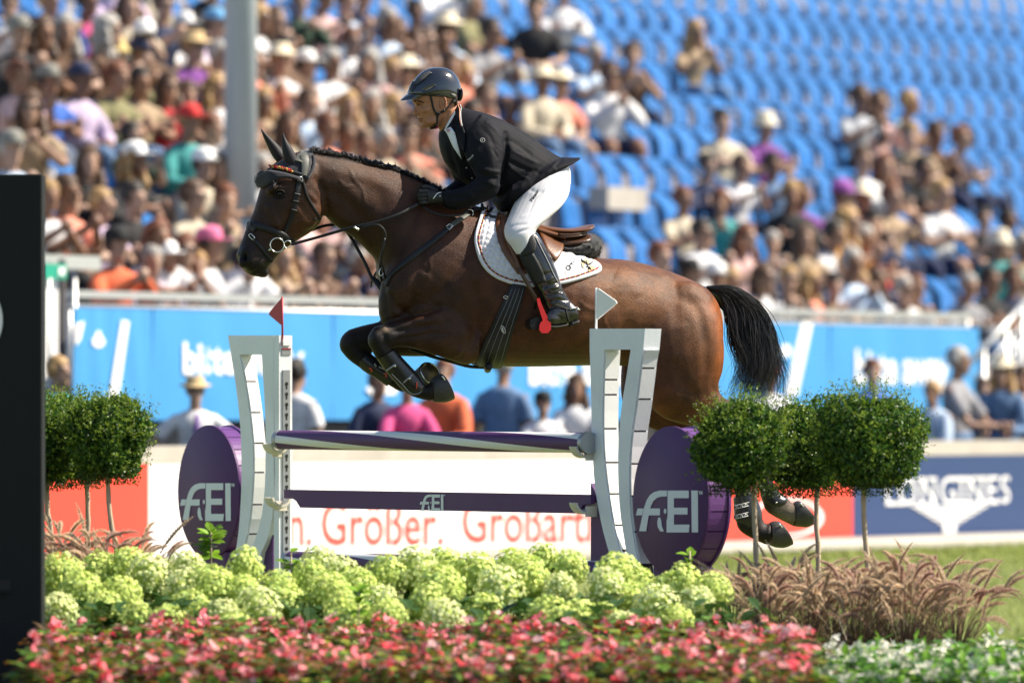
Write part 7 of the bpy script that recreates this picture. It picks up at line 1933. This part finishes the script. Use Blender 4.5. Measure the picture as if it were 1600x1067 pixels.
heads = [(92, 935), (100, 880), (128, 905), (150, 880), (160, 935), (190, 915), (196, 868), (215, 955), (232, 885), (245, 920), (262, 960), (285, 905), (290, 870), (292, 935), (318, 955), (330, 895), (352, 940), (368, 975), (376, 908), (385, 870), (402, 935), (418, 975), (432, 900), (440, 925), (478, 890), (500, 862), (512, 905), (530, 885), (548, 935), (560, 905),
         (590, 925), (605, 880), (610, 945), (640, 905), (650, 870), (668, 930), (690, 900), (695, 865), (700, 950), (728, 912), (742, 880), (760, 940), (782, 905), (800, 870), (818, 885), (835, 925), (845, 862), (855, 945), (875, 900), (893, 870), (905, 950), (922, 915), (945, 900), (950, 955), (962, 880), (985, 920), (972, 962), (1000, 895), (1022, 935), (1040, 905), (1052, 955), (1072, 900), (1088, 925), (1105, 935), (1112, 905), (355, 992), (540, 960)]
plants = {}
for i_h, (u, v) in enumerate(heads):
    if i_h % 6 == 3 and v > 895: continue
    v += 20
    Y = 36.5 - (v - 862) / 130.0 * 1.7; k = (int((u - 60) // 92), 0 if Y > 35.7 else 1); plants.setdefault(k, []).append((u, v, Y))
nth = ['first', 'second', 'third', 'fourth', 'fifth', 'sixth', 'seventh', 'eighth', 'ninth', 'tenth', 'eleventh', 'twelfth']
hi = 0
for (ku, kr), hs_ in sorted(plants.items()):
    Pm = np.mean([at(*h) for h in hs_], axis=0); base = np.array([Pm[0], Pm[1], .36])
    root = empty('hydrangea', base, f"lime green hydrangea, {nth[ku]} from the black box in the {'back' if kr == 0 else 'front'} row with {len(hs_)} flower head{'s' if len(hs_) > 1 else ''}", 'hydrangea', 'pale green hydrangeas in front of the jump')
    lb = LB(); rf = np.random.RandomState(300 + ku * 2 + kr); ms = MB()
    for h in hs_:
        p = at(*h) - base + np.array([rf.normal(0, .006), rf.normal(0, .12), 0])
        link('flower_head', HYD[hi % 7], root, p, (rf.normal(0, .25), rf.normal(0, .25), rf.uniform(0, 6.28)), rf.uniform(1.02, 1.42)); hi += 1
        st_ = np.array([p[0] * .4, p[1] * .4, 0]); ms.tube([st_ + base, base + (st_ + p) / 2 + rf.normal(0, .015, 3), base + p], .0045, 6, 8)
        for _ in range(12):
            t = rf.uniform(.35, .92); q = st_ * (1 - t) + p * t; a = rf.uniform(0, 6.28); leaf_blade(lb, q, np.array([math.cos(a), math.sin(a), rf.uniform(-.5, .5)]), np.array([0, 0, 1.0]), rf.uniform(.07, .12), rf.uniform(.04, .065), (.055, .125, .022) if rf.random() < .6 else (.09, .18, .03), .35)
    for _ in range(110):
        a = rf.uniform(0, 6.28); q = np.array([rf.normal(0, .15), rf.normal(0, .12), rf.uniform(.04, .46)]); leaf_blade(lb, q, np.array([math.cos(a), math.sin(a), rf.uniform(-.4, .5)]), np.array([0, 0, 1.0]), rf.uniform(.07, .13), rf.uniform(.04, .07), (.042, .095, .020), .3)
    link('foliage', lb.mesh('foliage', M_broad), root); obj('stems', ms, M_bark, root)
for u, v, Y, sz, lab in ((330, 838, 36.9, 1.0, 'bright green leafy shoot rising in front of the farther purple wheel'), (1078, 866, 36.7, .62, 'small bright green leafy shoot in front of the nearer purple wheel'), (560, 930, 34.9, .6, 'green leafy shoot among the hydrangeas left of the middle'), (455, 870, 36.8, .55, 'low green leafy shoot at the foot of the farther standard')):
    base = at(u, v + 60, Y); root = empty('leafy_shoot', base, lab, 'plant'); lb = LB(); rf = np.random.RandomState(int(u)); c = at(u, v, Y) - base
    ms = MB(); ms.tube([base, base + c * .6, base + c * 1.1], .004, 6)
    for k in range(int(30 * sz)):
        a = rf.uniform(0, 6.28); t = rf.uniform(.45, 1.15); leaf_blade(lb, c * t, np.array([math.cos(a), math.sin(a) * .7, rf.uniform(-.1, .9)]), np.array([0, -.5, 1.0]), rf.uniform(.06, .10) * (.5 + .5 * sz), rf.uniform(.035, .05) * (.5 + .5 * sz), (.16, .30, .015), .2)
    link('foliage', lb.mesh('foliage', M_broad), root); obj('stem', ms, M_bark, root)

# ------------------------------------------------ begonias
def beg_foliage(seed, tones):
    global rf
    rf = np.random.RandomState(seed); lb = LB()
    for _ in range(76):
        a = rf.uniform(0, 6.28); r_ = rf.uniform(.0, .10); z = rf.uniform(.03, .225) * (1 - r_ * 2.2); tone = np.array(tones[rf.randint(len(tones))])
        leaf_blade(lb, np.array([r_ * math.cos(a), r_ * math.sin(a), z]), np.array([math.cos(a + rf.normal(0, .6)), math.sin(a + rf.normal(0, .6)), rf.uniform(-.3, .6)]), np.array([0, 0, 1.0]), rf.uniform(.035, .062), rf.uniform(.032, .055), tone, .2, 4, .75)
    return lb.mesh('foliage', M_broad)
def blossom(seed, cols, sz=1.0):
    global rf
    rf = np.random.RandomState(seed); lb = LB()
    for k in range(rf.randint(4, 7)):
        c = rf.normal(0, .011, 3); nn = unit(np.array([rf.normal(0, .6), -.5 + rf.normal(0, .6), .8])); x = unit(np.cross(nn, rf.normal(0, 1, 3))); y = np.cross(nn, x); s = rf.uniform(.0095, .0155) * sz; col = np.array(cols[rf.randint(len(cols))])
        for j in range(4):
            t = j * np.pi / 2; d = math.cos(t) * x + math.sin(t) * y; big = 1.25 if j % 2 == 0 else .8
            V = np.array([c, c + d * s * .6 * big + np.cross(nn, d) * s * .6 * big + nn * s * .25, c + d * s * 1.15 * big + nn * s * .1, c + d * s * .6 * big - np.cross(nn, d) * s * .6 * big + nn * s * .25]); lb.grid(V, [(0, 1, 2, 3)], col * rf.uniform(.85, 1.15))
        lb.quads(np.array([c + nn * .003]), nn[None], x[None], .006, .005, np.array([[.65, .45, .04]]))
    return lb.mesh('blossom', M_petal)
BF = [beg_foliage(500 + i, [(.06, .09, .02), (.09, .055, .02), (.09, .18, .025), (.20, .09, .02), (.05, .09, .02), (.30, .33, .04), (.14, .27, .04)]) for i in range(4)]
BW = [beg_foliage(520 + i, [(.06, .17, .02), (.12, .30, .03), (.04, .12, .02), (.20, .38, .04)]) for i in range(3)]
PK = [blossom(540 + i, [(.92, .20, .27), (.95, .38, .44), (.84, .07, .12), (.95, .60, .62), (.94, .32, .38)]) for i in range(6)]
WH = [blossom(560 + i, [(.82, .82, .78), (.86, .84, .76)], .72) for i in range(4)]
cnt = 0
def begonia(X, Y, z, fol, blo, nb, label, group, sc_):
    root = bpy.data.objects.new('begonia', None); COL.objects.link(root); root.location = (X, Y, z); root.empty_display_size = .05; tag(root, label, 'begonia', group)
    link('foliage', fol[rf.randint(len(fol))], root, (0, 0, 0), (0, 0, rf.uniform(0, 6.28)), sc_)
    for _ in range(nb):
        a = rf.uniform(0, 6.28); r_ = rf.uniform(.01, .10); link('blossom', blo[rf.randint(len(blo))], root, (r_ * math.cos(a), r_ * math.sin(a), (.215 - r_ * .6 + rf.uniform(-.05, .02)) * sc_), (rf.normal(0, .2), rf.normal(0, .2), rf.uniform(0, 6.28)), rf.uniform(.85, 1.35))
for ri, Y in enumerate(np.arange(31.7, 34.5, .28)):
    z = .435 + (Y - 31.7) * .034
    x0, x1 = at(96 if Y < 34.1 else 112, 1000, Y)[0], at(1278, 1000, Y)[0]
    for ci, X in enumerate(np.arange(x0, x1, .185)):
        rf = np.random.RandomState(cnt + 900); cnt += 1
        begonia(X + rf.normal(0, .035), Y + rf.normal(0, .05), z, BF, PK, 4, f'pink begonia with bronze leaves, {nth[ri]} row from the front, {ordinal(ci)} from the black box', 'pink begonias along the front of the bed', rf.uniform(.85, 1.2))
for ri, Y in enumerate(np.arange(32.6, 34.9, .26)):
    x0, x1 = at(1312, 1000, Y)[0], at(1640, 1000, Y)[0]
    for ci, X in enumerate(np.arange(x0, x1, .165)):
        rf = np.random.RandomState(cnt + 900); cnt += 1
        begonia(X + rf.normal(0, .03), Y + rf.normal(0, .05), .40 + (Y - 32.6) * .02, BW, WH, 7, f'white begonia with fresh green leaves, {nth[ri]} row from the front, {ordinal(ci)} from the pink begonias', 'white begonias at the corner of the bed', rf.uniform(.85, 1.1))

# ------------------------------------------------ feathery grasses
def plume(seed):
    global rf
    rf = np.random.RandomState(seed); lb = LB(); L_ = rf.uniform(.15, .22); bend = rf.uniform(.04, .13); n = 16; t = np.linspace(0, 1, n)
    ax_ = np.stack([bend * t ** 2.0, 0 * t, L_ * t - bend * .5 * t ** 3], 1); rad = .0118 * np.sin(np.pi * np.clip(t, .06, .97) ** .75) + .0015
    k = 1000; s = rf.random(k); i = (s * (n - 1)).astype(int); P = ax_[i]; T = unit(np.gradient(ax_, axis=0))[i]; a = rf.uniform(0, 6.28, k)
    x = np.array([0, 1.0, 0]); y = np.cross(T, x); d = np.cos(a)[:, None] * x + np.sin(a)[:, None] * y; dr = unit(d + T * 1.25)
    base = np.array([.86, .71, .53]) if seed % 3 else np.array([.70, .50, .40])
    lb.quads(P, np.cross(dr, rf.normal(0, 1, (k, 3))), dr, (rad[i] * rf.uniform(1.0, 1.9, k)), 0.0022, base * rf.uniform(.72, 1.3, (k, 1)), 0)
    m = MB(); m.tube(ax_, rad * .42, 6); V, q = m.data(); lb.grid(V, [f for f in q if len(f) == 4], base * .62)
    return lb.mesh('plume', M_plume)
PL = [plume(700 + i) for i in range(7)]
def blade(lb, p, d, h, out_, wd, col):
    n = 7; t = np.linspace(0, 1, n); c = p + np.array([0, 0, 1.0]) * (h * (t - .35 * t ** 3 * (out_ / h)))[:, None] + d * (out_ * t ** 1.9)[:, None]
    x = unit(np.cross(d, (0, 0, 1.0))) * 1.0; w = (wd * (1 - t ** 2) * .5 + .0003)[:, None]
    V = np.stack([c - x * w, c + x * w], 1).reshape(-1, 3); lb.grid(V, [(2 * i, 2 * i + 1, 2 * i + 3, 2 * i + 2) for i in range(n - 1)], col)
def fountain_grass(u, Y, seed, label, hs=1.0, npl=17, droop=0.0):
    global rf
    rf = np.random.RandomState(seed); X = (u - 800) / F * Y; base = np.array([X, Y, .40])
    root = empty('fountain_grass', base, label, 'ornamental grass', 'feathery grasses at the sides of the bed'); lb = LB()
    tones = [(.075, .045, .04), (.13, .075, .06), (.05, .034, .034), (.09, .13, .03), (.26, .18, .11), (.045, .028, .032)]
    for _ in range(230):
        a = rf.uniform(0, 6.28); d = np.array([math.cos(a), math.sin(a), 0]); blade(lb, d * rf.uniform(0, .05), unit(d + np.array([droop, -.2, 0])), rf.uniform(.20, .46) * hs, rf.uniform(.08, .36), rf.uniform(.003, .006), np.array(tones[rf.randint(len(tones))]) * rf.uniform(.7, 1.4))
    for _ in range(9):
        a = rf.uniform(0, 6.28); d = np.array([math.cos(a), math.sin(a), 0]); blade(lb, d * .03, d, rf.uniform(.42, .56) * hs, rf.uniform(.02, .14), .003, np.array((.07, .035, .04)))
    link('blades', lb.mesh('blades', M_straw), root)
    ms = MB()
    for i in range(npl):
        a = rf.uniform(0, 6.28); d = np.array([math.cos(a), math.sin(a) * .7 - .2, 0]); r_ = rf.uniform(.04, .21); h = rf.uniform(.36, .52) * hs - r_ * .55
        top = d * r_ + np.array([0, 0, h]); ms.tube([base + d * .02, base + d * r_ * .45 + np.array([0, 0, h * .62]), base + top], .0016, 5, 7)
        yaw = math.atan2(d[1], d[0]) + rf.normal(0, .3); link('plume', PL[rf.randint(7)], root, top, (0, rf.uniform(.1, .95), yaw), rf.uniform(.85, 1.2))
    obj('stalks', ms, mat('grass_stalk', (.34, .25, .13), .7, .2, 40), root)
gl_ = [(1146, 36.9, 'between wheel and first tree stem'), (1192, 36.2, 'left of the first tree stem, low and dark'), (1226, 36.9, 'under the hind hooves'), (1262, 36.3, 'left of the middle tree stem'), (1302, 36.8, 'between middle and largest tree stems'), (1338, 36.1, 'just left of the largest tree stem'), (1376, 36.7, 'just right of the largest tree stem'), (1416, 36.0, 'below the winged emblem, in front'), (1450, 36.6, 'below the winged emblem, behind'), (1494, 36.2, 'second from the right end of the bed')]
for i, (u, Y, w_) in enumerate(gl_):
    fountain_grass(u, Y, 800 + i, 'feathery tan fountain grass ' + w_, 1.02 if i else .95, 44, .5 if u > 1490 else 0)
for i, (u, Y, w_) in enumerate([(92, 36.9, 'beside the black box'), (150, 36.6, 'behind the hydrangeas under the leaning stem'), (205, 36.9, 'left of the farther purple wheel')]):
    fountain_grass(u, Y, 850 + i, 'feathery tan fountain grass ' + w_, 1.38 - .05 * i, 44)

# ------------------------------------------------ black box at the edge
a_ = at(66, 272, 34.5); bx0, bx1 = a_[0] - 1.5, a_[0]
box = empty('black_box', ((bx0 + bx1) / 2, 34.9, .3), 'tall matt black box cut off by the edge of the picture', 'display box')
m = MB(); c = np.array([(bx0 + bx1) / 2, 34.9, (a_[2] + .0) / 2]); c[1] = 34.61; m.box(c, (1.5, .22, a_[2])); o = obj('casing', m, M_blackbox, box, shade=False)
bv = o.modifiers.new('b', 'BEVEL'); bv.width = .006; bv.segments = 2
m = MB(); p0, p1 = at(-60, 905, 34.495), at(17, 922, 34.495); m.box(((p0[0] + p1[0]) / 2, 34.497, (p0[2] + p1[2]) / 2), (p1[0] - p0[0], .006, abs(p1[2] - p0[2]))); obj('slot', m, M_gapshade, box, shade=False)
m = MB(); p0, p1 = at(-64, 923, 34.49), at(19, 926, 34.49); m.box(((p0[0] + p1[0]) / 2, 34.494, (p0[2] + p1[2]) / 2), (p1[0] - p0[0], .012, .008)); obj('slot_lip', m, M_blackbox, box, shade=False)
m = MB(); c = at(-66, 500, 34.492); t = np.linspace(0, 2 * np.pi, 49)[:-1]; r_ = 70 * 34.5 / F; m.prism([c + np.array([r_ * math.cos(x), 0, r_ * math.sin(x)]) for x in t], (0, .006, 0)); obj('dial', m, M_white, box, shade=False)
